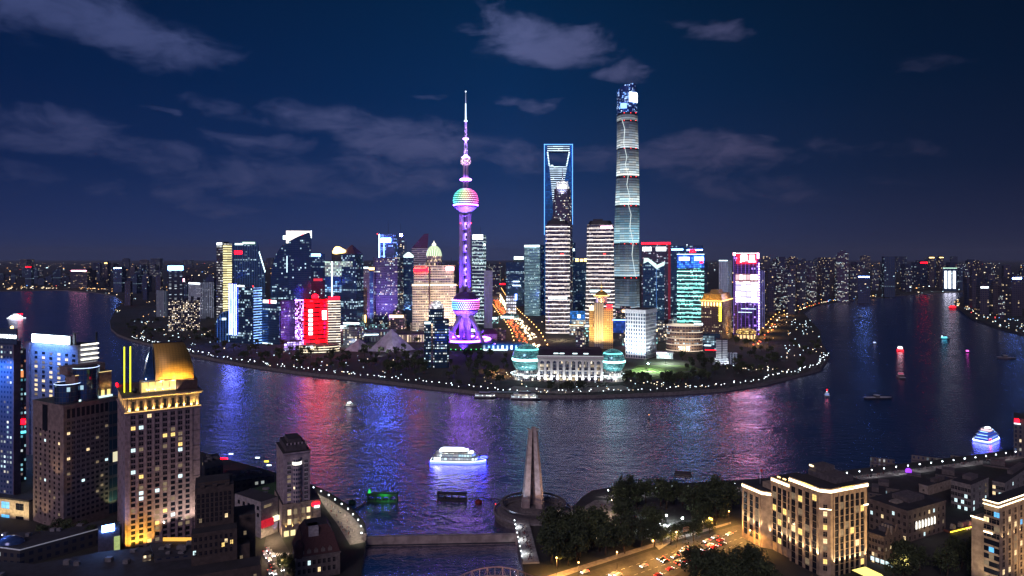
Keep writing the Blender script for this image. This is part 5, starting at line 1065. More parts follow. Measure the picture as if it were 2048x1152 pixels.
for x0, x1, y0, y1, cnt in zones:
    k = 0; tries = 0
    while k < cnt and tries < 900:
        tries += 1; px = rnd.uniform(x0, x1); py = rnd.uniform(y0, y1); p = G(px, py, ZG)
        q = G(px, py+5, ZG)
        if not inside(q.x, q.y, FARLAND) or not free(p.x, p.y, -4): continue
        k += 1; place(FT[rnd.randrange(3)], (p.x, p.y, ZG), rnd.uniform(0, 6), None, rnd.uniform(.75, 1.3))
# ------------------------------------------------------------------ boats, pontoons and buoys on the river
HULLD = mat('dark_hull', (.02, .025, .035), .4); DECKW = mat('boat_white', (.6, .62, .65), .45)
CABIN = facade('boat_windows', (.4, .42, .45), (.1, .12, .14), 1.6, 2.2, .14, (.3, .2), 1.3, 0, 2.4, ((1, .85, .55), (.8, 1, 1)), seed=301, clus=False)
def plan(L, B, bow=.28): return [(-L/2, -B*.42), (-L*.42, -B/2), (L*(.5-bow), -B/2), (L*.5-L*bow*.35, -B*.3), (L/2, 0), (L*.5-L*bow*.35, B*.3), (L*(.5-bow), B/2), (-L*.42, B/2), (-L/2, B*.42)]
def rim(mb, poly, z, h, out=.12, m=0):
    n = len(poly)
    for i in range(n):
        a, b = poly[i], poly[(i+1) % n]
        mb.bar((a[0]*(1+out/20), a[1]*(1+out/4), z), (b[0]*(1+out/20), b[1]*(1+out/4), z), h, h, m)
def boat(label, px, py, L, B, rz=0, hull=None, tiers=((.75, 3.0, CABIN), (.5, 2.6, CABIN)), lights=(), cat='boat', name='boat', hull_h=2.2, glowc=None):
    p = G(px, py, 0); q = thing(name, label, cat, p, rz)
    P = plan(L, B); MB().prism([(x*.94, y*.85) for x, y in P], -.8, hull_h, P).build('hull', [hull or HULLD, DECKW], q)
    z = hull_h; off = -.04*L
    for k, (f, h, m) in enumerate(tiers):
        w = B*(.82-.1*k); l = L*f; poly = [(off-l/2, -w/2), (off+l/2-2, -w/2), (off+l/2, 0), (off+l/2-2, w/2), (off-l/2, w/2)]
        t = MB().prism(poly, z+.01, z+h).build('cabin_deck', [m, DECKW], q); rf = MB().prism([(x*1.04, y*1.12) for x, y in poly], z+h+.01, z+h+.22, mt=0).build('deck_roof', DECKW, t); z += h+.24
    for (lz, hh, m, f) in lights:
        mb = MB(); rim(mb, [(x*f, y*f) for x, y in P], lz, hh); mb.build('light_strip', m, q)
    MB().tube((L*.1, 0, z), (L*.1, 0, z+3), .12, .06, 6).build('mast', STEEL, q)
    return q, z
BW = glow('boat_bright_white', (.85, .95, 1), 2.6); BB = glow('boat_blue', (.02, .03, 1), 14); TEALW = facade('boat_teal_glass', (.3, .4, .42), (.3, .4, .42), 2.2, 2.6, .08, (.2, .12), 1.4, 0, 1.0, ((.4, .85, .95), (.8, 1, 1)), seed=311, clus=False)
q, z = boat('large white cruise boat with blue hull lights, glowing in mid river', 917, 925, 44, 11, R(-3), mat('blue_hull', (.03, .05, .25), .4), ((.82, 2.6, TEALW), (.70, 2.4, TEALW), (.5, 1.6, CABIN)), ((2.3, .5, BW, 1.0), (1.1, 1.5, BB, .985)), 'cruise boat', 'cruise_boat', 2.6)
MB().prism([(-15, -3), (5, -3), (8, -1.4), (8, 1.4), (5, 3), (-15, 3)], z+.02, z+.9, mt=0).prism([(-13, -2.6), (2, -2.6), (5, -1), (5, 1), (2, 2.6), (-13, 2.6)], z+.9, z+1.7, mt=0).build('lit_sun_deck', BW, q); MB().box(8.3, 12, -2.4, 2.4, z-2, z-.9).build('lit_bridge', BW, q); MB().box(-19, -14, -5.2, 5.2, 2.8, 5.4).build('stern_lounge', BW, q)
mb = MB(); mb.lathe([(2.6, 4.2), (3.2, 4.6), (2.6, 5)], 20.4, 0, 16); mb.build('bow_ring_light', BB, q)
MB().tube((-16, 0, 2.6), (-16, 0, 9), 2.8, 2.4, 14).build('stern_funnel', DECKW, q)
q, z = boat('tiered cruise boat outlined by curved blue white light lines near the right shore', 1975, 880, 34, 13, R(38), mat('navy_hull', (.01, .03, .12), .4), ((.82, 2.1, mat('blue_deck', (.02, .05, .2), .4, 0, (.04, .12, 1), .35)), (.66, 2.0, mat('blue_deck', ())), (.46, 2.0, mat('blue_deck', ())), (.26, 1.6, glow('pink_dome', (1, .7, .75), .9))), ((2.0, .7, BW, 1.0), (.9, 1.0, BB, .985)), 'cruise boat', 'cruise_boat', 2.4)  # blue hull strip added for its glow on the water
for k, f in enumerate((.9, .74, .54)):
    mb = MB(); rim(mb, plan(34*f, 12*f), 4.4+2.25*k, .34); mb.build('outline_light', glow('blue_white_outline', (.3, .55, 1), 5), q)
MB().lathe([(3.6, 10.6), (3.9, 11.1), (3.4, 11.6)], 0, 0, 20, sq=.6).build('crown_light', BW, q); MB().box(-15, -12, -6.8, -6.4, 3, 4.2).build('red_light', RED_SIGN, q)
q, z = boat('white lit boat crossing the river at the far left', 34, 637, 46, 12, R(4), None, ((.7, 4, BW), (.5, 3, glow('boat_cool_white', (.7, .9, 1), 4)), (.25, 3, BW)), ((1.6, 1, BW, 1.0),), 'cruise boat', 'cruise_boat'); MB().box(4, 12, -4, 4, z-2, z).build('red_light', RED_SIGN, q)
boat('small white motor boat with a faint wake below the left promenade', 700, 812, 15, 5, R(6), DECKW, ((.5, 1.8, CABIN), (.25, 1.4, glow('small_boat_lamp', (.9, .95, 1), 2.5))), (), 'motor boat', 'motor_boat', 1.4)
q, z = boat('brilliant red and white lit ferry in the middle of the right river arm', 1800, 702, 16, 9, R(70), mat('red_hull', (.3, .02, .02), .4), ((.8, 2.4, glow('ferry_red', (1, .01, .02), 2.4)), (.6, 2.0, glow('ferry_white', (1, .92, .9), 4)), (.4, 1.4, BW)), ((1.4, .8, glow('ferry_red', (), 1), 1.0),), 'ferry', 'ferry')
boat('dark barge with a faint bow lamp far up the right river arm', 1721, 634, 22, 8, R(80), None, ((.2, 3, mat('dim_cabin', (.1, .1, .1), .5)),), (), 'barge', 'barge')
boat('dark tug directly below the red lit ferry', 1801, 756, 24, 8, R(75), None, ((.3, 3.2, mat('dim_cabin', ())), (.16, 2, mat('violet_dim', (.1, .05, .1), .5, 0, (1, .2, .3), .4))), (), 'tug', 'tug')
q, z = boat('small dark boat with a red mast light off the right point', 1654, 793, 14, 5, R(70), None, ((.4, 2, mat('dim_blue_cabin', (.1, .1, .15), .5, 0, (.3, .5, 1), .5)),), (), 'boat'); MB().ball((1.4, 0, z+3.2), .6, 8, 6).build('mast_light', RED_SIGN, q); MB().ball((1.4, 0, z+1), .5, 8, 6).build('white_light', BW, q)
boat('low unlit black barge between the right point and the outlined cruise boat', 1757, 797, 34, 8, R(5), None, ((.18, 2.4, mat('dim_cabin', ())),), (), 'barge', 'barge', 1.6)
q, z = boat('black boat at the far right edge of the river with a wake', 2013, 717, 26, 8, R(-25), None, ((.25, 3, mat('dim_cabin', ())),), (), 'barge', 'barge')
q, z = boat('small cyan lit boat in the right river arm', 1890, 678, 20, 6, R(0), None, ((.5, 2.4, CYAN_LED),), (), 'boat'); MB().ball((-6, 0, z+1.2), .9, 8, 6).build('white_light', BW, q)
q, z = boat('tiny boat with a single magenta light right of the red ferry', 1936, 705, 9, 4, R(20), None, ((.5, 2, glow('magenta_light', (1, .1, .7), 3)),), (), 'boat')
q, z = boat('tiny boat with one bluish light left of the red ferry', 1750, 688, 9, 4, R(20), None, ((.5, 1.8, glow('bluish_lamp', (.5, .6, 1), 1.5)),), (), 'boat')
q, z = boat('red lit sightseeing boat moored at the right far bank', 1906, 616, 30, 10, R(15), None, ((.8, 3, glow('ferry_red', (), 1)), (.5, 2.4, glow('ferry_red', (), 1))), (), 'boat')
boat('first of two ferries moored at the pier, left one with pale windows', 972, 796, 27, 7, R(-4), None, ((.86, 2.6, CABIN), (.5, 2.2, mat('dim_cabin', ()))), (), 'ferry', 'ferry', 1.8)
q, z = boat('right hand moored ferry with warm lit lower windows at the pier', 1052, 799, 36, 8, R(-6), None, ((.86, 2.6, CABIN), (.7, 2.4, CABIN), (.4, 2.2, mat('dim_cabin', ()))), (), 'ferry', 'ferry', 1.8)
# pier between the ferries and the far promenade
p = G(1006, 792, 0); q = thing('ferry_pier', 'floating ferry pier with pale teal lights between two moored ferries', 'pier', p)
MB().box(-20, 24, -4, 5, -.5, 1.2).build('pontoon', STEEL, q); MB().box(-18, 20, -2, 4.5, 4.4, 4.9).build('canopy', mat('pier_canopy', (.2, .25, .26), .5), q)
for x in range(-16, 21, 6): MB().tube((x, 4, 1.2), (x, 4, 4.4), .12, .12, 6).build('post', STEEL, q)
MB().box(-16, 18, 1, 1.3, 4.0, 4.3).build('strip_light', glow('pier_teal', (.6, 1, 1), 3), q); MB().box(2, 6, -4.3, -4.05, .2, 1.1).build('edge_light', COOL, q); MB().bar((0, 5, 1.4), (0, 18, 4.2), 3, .4).build('gangway', STEEL, q)
# bow waves and wakes are part of the water; pontoons in front
def pontoon(label, px, py, L, fm, lit, cat='pontoon'):
    q = thing('mooring_pontoon', label, cat, G(px, py, 0), R(-3)); MB().box(-L/2, L/2, -2.2, 2.2, -.4, .9).build('float', fm, q)
    n = 5
    for i in range(n):
        x = -L/2+.6+(L-1.2)*i/(n-1); MB().box(x-.35, x+.35, -1.9, -1.2, .9, 3.8).build('post', fm, q); MB().box(x-.35, x+.35, 1.2, 1.9, .9, 3.8).build('post', fm, q)
    MB().box(-L/2, L/2, -2.3, 2.3, 3.8, 4.6 if not lit else 5.4).build('top_beam' if not lit else 'roof', fm, q)
    MB().tube((-L/2+2.6, 0, 4.6), (-L/2+2.6, 0, 10), .1, .05, 6).build('mast', DECKW, q); return q
q = pontoon('green painted mooring pontoon with a small green cone light', 765, 1002, 21, mat('green_paint', (.03, .14, .05), .6), True); MB().lathe([(1.1, 5.4), (.9, 6.6), (.3, 8), (0, 8.2)], -9, 0, 12).build('cone_light', mat('green_cone', (.05, .4, .1), .5, 0, (.05, 1, .2), .6), q); lamp('pontoon_light', q, (2, -5, 6.5), 900, (.1, 1, .25), .2, 'SPOT', (R(60), 0, 0), 130)
pontoon('black open frame mooring pontoon right of the green one', 904, 999, 20.5, mat('black_paint', (.02, .02, .025), .6), False)
for px, py, m_, lab in ((704, 1006, mat('green_buoy_paint', (.03, .12, .06), .5), 'green mooring buoy floating off the left promenade'), (957, 1005, mat('red_buoy_paint', (.2, .02, .02), .5), 'red mooring buoy right of the black pontoon')):
    q = thing('mooring_buoy', lab, 'buoy', G(px, py, 0)); MB().lathe([(0, -.6), (2, -.5), (2.5, .3), (2.3, 1.2), (1.4, 1.9), (0, 2.1)], 0, 0, 20).build('float', m_, q); MB().lathe([(.5, 2.05), (.5, 2.6), (0, 2.8)], 0, 0, 10).build('bollard', STEEL, q)
q = thing('channel_buoy', 'small channel buoy with a red lamp in mid river', 'buoy', G(1298, 838, 0)); MB().lathe([(0, -.4), (1.3, -.3), (1.3, .6), (.4, 1), (.25, 4), (0, 4.1)], 0, 0, 12).build('float', HULLD, q); MB().ball((0, 0, 4.4), .5, 8, 6).build('lamp', mat('orange_dim', (.3, .1, .02), .5, 0, (1, .4, .1), 2.0), q)
def hose(label, pts):
    mb = MB(); P = [G(x, y, 0) for x, y in pts]
    for a, b in zip(P, P[1:]): mb.tube((a.x, a.y, .5), (b.x, b.y, .5), .35, .35, 8)
    tag(mb.build('floating_boom', HULLD), label, 'floating boom')
hose('black floating boom curving from the quay to the green pontoon', ((690, 1030), (706, 1022), (722, 1013), (732, 1004)))
hose('black floating boom from the black pontoon to the monument island', ((938, 998), (958, 997), (985, 998), (1000, 1001)))
# ------------------------------------------------------------------ near bank: promenades, creek gate, monument, roads
def flat(name, px, m, z=ZG, dz=.03, kind='structure'):
    mb = MB(); P = [G(x, y, z) for x, y in px]; mb.cap([(p.x, p.y) for p in P], z+dz, 0); return tag(mb.build(name, m), kind=kind)
flat('promenade', [(630, 985), (660, 1000), (698, 1026), (728, 1058), (731, 1084), (700, 1090), (676, 1050), (650, 1015)], PAVE)
flat('promenade', [(1190, 994), (1230, 988), (1350, 981), (1480, 974), (1600, 965), (1700, 953), (1800, 941), (1960, 921), (2048, 908), (2048, 916), (1960, 930), (1800, 951), (1700, 963), (1600, 975), (1480, 984), (1350, 991), (1230, 999)], PAVE)
flat('plaza', [(1105, 1048), (1150, 1024), (1190, 1000), (1225, 1000), (1232, 1022), (1262, 1040), (1275, 1050), (1235, 1062), (1150, 1060)], PAVE)
flat('plaza', [(1262, 1046), (1330, 1048), (1362, 1062), (1350, 1080), (1318, 1100), (1300, 1080), (1270, 1066)], mat('pale_paving', (.34, .34, .33), .8, scale=.5), dz=.04)
flat('road', [(1040, 1190), (1120, 1166), (1180, 1142), (1300, 1102), (1466, 1052), (1520, 1040), (1520, 1080), (1440, 1112), (1360, 1144), (1300, 1190)], ASPH)
flat('pavement', [(1090, 1166), (1172, 1138), (1296, 1098), (1462, 1048), (1462, 1044), (1290, 1092), (1160, 1132), (1070, 1160)], PAVE, dz=.14)
flat('road', [(534, 1066), (556, 1062), (580, 1105), (592, 1160), (600, 1200), (522, 1200), (524, 1110)], ASPH)
mb = MB()
for k in range(9):
    a, b = G(540+k*4.6, 1106, ZG), G(543+k*4.6, 1112, ZG); mb.face([(a.x, b.y, ZG+.045), (a.x+.7, b.y, ZG+.045), (a.x+.7, a.y, ZG+.045), (a.x, a.y, ZG+.045)])
tag(mb.build('zebra_crossing', mat('road_paint', (.7, .7, .68), .7)), kind='structure')
mb = MB()
def dash(x0, y0, x1, y1, w, n):
    A, B = G(x0, y0, ZG), G(x1, y1, ZG); d = (B-A); u = d.normalized(); nn = Vector((-u.y, u.x, 0))
    for k in range(n):
        p = A+d*(k/n); e = A+d*((k+.5)/n); mb.face([tuple(v+Vector((0, 0, .045))) for v in (p-nn*w, e-nn*w, e+nn*w, p+nn*w)])
dash(1180, 1160, 1480, 1060, .09, 22); dash(1240, 1160, 1490, 1073, .09, 20); dash(1300, 1158, 1490, 1083, .09, 16)
tag(mb.build('lane_markings', mat('road_paint', ())), kind='structure')

# creek flood gate, side walls, bridge
q = thing('flood_gate', 'long pale concrete flood gate closing the creek mouth', 'flood gate', G(880, 1090, 0)); a, b = G(730, 1092, 0), G(1034, 1086, 0); L = (b-a).length
q.location = (a+b)/2; q.rotation_euler.z = math.atan2(b.y-a.y, b.x-a.x)
gm = mat('gate_concrete', (.36, .31, .29), .8, scale=.25)
MB().box(-L/2+1, L/2-1, -1.2, 1.2, -1, 5.4).build('gate_wall', gm, q)
for s in (-1, 1): MB().box(s*L/2-1, s*L/2+1, -2.2, 2.2, -1, 6.4).build('gate_pier', gm, q)
MB().box(-L/2+1, L/2-1, -1.5, -1.25, .4, 1.2).build('waling', STEEL, q)
def truss():
    q = thing('truss_bridge', 'dark arched steel truss bridge over the creek at the bottom edge', 'bridge', G(990, 1186, 4), R(2)); L = 52; n = 14; W = 9
    MB().box(-L/2, L/2, -W/2, W/2, .2, .9).build('deck', ASPH, q)
    zt = lambda i: 2+8.5*math.sin(PI*i/n)
    for s in (-1, 1):
        mb = MB(); y = s*W/2
        for i in range(n):
            x0, x1 = -L/2+L*i/n, -L/2+L*(i+1)/n; mb.bar((x0, y, zt(i)), (x1, y, zt(i+1)), .45, .45)
            mb.bar((x1, y, .9), (x1, y, zt(i+1)), .25, .25); mb.bar((x0, y, .9) if i % 2 else (x0, y, zt(i)), (x1, y, zt(i+1)) if i % 2 else (x1, y, .9), .22, .22)
        mb.build('truss_side', mat('brown_steel', (.20, .13, .12), .6), q)
    for i in range(3, n-2): MB().bar((-L/2+L*i/n, -W/2, zt(i)), (-L/2+L*i/n, W/2, zt(i)), .25, .25).build('cross_brace', mat('brown_steel', ()), q)
truss()
for px in (955, 1020): downlight(G(px, 1186, ZG), 2600, (1, .62, .35), 16, 150)  # two unseen lamps added to brighten the dark truss
# footbridge along the creek with lamps and people
A, B = G(1043, 1046, ZG), G(1062, 1128, ZG); q = thing('footbridge', 'pale creekside footbridge with a row of white lamps on its rail', 'footbridge', (A+B)/2, math.atan2(B.y-A.y, B.x-A.x)); L = (B-A).length
MB().box(-L/2, L/2, -4.5, 4.5, .1, .9).build('deck', mat('pale_paving', ()), q)
for s in (-1, 1):
    mb = MB(); mb.box(-L/2, L/2, s*4.4-.08, s*4.4+.08, 1.9, 2.05)
    mb.box(-L/2, L/2, s*4.4-.06, s*4.4+.06, .9, 1.05)
    for k in range(26): x = -L/2+L*k/25; mb.box(x-.07, x+.07, s*4.4-.07, s*4.4+.07, .9, 1.95)
    mb.build('railing', STEEL, q)
for k in range(9): x = -L/2+L*(k+.3)/9; MB().ball((x, -4.4, 2.5), .32, 8, 6).build('rail_lamp', LAMPW, q); 
for k in (1, 4, 7): lamp('rail_light', q, (-L/2+L*(k+.3)/9, -3.2, 4), 900, (.95, .97, 1), .2, 'SPOT', (0, 0, 0), 150)
MB().bar((-L/2, 12, .5), (-L/2-2, 24, .5), 3, .4).build('side_ramp', mat('pale_paving', ()), q)
# monument
def monument():
    p = G(1066, 1022, ZG); q = thing('monument', 'tall tapering monument of three leaning granite slabs on a round terrace', 'monument', p)
    gr = mat('granite', (.33, .27, .26), .75, scale=.4); h = gz(856, p.y)-ZG; s = p.y/F
    for k, a in enumerate((R(200), R(-30), R(75))):
        c, d = math.cos(a), math.sin(a); n = (-d, c); r0, r1 = 5.4, 1.9; w0, w1, t0, t1 = 2.6, 1.5, 2.1, .9
        base = [(c*(r0-t0)+n[0]*-w0, d*(r0-t0)+n[1]*-w0), (c*(r0+t0)+n[0]*-w0*.6, d*(r0+t0)+n[1]*-w0*.6), (c*(r0+t0)+n[0]*w0*.6, d*(r0+t0)+n[1]*w0*.6), (c*(r0-t0)+n[0]*w0, d*(r0-t0)+n[1]*w0)]
        top = [(c*(r1-t1)+n[0]*-w1, d*(r1-t1)+n[1]*-w1), (c*(r1+t1)+n[0]*-w1*.6, d*(r1+t1)+n[1]*-w1*.6), (c*(r1+t1)+n[0]*w1*.6, d*(r1+t1)+n[1]*w1*.6), (c*(r1-t1)+n[0]*w1, d*(r1-t1)+n[1]*w1)]
        mb = MB(); mb.prism(base, 3, h-1.6, top, mt=0); mb.prism(top, h-1.6, h, [(x*1.06+c*1.2, y*1.06+d*1.2) for x, y in top], mt=0); mb.build('slab', gr, q)
    dk = mat('terrace_stone', (.15, .14, .14), .8)
    MB().lathe([(0, 3), (9, 3), (9, .6), (18, .6), (18, 1.6), (21.5, 1.6), (23.5, 0), (25, -1), (24, -5)], 0, 0, 56, smooth=False).build('round_terrace', dk, q)
    MB().lathe([(24.3, .2), (25.2, .2), (25.2, 1.4), (24.3, 1.4), (24.3, .2)], 0, 0, 56, smooth=False).build('terrace_wall', mat('terrace_wall_stone', (.22, .21, .22), .8), q)
    mb = MB()
    for k in range(20): a = R(-20+10*k); mb.box(20*math.cos(a)-.3, 20*math.cos(a)+.3, 20*math.sin(a)-.3, 20*math.sin(a)+.3, 1.6, 5)
    tag(mb.build('terrace_posts', dk, q), kind='stuff'); MB().lathe([(19.4, 5), (21, 5), (21, 5.6), (19.4, 5.6)], 0, 0, 48, smooth=False).build('pergola_ring', dk, q)
    lamp('floodlight', q, (-20, -26, 2), 26000, (.55, .7, 1), .3, 'SPOT', (Vector((-2, 0, 26))-Vector((-20, -26, 2))).to_track_quat('-Z', 'Y').to_euler(), 55); lamp('floodlight', q, (24, -26, 2), 30000, (1, .62, .42), .3, 'SPOT', (Vector((3, 0, 24))-Vector((24, -26, 2))).to_track_quat('-Z', 'Y').to_euler(), 55)
    MB().ball((-24, 4, 3), .3, 8, 6).build('red_light', RED_LED, q)
monument()

# near promenade lamps
ql = lamp_proto('white globe lamp along the near right promenade', 'street lamp', 'lamps along the near right promenade', 4.2, .42, LAMPW)
pr = [G(*p, ZG) for p in ((1215, 991), (1230, 989), (1350, 982), (1480, 975), (1600, 966), (1700, 954), (1800, 942), (1960, 922), (2048, 909))]
for k, (p, n) in enumerate(along(pr, 11.5)):
    place(ql, (p.x, p.y-3.2, ZG))
    if k % 2 == 0: lamp('promenade_light', None, (p.x, p.y-3.4, ZG+5.2), 700, (.9, .95, 1), .2, 'SPOT', (0, 0, 0), 150)
ql = lamp_proto('warm white globe lamp along the left near promenade', 'street lamp', 'lamps along the left near promenade', 4.2, .42, LAMPW)
for k, (p, n) in enumerate(along([G(*p, ZG) for p in ((632, 986), (662, 1001), (699, 1027), (727, 1058), (729, 1082))], 10.5)):
    place(ql, (p.x-1.2, p.y-2, ZG)); lamp('promenade_light', None, (p.x-3, p.y-3, ZG+5), 1100, (1, .82, .62), .2, 'SPOT', (0, 0, 0), 150)
ql = lamp_proto('tall orange street lamp beside the busy road', 'street lamp', 'orange lamps beside the busy road', 8.5, .38, LAMPO)
for px, py in ((1113, 1150), (1157, 1160), (1234, 1138), (1306, 1114), (1353, 1096), (1419, 1066), (1458, 1052), (1500, 1092)):
    p = G(px, py, ZG); place(ql, p); lamp('road_light', None, (p.x+.6, p.y-1.5, ZG+9.4), 16000, (1, .46, .10), .2, 'SPOT', (0, 0, 0), 158)
for px, py in ((1330, 1140), (1420, 1100), (1250, 1158), (1480, 1075)): p = G(px, py, ZG); lamp('road_light', None, (p.x, p.y, ZG+10), 11000, (1, .48, .12), .2, 'SPOT', (0, 0, 0), 158)
ql = lamp_proto('brilliant white park lamp between the plaza and the dark trees', 'park lamp', 'white park lamps beside the plaza', 5.5, .5, glow('park_lamp_white', (.9, 1, .95), 30, False))
for px, py in ((1295, 1046), (1312, 1048), (1333, 1050), (1365, 1056)):
    p = G(px, py, ZG); place(ql, p); lamp('park_light', None, (p.x, p.y-.6, ZG+6.8), 9000, (.92, 1, .96), .2, 'SPOT', (0, 0, 0), 160)
ql = lamp_proto('small warm park lamp among the trees near the monument', 'park lamp', 'small warm park lamps near the monument', 3.5, .36, glow('park_lamp_warm', (1, .8, .5), 10, False))
for px, py in ((1223, 1012), (1235, 1016), (1253, 1019), (1105, 1088), (1110, 1082), (1173, 1086), (1194, 1089), (1160, 1108), (1404, 1056)):
    p = G(px, py, ZG); place(ql, p)
lamp('plaza_light', None, (*G(1200, 1040, ZG).xy, ZG+9), 18000, (1, .74, .5), .2, 'SPOT', (0, 0, 0), 150); lamp('plaza_light', None, (*G(1150, 1046, ZG).xy, ZG+9), 5000, (.8, .7, .8), .2, 'SPOT', (0, 0, 0), 150)
for px, py in ((545, 1080), (556, 1120), (566, 1150)): lamp('downward_spot', None, (*G(px, py, ZG).xy, ZG+8), 7000, (1, .66, .36), .2, 'SPOT', (0, 0, 0), 150)

# people on promenades: too many to count
def crowd(name, zones):
    mb = MB(); r = random.Random(5)
    for poly, n in zones:
        for _ in range(n):
            a, b = r.random(), r.random(); (x0, y0), (x1, y1), (x2, y2), (x3, y3) = poly
            px = (x0*(1-a)+x1*a)*(1-b)+(x3*(1-a)+x2*a)*b; py = (y0*(1-a)+y1*a)*(1-b)+(y3*(1-a)+y2*a)*b; p = G(px, py, ZG); m = r.randrange(4); t = r.uniform(.9, 1.06); z = ZG+.08
            a = r.uniform(0, PI); dx, dy = .13*math.cos(a), .13*math.sin(a)
            for s in (-1, 1): mb.tube((p.x+s*dx*.7, p.y+s*dy*.7, z), (p.x+s*dx*.6, p.y+s*dy*.6, z+.85*t), .07, .1, 5, m)
            mb.tube((p.x, p.y, z+.8*t), (p.x, p.y, z+1.42*t), .17, .2, 6, m); mb.ball((p.x, p.y, z+1.6*t), .12, 6, 5, 4)
            for s in (-1, 1): mb.tube((p.x+s*dx*1.9, p.y+s*dy*1.9, z+1.38*t), (p.x+s*dx*2.2, p.y+s*dy*2.2, z+.8*t), .055, .045, 4, m)
    tag(mb.build(name, [mat('clothes_dark', (.03, .03, .04), .8), mat('clothes_blue', (.05, .07, .14), .8), mat('clothes_pale', (.4, .38, .36), .8), mat('clothes_red', (.25, .04, .04), .8), mat('skin', (.4, .26, .19), .6)]), kind='stuff')
crowd('crowd', [(((1040, 1050), (1050, 1048), (1072, 1120), (1056, 1124)), 110), (((640, 992), (700, 1036), (712, 1080), (690, 1075)), 40), (((1150, 1030), (1225, 1005), (1262, 1042), (1180, 1058)), 50), (((1230, 992), (1480, 977), (1480, 982), (1230, 997)), 60), (((1700, 956), (2040, 912), (2040, 915), (1700, 961)), 70)])

# cars
CARP = {}
def car_proto(key, col, label, group):
    q = thing('car', label, 'car', (0, 0, -500), 0, group); bm = mat('car_paint_'+key, col, .3, .2, var=.05)
    sec = [(-2.2, .35), (-2.25, .75), (-1.9, .95), (-1.5, 1.0), (1.2, .95), (2.1, .78), (2.25, .55), (2.2, .35)]
    mb = MB(); mb.slab(sec, -.88, .88); mb.slab([(-1.7, .99), (-1.15, 1.42), (.35, 1.45), (1.15, .97)], -.76, .76); mb.build('body', bm, q)
    mb = MB(); mb.slab([(-1.5, 1.03), (-1.08, 1.36), (.3, 1.38), (.95, 1.03)], -.785, .785); mb.build('window', DKGLASS, q)
    for x in (-1.4, 1.4):
        for s in (-1, 1): MB().tube((x, s*.9, .33), (x, s*.72, .33), .33, .33, 12).build('wheel', mat('tyre', (.02, .02, .02), .9), q)
    for s in (-1, 1):
        MB().box(2.15, 2.3, s*.62-.22, s*.62+.22, .55, .78).build('headlight', glow('car_headlight', (.95, .95, 1), 9), q); MB().box(-2.3, -2.2, s*.64-.22, s*.64+.22, .68, .9).build('tail_light', glow('car_tail', (1, .04, .03), 9), q)
    CARP[key] = q
GR = 'cars on the busy road'
car_proto('white', (.7, .7, .7), 'white car driving on the orange lit road', GR); car_proto('black', (.03, .03, .035), 'black car driving on the orange lit road', GR); car_proto('red', (.4, .03, .03), 'red taxi on the orange lit road', GR); car_proto('silver', (.35, .36, .38), 'silver car on the orange lit road', GR)
rd = random.Random(3); ang = math.atan2(G(1466, 1062, ZG).y-G(1240, 1140, ZG).y, G(1466, 1062, ZG).x-G(1240, 1140, ZG).x)
def carp(px, py, key, back=False, label=None): p = G(px, py, ZG); place(CARP[key], (p.x, p.y, ZG+.05), ang+(PI if back else 0)+rd.uniform(-.06, .06), label)
for px, py, k, b in ((1288, 1134, 'white', 1), (1322, 1119, 'black', 1), (1330, 1124, 'black', 1), (1350, 1115, 'silver', 1), (1368, 1103, 'white', 1), (1372, 1098, 'white', 1), (1414, 1084, 'white', 1), (1430, 1076, 'silver', 1), (1459, 1070, 'white', 1), (1420, 1092, 'white', 0), (1429, 1096, 'red', 0), (1398, 1104, 'red', 0), (1400, 1110, 'red', 0), (1416, 1103, 'white', 0), (1391, 1118, 'white', 0), (1375, 1124, 'red', 0), (1366, 1131, 'silver', 0), (1340, 1140, 'red', 0), (1316, 1152, 'red', 0), (1441, 1082, 'red', 0), (1445, 1090, 'black', 0), (1356, 1127, 'black', 0), (1236, 1152, 'white', 1), (1226, 1151, 'silver', 1), (1170, 1146, 'white', 1)):
    carp(px, py, k, b)
ang = math.atan2(G(540, 1085, ZG).y-G(562, 1148, ZG).y, G(540, 1085, ZG).x-G(562, 1148, ZG).x)
for i, (px, py, k) in enumerate(((536, 1101, 'white'), (541, 1106, 'silver'), (530, 1108, 'white'), (546, 1112, 'white'), (533, 1115, 'silver'), (539, 1121, 'white'), (543, 1128, 'black'), (545, 1135, 'black'), (547, 1141, 'black'), (549, 1148, 'white'), (540, 1146, 'silver'), (560, 1128, 'black'), (565, 1140, 'silver'))):
    p = G(px, py, ZG); o = copy_tree(CARP[k], (p.x, p.y, ZG+.05), ang+PI+rd.uniform(-.08, .08), {'white': 'white', 'black': 'black', 'silver': 'silver'}[k]+' car queuing in the narrow street by the corner hotel'); o['group'] = 'cars queuing in the narrow street'
# road sign gantry
p = G(1366, 1086, ZG); q = thing('road_sign', 'orange lit road sign board on a post beside the busy road', 'road sign', p, R(25)); MB().tube((0, 0, 0), (0, 0, 9), .15, .12, 8).build('post', STEEL, q); MB().box(0, 4.4, -.12, .06, 6.2, 8.8).build('board', mat('sign_board', (.42, .26, .14), .6), q); MB().box(.3, 4.1, -.18, -.121, 7.3, 7.5).build('board_line', WHITE_PAINT, q)
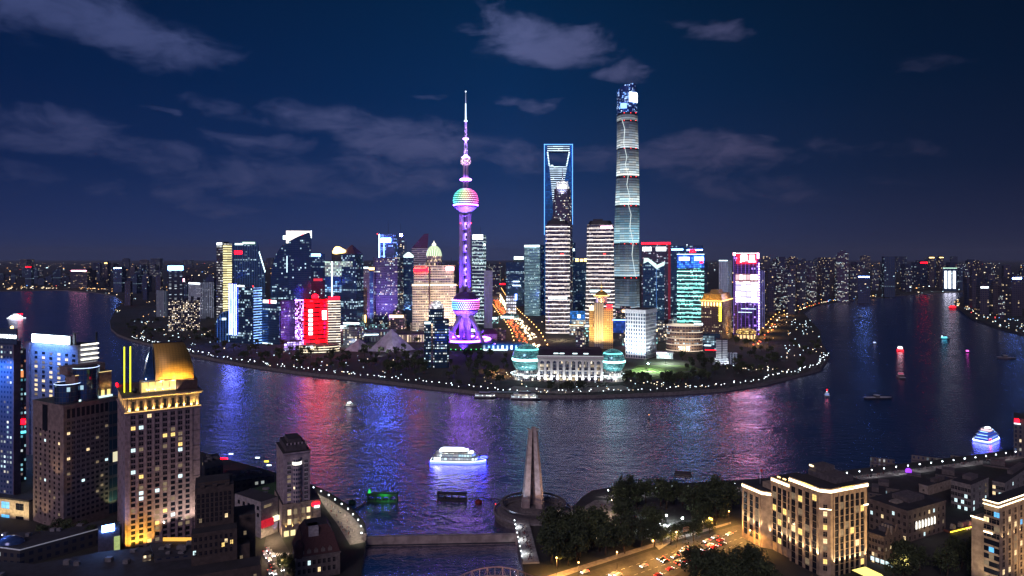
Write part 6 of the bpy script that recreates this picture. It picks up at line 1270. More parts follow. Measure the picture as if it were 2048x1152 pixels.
# near trees
NTREE = [tree_proto(20+i, 5.0+i*.6, 11+i*1.5, 24, 34, .62, 'dark leafy tree in the dense park beside the monument', 'trees of the park beside the monument') for i in range(3)]
def grove(n, x0, x1, y0, y1, label, group, sc=(.95, 1.5), seed=1, edge=None):
    r = random.Random(seed); pts = []; t = 0; first = {}
    while len(pts) < n and t < 3000:
        t += 1; px, py = r.uniform(x0, x1), r.uniform(y0, y1)
        if edge and not edge(px, py): continue
        p = G(px, py, ZG)
        if all((p.x-a)**2+(p.y-b)**2 > 18 for a, b in pts):
            pts.append((p.x, p.y)); o = place(NTREE[r.randrange(3)], (p.x, p.y, ZG), r.uniform(0, 6), label, r.uniform(*sc)); o['group'] = group
grove(30, 1235, 1462, 1000, 1064, 'dark leafy tree in the wood between the plaza and the river promenade', 'trees between plaza and river', seed=1, edge=lambda x, y: y < 1060-(x-1240)*.02 and not (1252 < x < 1378 and y > 1018) and y > 1003)
grove(36, 1085, 1312, 1066, 1140, 'dark leafy tree in the dense park beside the monument', 'trees of the park beside the monument', seed=2, edge=lambda x, y: y < 1146-(x-1085)*.20 and x-1085 > (1072-y)*1.5)
grove(8, 1318, 1460, 1060, 1094, 'leafy tree lit orange by the road lamps at the park edge', 'orange lit trees at the park edge', (.6, .85), seed=3, edge=lambda x, y: abs(y-(1096-(x-1318)*.3)) < 7)
grove(14, 1388, 1540, 1150, 1192, 'dark leafy tree massed in front of the floodlit hotel', 'trees in front of the floodlit hotel', (1.0, 1.3), seed=4)
grove(14, 1785, 1960, 1118, 1170, 'dark leafy tree in the courtyard between the old buildings', 'trees in the courtyard between the old buildings', (.8, 1.15), seed=5)
grove(3, 562, 592, 1132, 1160, 'leafy street tree glowing under lamps by the corner building', 'street trees by the corner building', (.6, .75), seed=6)
grove(10, 60, 240, 1070, 1112, 'dark leafy tree below the brown office block', 'trees below the brown office block', (.6, .85), seed=7)
# ------------------------------------------------------------------ buildings of the near bank
WIN = {k: v for k, v in (('dark', mat('window_dark', (.015, .02, .035), .12, .3)), ('dim', mat('window_dim', (.08, .07, .06), .3, 0, (1, .75, .45), .16, sample=False)), ('warm', mat('window_warm', (.3, .25, .2), .5, 0, (1, .74, .38), 1.0)),
        ('cool', mat('window_cool', (.3, .3, .3), .5, 0, (.68, .95, 1), 1.0)), ('blue', mat('window_blue', (.1, .2, .3), .5, 0, (.1, .5, 1), .9)), ('gold', mat('window_gold', (.3, .25, .1), .5, 0, (1, .66, .2), 1.1)))}
WMESH = {}
def win_mesh(w, h, k, fm):
    key = (round(w, 2), round(h, 2), k, fm.name)
    if key not in WMESH:
        mb = MB(); mb.box(-w/2, w/2, -.05, .3, -h/2, h/2, 0); mb.box(-.05, .05, -.1, -.05, -h/2, h/2, 1); mb.box(-w/2-.08, w/2+.08, -.22, .3, -h/2-.16, -h/2, 1); mb.box(-w/2, w/2, -.1, -.05, h*.12, h*.12+.07, 1)
        WMESH[key] = mb.mesh('window', [WIN[k], fm])
    return WMESH[key]
def windows(T, spots, w, h, mix, seed=1, frame=None, limit=None, side='front'):
    """spots: (face, along, z). The first hundred of a building are parts of their own, the rest one mesh of panes"""
    fm = frame or STEEL; r = random.Random(seed); used_n = getattr(T, 'nwin', 0); rest = MB(); keys = list(mix); wts = [mix[k] for k in keys]; mats = [WIN[k] for k in keys]+[fm]
    for (face, a, z) in spots:
        k = r.choices(keys, wts)[0]
        if used_n < 100:
            used_n += 1
            o = mesh_obj('window', win_mesh(w, h, k, fm), T.root, (a, -T.hd, z) if face == 'front' else (T.hw, a, z))
            if face != 'front': o.rotation_euler.z = PI/2
        else:
            i = keys.index(k)
            if face == 'front': rest.box(a-w/2, a+w/2, -T.hd-.05, -T.hd+.3, z-h/2, z+h/2, i); rest.box(a-w/2-.08, a+w/2+.08, -T.hd-.22, -T.hd+.3, z-h/2-.16, z-h/2, len(keys))
            else: rest.box(T.hw-.3, T.hw+.05, a-w/2, a+w/2, z-h/2, z+h/2, i); rest.box(T.hw-.3, T.hw+.22, a-w/2-.08, a+w/2+.08, z-h/2-.16, z-h/2, len(keys))
    T.nwin = used_n
    if rest.f: tag(rest.build('windows', mats, T.root), kind='stuff')
def spot_at(T, p, e, w, c, size=70, r=.15, name='uplight'):
    lamp(name, T.root, p, w, c, r, 'SPOT', (Vector(e)-Vector(p)).to_track_quat('-Z', 'Y').to_euler(), size, .7)
AMBER = (1, .60, .16); WARMW = (1, .74, .46)

# gold vaulted tower
def vault_tower():
    T = Tower('vault_tower', 'pinkish stone tower crowned by a glowing gold barrel vault and lit cornice', 235, 400, 797, 382, None, xc=250, t=56, n_body=False)
    st = mat('pink_granite', (.30, .23, .25), .75, scale=.5); h = T.h; hw, hd = T.hw, T.hd; z = T.z; zf = z(829)
    T.part('shaft', MB().prism(T.poly, 0, zf), [st, ROOF])
    cols = [T.ly(p) for p in (265.6, 281, 297, 312.5, 328, 344, 359, 374)]; P = (cols[1]-cols[0])
    rows = [zf-2.2-3.05*k for k in range(27)]
    windows(T, [('right', y, zz) for zz in rows for y in cols], 2.1, 1.95, {'dark': 84, 'dim': 8, 'warm': 2, 'cool': 4, 'gold': 2}, 11, st)
    for y in [c-P/2 for c in cols]+[cols[-1]+P/2]: T.part('pier', MB().box(hw, hw+.5, y-.55, y+.55, 0, zf-.4), st)
    for k in range(9): zz = zf-5-k*8.8; T.part('string_course', MB().box(hw-.1, hw+.16, cols[-1]+P*.62, hd+.12, zz, zz+.35), mat('joint_stone', (.14, .11, .12), .8))
    for x in [-hw+T.w*(k+.5)/4 for k in range(4)]:
        for k in range(9): T.part('side_window', MB().box(x-.7, x+.7, -hd-.06, -hd+.2, zf-4-k*8.4, zf-2.2-k*8.4), WIN['dark'])
    T.part('ledge', MB().prism([(x*1.03, y*1.03) for x, y in T.poly], zf, zf+.7), [st, st])
    fz = mat('frieze_stone', (.42, .34, .24), .7); T.part('frieze_storey', MB().prism(T.inset(.985), zf+.7, z(800)), [fz, ROOF])
    T.part('cornice', MB().prism([(x*1.03, y*1.03) for x, y in T.poly], z(800), z(797)+.2, [(x*1.07, y*1.07) for x, y in T.poly]).prism([(x*1.07, y*1.07) for x, y in T.poly], z(797)+.2, z(794.5)), [fz, mat('roof_terrace', (.10, .08, .07), .8)])
    T.part('cornice_glow', MB().box(hw*1.03, hw*1.03+.25, -hd*1.02, hd*1.02, zf+.72, zf+.95), glow('amber_strip', (1, .62, .18), 1.6))
    for y in [c-P/2 for c in cols]+[cols[-1]+P/2, hd-1.6]:
        T.part('pilaster', MB().box(hw-.1, hw+.35, y-.6, y+.6, zf+.9, z(801)), fz); spot_at(T, (hw+1.1, y, zf+1.0), (hw, y, zf+5), 2600, AMBER, 95, .1)
    for y in cols: T.part('frieze_window', MB().box(hw-.1, hw+.12, y-.7, y+.7, zf+1.6, zf+6.5), WIN['dark'])
    for k in range(4): x = -hw+T.w*(k+.5)/4; spot_at(T, (x, -hd-1.1, zf+1.0), (x, -hd, zf+5), 2600, AMBER, 95, .1)
    zr = z(794.5)
    b0, b1 = T.ly(283), T.ly(353); up = T.part('attic_storey', MB().box(hw-13, hw-5, b0, b1, zr, z(770)), fz)
    for k in range(5): y = b0+(b1-b0)*(k+.5)/5; T.part('attic_panel', MB().box(hw-5, hw-4.8, y-1.6, y+1.6, zr+.8, z(771.5)), glow('attic_yellow', (1, .72, .2), .8), up); spot_at(T, (hw-3.6, y+1.9, zr+.4), (hw-5, y+1.9, zr+4), 1400, WARMW, 90, .1)
    # barrel vault
    g, t, b = new_mat('gold_vault'); uv = t.n('ShaderNodeUVMap'); sp = t.n('ShaderNodeSeparateXYZ'); t.put(sp.inputs[0], uv.outputs[0])
    gr = t.M('MAXIMUM', t.M('LESS_THAN', t.M('FRACT', t.M('DIVIDE', sp.outputs[0], 1.6)), .06), t.M('LESS_THAN', t.M('FRACT', t.M('DIVIDE', sp.outputs[1], 1.3)), .06))
    t.put(b.inputs['Base Color'], t.mix(gr, (.62, .38, .09), (.25, .14, .03))); b.inputs['Metallic'].default_value = .35; b.inputs['Roughness'].default_value = .5
    y0, y1 = T.ly(312), T.ly(391); z0 = z(772); hh = z(699)-z0; xb = hw-6; dp = 15; N = 16
    mb = MB(); prof = [(xb-dp*(1-math.cos(PI/2*k/N))*1.0, z0+hh*math.sin(PI/2*k/N)) for k in range(N+1)]; arc = 0
    for (xa, za), (xc, zc) in zip(prof, prof[1:]):
        l = math.hypot(xc-xa, zc-za); ta, tb = (za-z0)/hh, (zc-z0)/hh
        ya0, ya1, yb0, yb1 = y0, y1-ta*ta*3.6, y0, y1-tb*tb*3.6
        mb.face([(xa, ya0, za), (xa, ya1, za), (xc, yb1, zc), (xc, yb0, zc)], [(0, arc), (ya1-y0, arc), (yb1-y0, arc+l), (0, arc+l)], 0, True); arc += l
    xe = prof[-1][0]
    for yy, fl in ((y0, 0), (None, 1)):
        for (xa, za), (xc, zc) in zip(prof, prof[1:]):
            ta, tb = (za-z0)/hh, (zc-z0)/hh; q = [(xa, yy if yy is not None else y1-ta*ta*3.6, za), (xc, yy if yy is not None else y1-tb*tb*3.6, zc), (xe-.01, yy if yy is not None else y1-tb*tb*3.6, zc), (xe-.01, yy if yy is not None else y1-ta*ta*3.6, za)]
            mb.face(q if not fl else q[::-1], None, 1)
    mb.face([(xe, y1, z0), (xe, y0, z0), (xe, y0, z0+hh), (xe, y1-3.6, z0+hh)], None, 1)
    T.part('gold_vault', mb, [g, STEEL]); T.part('vault_rib', MB().box(xe-.5, xe+.5, y0-.4, y1-3.2, z0+hh, z0+hh+.7), STEEL)
    gl = MB(); gl.prism([(xe-2, y0-5), (xb-3, y0-6), (xb-3, y0-.3), (xe-2, y0-.3)], z0, z(735), [(xe, y0-3.5), (xb-9, y0-3.5), (xb-9, y0-.3), (xe, y0-.3)]).prism([(xe, y0-3.5), (xb-9, y0-3.5), (xb-9, y0-.3), (xe, y0-.3)], z(735), z(706), [(xe, y0-1), (xe+.5, y0-1), (xe+.5, y0-.3), (xe, y0-.3)]); T.part('glass_gable', gl, mat('blue_gable_glass', (.05, .12, .3), .12, .5)); lamp('gable_light', T.root, (xb+1, y0-5, z0+2), 260, (.3, .5, 1), .1)
    T.part('vault_base', MB().box(xe-2, xb+1.2, T.ly(354), T.ly(398), zr, z0), mat('brown_base', (.10, .06, .05), .7))
    for y in (y0+3, y0+9, y1-6, y1-1.5): spot_at(T, (hw-1.6, y, z0-.5), (xb-4, y, z0+9), 7000 if y < y0+12 else 4200, AMBER, 110, .1)
    for k, a in enumerate((T.ly(262), T.ly(272))):
        pass
    for px, y in ((243, -hd+1), (257, -hd+4)): T.part('light_pole', MB().tube((hw-16, y, zr), (hw-16, y, z(700)), .34, .34, 8), glow('yellow_pole', (.85, .85, .02), 1.6))
    T.part('mast', MB().tube((xe, T.ly(373), z0+hh), (xe, T.ly(373), z(652)), .22, .1, 6), STEEL); T.part('dish', MB().lathe([(0, 0), (1.2, .4), (1.5, .9)], T.hw-10, T.ly(270)).build('d', STEEL) and MB().ball((hw-9, T.ly(272), zr+1.8), 1.6, 12, 8), STEEL)
    bpy.data.objects.remove(bpy.data.objects['d'])
    for y in (T.ly(262), T.ly(285)): spot_at(T, (hw+7, y, 1.5), (hw, y, 9), 14000, (1, .5, .05), 100)
    for y in (T.ly(330), T.ly(370), T.ly(395)): spot_at(T, (hw+9, y, 8), (hw, y, 22), 7000, (1, .8, .6), 90)
    for py in (1090,): T.front('red_light', 236, 238, 790, 795, RED_SIGN)
vault_tower()
# brown office block with glass drums on the roof
def drum_block():
    T = Tower('office_block', 'brown stone office block with two dark glass drums and a lit attic on its roof', 66, 238, 815, 408, None, xc=127, t=30, n_body=False); hw, hd, z = T.hw, T.hd, T.z
    st = mat('brown_granite', (.22, .17, .16), .75, scale=.4); h = T.h; T.part('body', MB().prism(T.poly, 0, h), [st, ROOF])
    cy = [T.ly(130+(k+.7)*9.4) for k in range(9)]; cx = [T.lx(66+(k+.7)*9.2) for k in range(6)]
    R0 = [h-10-3.0*k for k in range(20)]
    windows(T, [('right', y, zz) for zz in R0 for y in cy]+[('front', x, zz) for zz in R0[2:] for x in cx], 1.7, 1.5, {'dark': 95, 'dim': 2, 'cool': 2, 'warm': 1}, 21, st)
    for y in cy: T.part('tall_window', MB().box(hw-.2, hw+.06, y-.95, y+.95, h-7, h-1.6), WIN['dark'])
    T.part('corner_glazing', MB().box(hw-.2, hw+.3, T.ly(217), T.ly(236), 2, h-1.5), facade('corner_glass', (.10, .10, .12), (.02, .05, .06), 5, 8, .04, (.2, .03), .12, 0, .5, ((.6, 1, .8), CW), seed=401))
    T.part('corner_slot', MB().box(T.lx(86), T.lx(96), -hd-.2, -hd+.2, h-16, h-.4), WIN['dark']); T.part('parapet', MB().prism([(x*1.01, y*1.01) for x, y in T.poly], h, h+1.1, mt=1), [st, ROOF])
    zr = h+1.1; dg = facade('drum_glass', (.05, .06, .08), (.015, .03, .05), 2, 3, .06, (.08, .05), .04, 0, .5, (CC, CC), seed=402, rough=.1)
    for px, py0, rr, yy, lab in ((117, 776, 7.0, -hd*.30, 'glass_drum'), (150, 752, 7.4, hd*.05, 'glass_drum')):
        cx0 = hw-10 if px == 117 else hw-9; zt = z(py0)+ (1 if px == 117 else 2.5)
        o = T.part('glass_drum', MB().lathe([(rr, zr-.5), (rr, zt), (rr-.5, zt), (rr-.5, zt-.8), (0, zt-.8)], cx0, yy-(4 if px == 117 else 0), 32, smooth=False, vz=True), [dg]); T.part('ring_light', MB().lathe([(rr+.02, zt-.25), (rr+.22, zt-.1), (rr+.02, zt+.05)], cx0, yy-(4 if px == 117 else 0), 40), glow('ring_blue_white', (.5, .65, 1), 2.2), o)
    a0, a1 = T.ly(158), T.ly(232); at = T.part('attic', MB().box(hw-16, hw-5, a0, a1, zr, z(757)), mat('attic_stone', (.28, .20, .17), .75)); T.part('roof_block', MB().box(hw-18, hw-9, T.ly(150), T.ly(226), z(757), z(740)), mat('brown_granite', ()))
    for k in range(6): y = a0+(a1-a0)*(k+.5)/6; T.part('lit_bay', MB().box(hw-5, hw-4.85, y-1.0, y+1.0, zr+1.2, zr+4.6), glow('bay_yellow', (1, .78, .25), .9), at); spot_at(T, (hw-4.2, y, zr+5), (hw-5, y, zr+9), 700, AMBER, 95, .1)
    T.part('attic_edge_light', MB().box(hw-5.1, hw-4.8, a0, a1, z(758), z(757)), glow('attic_edge', (1, .75, .3), 1.0), at); T.part('glass_band', MB().box(hw-4.6, hw-3.8, a0, a1, zr, zr+1.1), WIN['cool'])
    for x, p in ((T.lx(90), 4), (T.lx(115), 30)): spot_at(T, (x, -hd-9, p), (x, -hd, p+14), 2600, (1, .66, .36), 90)
    spot_at(T, (hw+8, T.ly(225), 6), (hw, T.ly(225), 16), 2400, (.8, .9, .4), 80)
drum_block()
# the two blue hotels at the left edge
def blue_hotels():
    bl = facade('blue_hotel_wall', (.10, .13, .24), (.03, .06, .13), 3.0, 3.4, .24, (.3, .25), .36, 0, .9, (CC, (1, .85, .6)), seed=403); mv = mat('mauve_concrete', (.16, .12, .17), .8, scale=.2)
    T = Tower('hotel', 'blue washed hotel tower with white roof lettering, cut by the left picture edge', -70, 40, 688, 470, bl, xc=27, t=20); z = T.z
    T.part('mauve_pier', MB().box(T.hw, T.hw+.8, -T.hd-.4, T.hd, 0, T.h+2), mv)
    T.part('sign_screen', MB().box(-T.hw, T.lx(36), -T.hd-1, -T.hd-.2, T.h, z(657)), mat('blue_steel', (.04, .07, .14), .5)); text('sign_letters', 'HYATT ON THE BUND', WHITE_SIGN, T.root, (T.lx(9), -T.hd-1.2, z(673)), T.lx(36)-T.lx(-18), height=z(669)-z(676.5), bold=.01)
    T.part('roof_light', MB().ball((T.lx(24), -T.hd, z(655)), 1, 10, 8), GOLD_SIGN)
    for x in (-T.hw*.2, T.hw*.3, T.hw*.8): spot_at(T, (x, -T.hd-14, T.h-8), (x, -T.hd, T.h-30), 34000, (.08, .3, 1), 110)
    T = Tower('link_block', 'dark slot block with small coloured windows between the two blue hotels', 39, 52, 700, 500, facade('slot_wall', (.04, .04, .07), (.03, .03, .05), 2.4, 3.4, .2, (.3, .2), .5, 0, 1.2, ((1, .4, .2), (.2, .8, 1)), seed=404, clus=False), d=14)
    T.front('orange_screen', 40, 47, 741, 754, mat('orange_screen', (.3, .1, .05), .5, 0, (1, .35, .12), .8)); T.front('red_screen', 40, 51, 838, 848, RED_SIGN); T.front('teal_screen', 41, 52, 862, 866, CYAN_LED)
    T = Tower('hotel', 'blue washed hotel block under a dazzling white roof sign', 52, 195, 691, 545, None, xc=156, t=24, n_body=False); z = T.z; hw, hd = T.hw, T.hd
    T.part('body', MB().prism(T.poly, 0, T.h), [mat('blue_grey_wall', (.20, .22, .30), .7), ROOF]); T.front('mauve_pier', 51, 63, 692, 1000, mv, th=1.5)
    xs = [T.lx(p) for p in (73, 88, 103, 119, 134, 148)]; windows(T, [('front', x, z(712+k*9.6)) for k in range(10) for x in xs], 3.6, 2.0, {'dark': 25, 'dim': 30, 'warm': 45}, 31)
    T.part('sign_frame', MB().box(T.lx(66), T.lx(143), -hd-.6, -hd+.6, T.h, z(673)), STEEL); T.front('roof_sign', 69, 141, 674, 690, glow('dazzling_white', (.72, .87, 1), 14), out=1.0)
    T.part('roof_frame', MB().box(T.lx(146), T.lx(150), -hd, -hd+1, T.h, z(668)).box(hw-1, hw, hd-1, hd, T.h, z(668)).box(T.lx(146), hw, -hd+.2, -hd+1, z(668), z(666)), STEEL)
    for k in range(5): zz = z(690+k*9.8); T.part('balcony', MB().box(hw+.1, hw+2.0, T.ly(160), T.ly(193), zz-2.2, zz-.9), DECKW); T.part('balcony_light', MB().box(hw+.3, hw+2.3, T.ly(161), T.ly(194), zz-.6, zz+.2), glow('balcony_cream', (1, .93, .75), 2.0))
    for x in (T.lx(80), T.lx(105), T.lx(130)): spot_at(T, (x, -hd-12, T.h+6), (x, -hd, T.h-22), 42000, (.08, .3, 1), 115)
blue_hotels()
# low cream block at the left edge, dark roofs in the corner
def left_corner():
    T = Tower('office_block', 'low cream lit block with wide windows at the left picture edge', -90, 68, 1003, 425, None, xc=58, t=16, n_body=False); st = mat('cream_render', (.45, .38, .27), .75)
    T.part('body', MB().prism(T.poly, 0, T.h), [st, ROOF]); windows(T, [('front', T.lx(p), T.z(y)) for y in (1016, 1042) for p in (-70, -44, -18, 12, 40)], 6.4, 4.0, {'dark': 60, 'blue': 40}, 41)
    T.part('roof_slab', MB().box(-T.hw-1, T.hw+1, -T.hd-1, T.hd+1, T.h, T.h+1), ROOF)
    for x in (T.lx(5), T.lx(30), T.lx(52)): spot_at(T, (x, -T.hd-8, 2), (x, -T.hd, 9), 3800, (1, .76, .42), 110)
    def low(name, label, px, ztop, m=None, edge=None, cat='low building'):
        P = [G(x, y, ztop) for x, y in px]; c = sum(P, Vector())/len(P); q = thing(name, label, cat, (c.x, c.y, ZG)); poly = [(p.x-c.x, p.y-c.y) for p in P]
        if sum(poly[i][0]*poly[(i+1) % len(poly)][1]-poly[(i+1) % len(poly)][0]*poly[i][1] for i in range(len(poly))) < 0: poly = poly[::-1]
        MB().prism(poly, 0, ztop-ZG).build('body', [m or facade('dark_low_wall', (.06, .06, .07), (.02, .02, .03), 4, 4, .25, (.3, .2), .10, 0, 1, (CW, CC), seed=405), mat('slate_roof', (.035, .038, .05), .85, scale=.3)], q)
        rr = random.Random(int(abs(px[0][0])+ztop)); U = MB(); ok = 0
        for _ in range(60):
            i = rr.randrange(len(poly)); f = rr.uniform(.15, .8); g2 = rr.random(); a, b = poly[i], poly[(i+1) % len(poly)]; x, y = (a[0]*(1-g2)+b[0]*g2)*f, (a[1]*(1-g2)+b[1]*g2)*f
            if ok < 7: o_ = MB().box(x-rr.uniform(.8, 2), x+rr.uniform(.8, 2), y-rr.uniform(.6, 1.4), y+rr.uniform(.6, 1.4), ztop-ZG, ztop-ZG+rr.uniform(.8, 2.4)).build('roof_unit', mat('roof_unit_metal', (.16, .16, .17), .6), q); ok += 1
        for e in edge or (): a, b = G(*e[0], ztop)-c, G(*e[1], ztop)-c; MB().bar((a.x, a.y, ztop-ZG+.25), (b.x, b.y, ztop-ZG+.25), .5, .45).build('edge_light', mat('pale_edge', (.5, .5, .55), .6, 0, (.8, .85, 1), .10), q)
        return q, c, poly
    q, c, _ = low('shopping_hall', 'dark flat roofed hall with a pale roof edge below the brown office block', [(-60, 1092), (40, 1101), (240, 1047), (206, 1040), (120, 1060), (-60, 1070)], 13, edge=(((40, 1101), (240, 1047)), ((-60, 1088), (40, 1101))))
    MB().lathe([(7, 9.1), (6, 11), (3, 12.4), (0, 12.8)], G(22, 1085, 13).x-c.x, G(22, 1085, 13).y-c.y, 24, sq=.7).build('skylight_dome', mat('skylight', (.05, .1, .25), .15, .3), q); lamp('skylight_light', q, (G(10, 1085, 13).x-c.x, G(10, 1085, 13).y-c.y-2, 14), 500, (.3, .45, 1), .1)
    low('warehouse', 'long dark slate roofed warehouse along the bottom left corner', [(-60, 1118), (70, 1128), (200, 1104), (390, 1082), (400, 1140), (300, 1175), (-60, 1190)], 12)
    low('warehouse', 'dark shed with a warm lit front strip at the very left bottom corner', [(-60, 1128), (60, 1164), (40, 1200), (-60, 1200)], 15, facade('warm_front', (.3, .2, .14), (.05, .04, .03), 3, 4, .2, (.3, .2), .4, 0, .5, (CW, (1, .6, .3)), seed=406))
    q, c, p_ = low('low_block', 'dark low block with an orange glowing storefront right of the vaulted tower base', [(300, 1086), (388, 1078), (396, 1108), (310, 1118)], 14); a = G(352, 1080, 14)-c; MB().box(a.x-6, a.x+9, a.y-2, a.y-1.5, 10.2, 12).build('orange_sign', mat('orange_glow_sign', (.4, .2, .05), .5, 0, (1, .5, .08), .9), q)
    T = Tower('kiosk', 'small dark block carrying a dazzling blue white billboard', 196, 240, 1058, 372, mat('kiosk_wall', (.08, .08, .12), .8), d=10); T.part('billboard', MB().box(T.lx(204), T.lx(229), -T.hd-.8, -T.hd-.2, T.z(1062), T.z(1049)), BLUE_SIGN); T.part('green_wall_light', MB().box(T.lx(228), T.hw, -T.hd-.3, -T.hd-.05, 1, T.z(1075)), mat('lime_wall', (.4, .45, .2), .6, 0, (.7, .9, .3), .35))
    T = Tower('chimney_house', 'slim cream stair tower glowing warm among the dark roofs', 285, 302, 1110, 350, facade('stair_tower', (.4, .33, .2), (.2, .15, .1), 2.2, 3, .25, (.2, .2), .8, 0, .9, ((1, .85, .5), CW), seed=407, clus=False), d=4); T.part('cap', MB().prism([(x*1.2, y*1.2) for x, y in T.poly], T.h, T.h+1.5, T.inset(.3)), [ROOF, ROOF])
    low('river_block', 'pale low block with white lamps on the shore left of the corner hotel tower', [(404, 912), (436, 906), (446, 930), (410, 938)], 22)
    low('river_block', 'low dark sheds with blue green lamps on the shore behind the green roof', [(440, 944), (520, 936), (548, 950), (470, 962)], 14)
    q, c, p_ = low('green_roof_block', 'pale block with a flat green planted roof left of the corner hotel tower', [(468, 988), (556, 962), (560, 992), (500, 1006)], 18, mat('grey_render', (.28, .27, .28), .8)); MB().prism([(x*.9, y*.9) for x, y in p_], 14.1, 14.5, mt=0).build('planted_roof', mat('roof_grass', (.03, .09, .03), .9), q)
    T = Tower('office_block', 'grey block with a red lit awning on the narrow street', 470, 556, 1004, 398, mat('grey_render', ()), xc=522, t=35); windows(T, [('front', T.lx(p), T.z(y)) for y in (1018, 1032) for p in (478, 488, 498, 508, 516)], 2.2, 2.0, {'dark': 75, 'cool': 25}, 43); windows(T, [('right', T.ly(535), T.z(1016))], 5, 1.6, {'dim': 1}, 43)
    T.part('red_awning', MB().box(T.hw+.1, T.hw+1.6, -T.hd, T.hd*.3, T.z(1056), T.z(1042)), mat('red_awning', (.5, .03, .04), .6, 0, (1, .02, .05), .35)); T.part('cream_sign', MB().box(T.hw+.1, T.hw+1.8, T.hd*.36, T.hd*.95, T.z(1050), T.z(1041)), glow('cream_sign', (1, .9, .55), 1.2))
    for k, (px, py, lab, m_) in enumerate(((462, 926, 'cool white lamp cluster on a shed of the left shore', COOL), (515, 934, 'cool white floodlight on the shore behind the corner hotel tower', WHITE_SIGN), (533, 942, 'yellow lamp on the shore behind the corner hotel tower', YELLOW_LED), (538, 950, 'pale lamp below the yellow one on the left shore', COOL), (446, 936, 'thin red light strip on the left shore', RED_SIGN))):
        p = G(px, py+6, ZG); q = thing('shore_lamp', lab, 'lamp', p); MB().tube((0, 0, 0), (0, 0, 9), .12, .08, 6).build('post', STEEL, q); MB().box(-1.6 if k != 4 else -3.5, 1.6 if k != 4 else 3.5, -.2, .2, 9, 9.8).build('lamp_head', m_, q)
left_corner()
# corner hotel tower
def corner_tower():
    T = Tower('corner_hotel', 'slender pale art deco tower with a rounded bay on a golden lit base', 553, 620, 910, 400, None, xc=567, t=63, n_body=False); hw, hd, z = T.hw, T.hd, T.z; st = mat('mauve_render', (.36, .31, .35), .75, scale=.4); zb = z(1008)
    T.part('shaft', MB().prism(T.poly, zb-2, T.h), [st, ROOF]); T.part('cornice', MB().prism([(x*1.05, y*1.05) for x, y in T.poly], T.h, T.h+.9), [st, ROOF]); T.part('roof_storey', MB().prism(T.inset(.8), T.h+.9, T.h+4.5).prism(T.inset(.5), T.h+4.5, T.h+7), [mat('dark_roof_storey', (.08, .07, .08), .8), ROOF])
    for k in range(6): y = -hd*.7+T.d*.7*k/5; T.part('merlon', MB().box(hw*.8-.8, hw*.8, y, y+.8, T.h+4.5, T.h+5.6), st)
    rows = [T.h-5.2-2.62*k for k in range(11)]
    windows(T, [('right', T.ly(p), zz) for zz in rows for p in (578, 612)], 1.9, 1.6, {'dark': 92, 'dim': 8}, 51, WHITE_PAINT); windows(T, [('front', x, zz) for zz in rows for x in (-hw*.6, 0, hw*.6)], 1.2, 1.5, {'dark': 95, 'dim': 5}, 52, st)
    by = T.ly(594); T.part('bay', MB().lathe([(2.6, zb), (2.6, T.h-2.4), (0, T.h-1.8)], hw-.6, by, 20, smooth=False, vz=True), [facade('bay_windows', (.42, .37, .40), (.04, .04, .06), 1.5, 2.62, .15, (.35, .12), .03, 0, 1, (CW, CW), seed=408)]); T.part('bay_lit_window', MB().lathe([(2.68, T.h-6.4), (2.68, T.h-4.6)], hw-.6, by, 20), glow('bay_cream', (1, .95, .8), 1.6))
    P = [(-hw-1, -hd-1), (hw+1.2, -hd-1), (hw+1.2, hd+6), (-hw-1, hd+6)]; pd = T.part('podium', MB().prism(P, 0, zb), [mat('podium_stone', (.34, .29, .24), .75), ROOF])
    for p in (578, 590, 606, 616):
        for zz in (zb-5, zb-10.5): T.part('podium_window', MB().box(hw+1.1, hw+1.3, T.ly(p)-1, T.ly(p)+1, zz-1.6, zz+1.6), WIN['warm' if p in (578, 616) else 'dim'], pd)
    for p in (571, 584, 600, 611, 622): T.part('pilaster', MB().box(hw+1.2, hw+1.6, T.ly(p)-.4, T.ly(p)+.4, 4, zb-1), mat('podium_stone', ()), pd); spot_at(T, (hw+2.2, T.ly(p), 5.4), (hw+1.2, T.ly(p), 12), 620, (1, .68, .24), 80, .1)
    for p in (572, 585, 608, 622): T.part('arch_light', MB().box(hw+1.25, hw+1.5, T.ly(p)-1.3, T.ly(p)+1.3, .5, 3.6), glow('arch_yellow', (1, .85, .4), .9), pd)
    T.part('red_sign', MB().box(hw+1.3, hw+1.7, T.ly(623), T.ly(638), zb-3.2, zb-1.6), RED_SIGN, pd); T.part('white_sign', MB().box(hw+1.3, hw+1.7, T.ly(628), T.ly(638), zb-4.6, zb-3.4), COOL, pd)
    for x in (-hw*.5, hw*.5): spot_at(T, (x, -hd-4, 1), (x, -hd, 14), 1300, (.75, .6, 1), 90)
corner_tower()
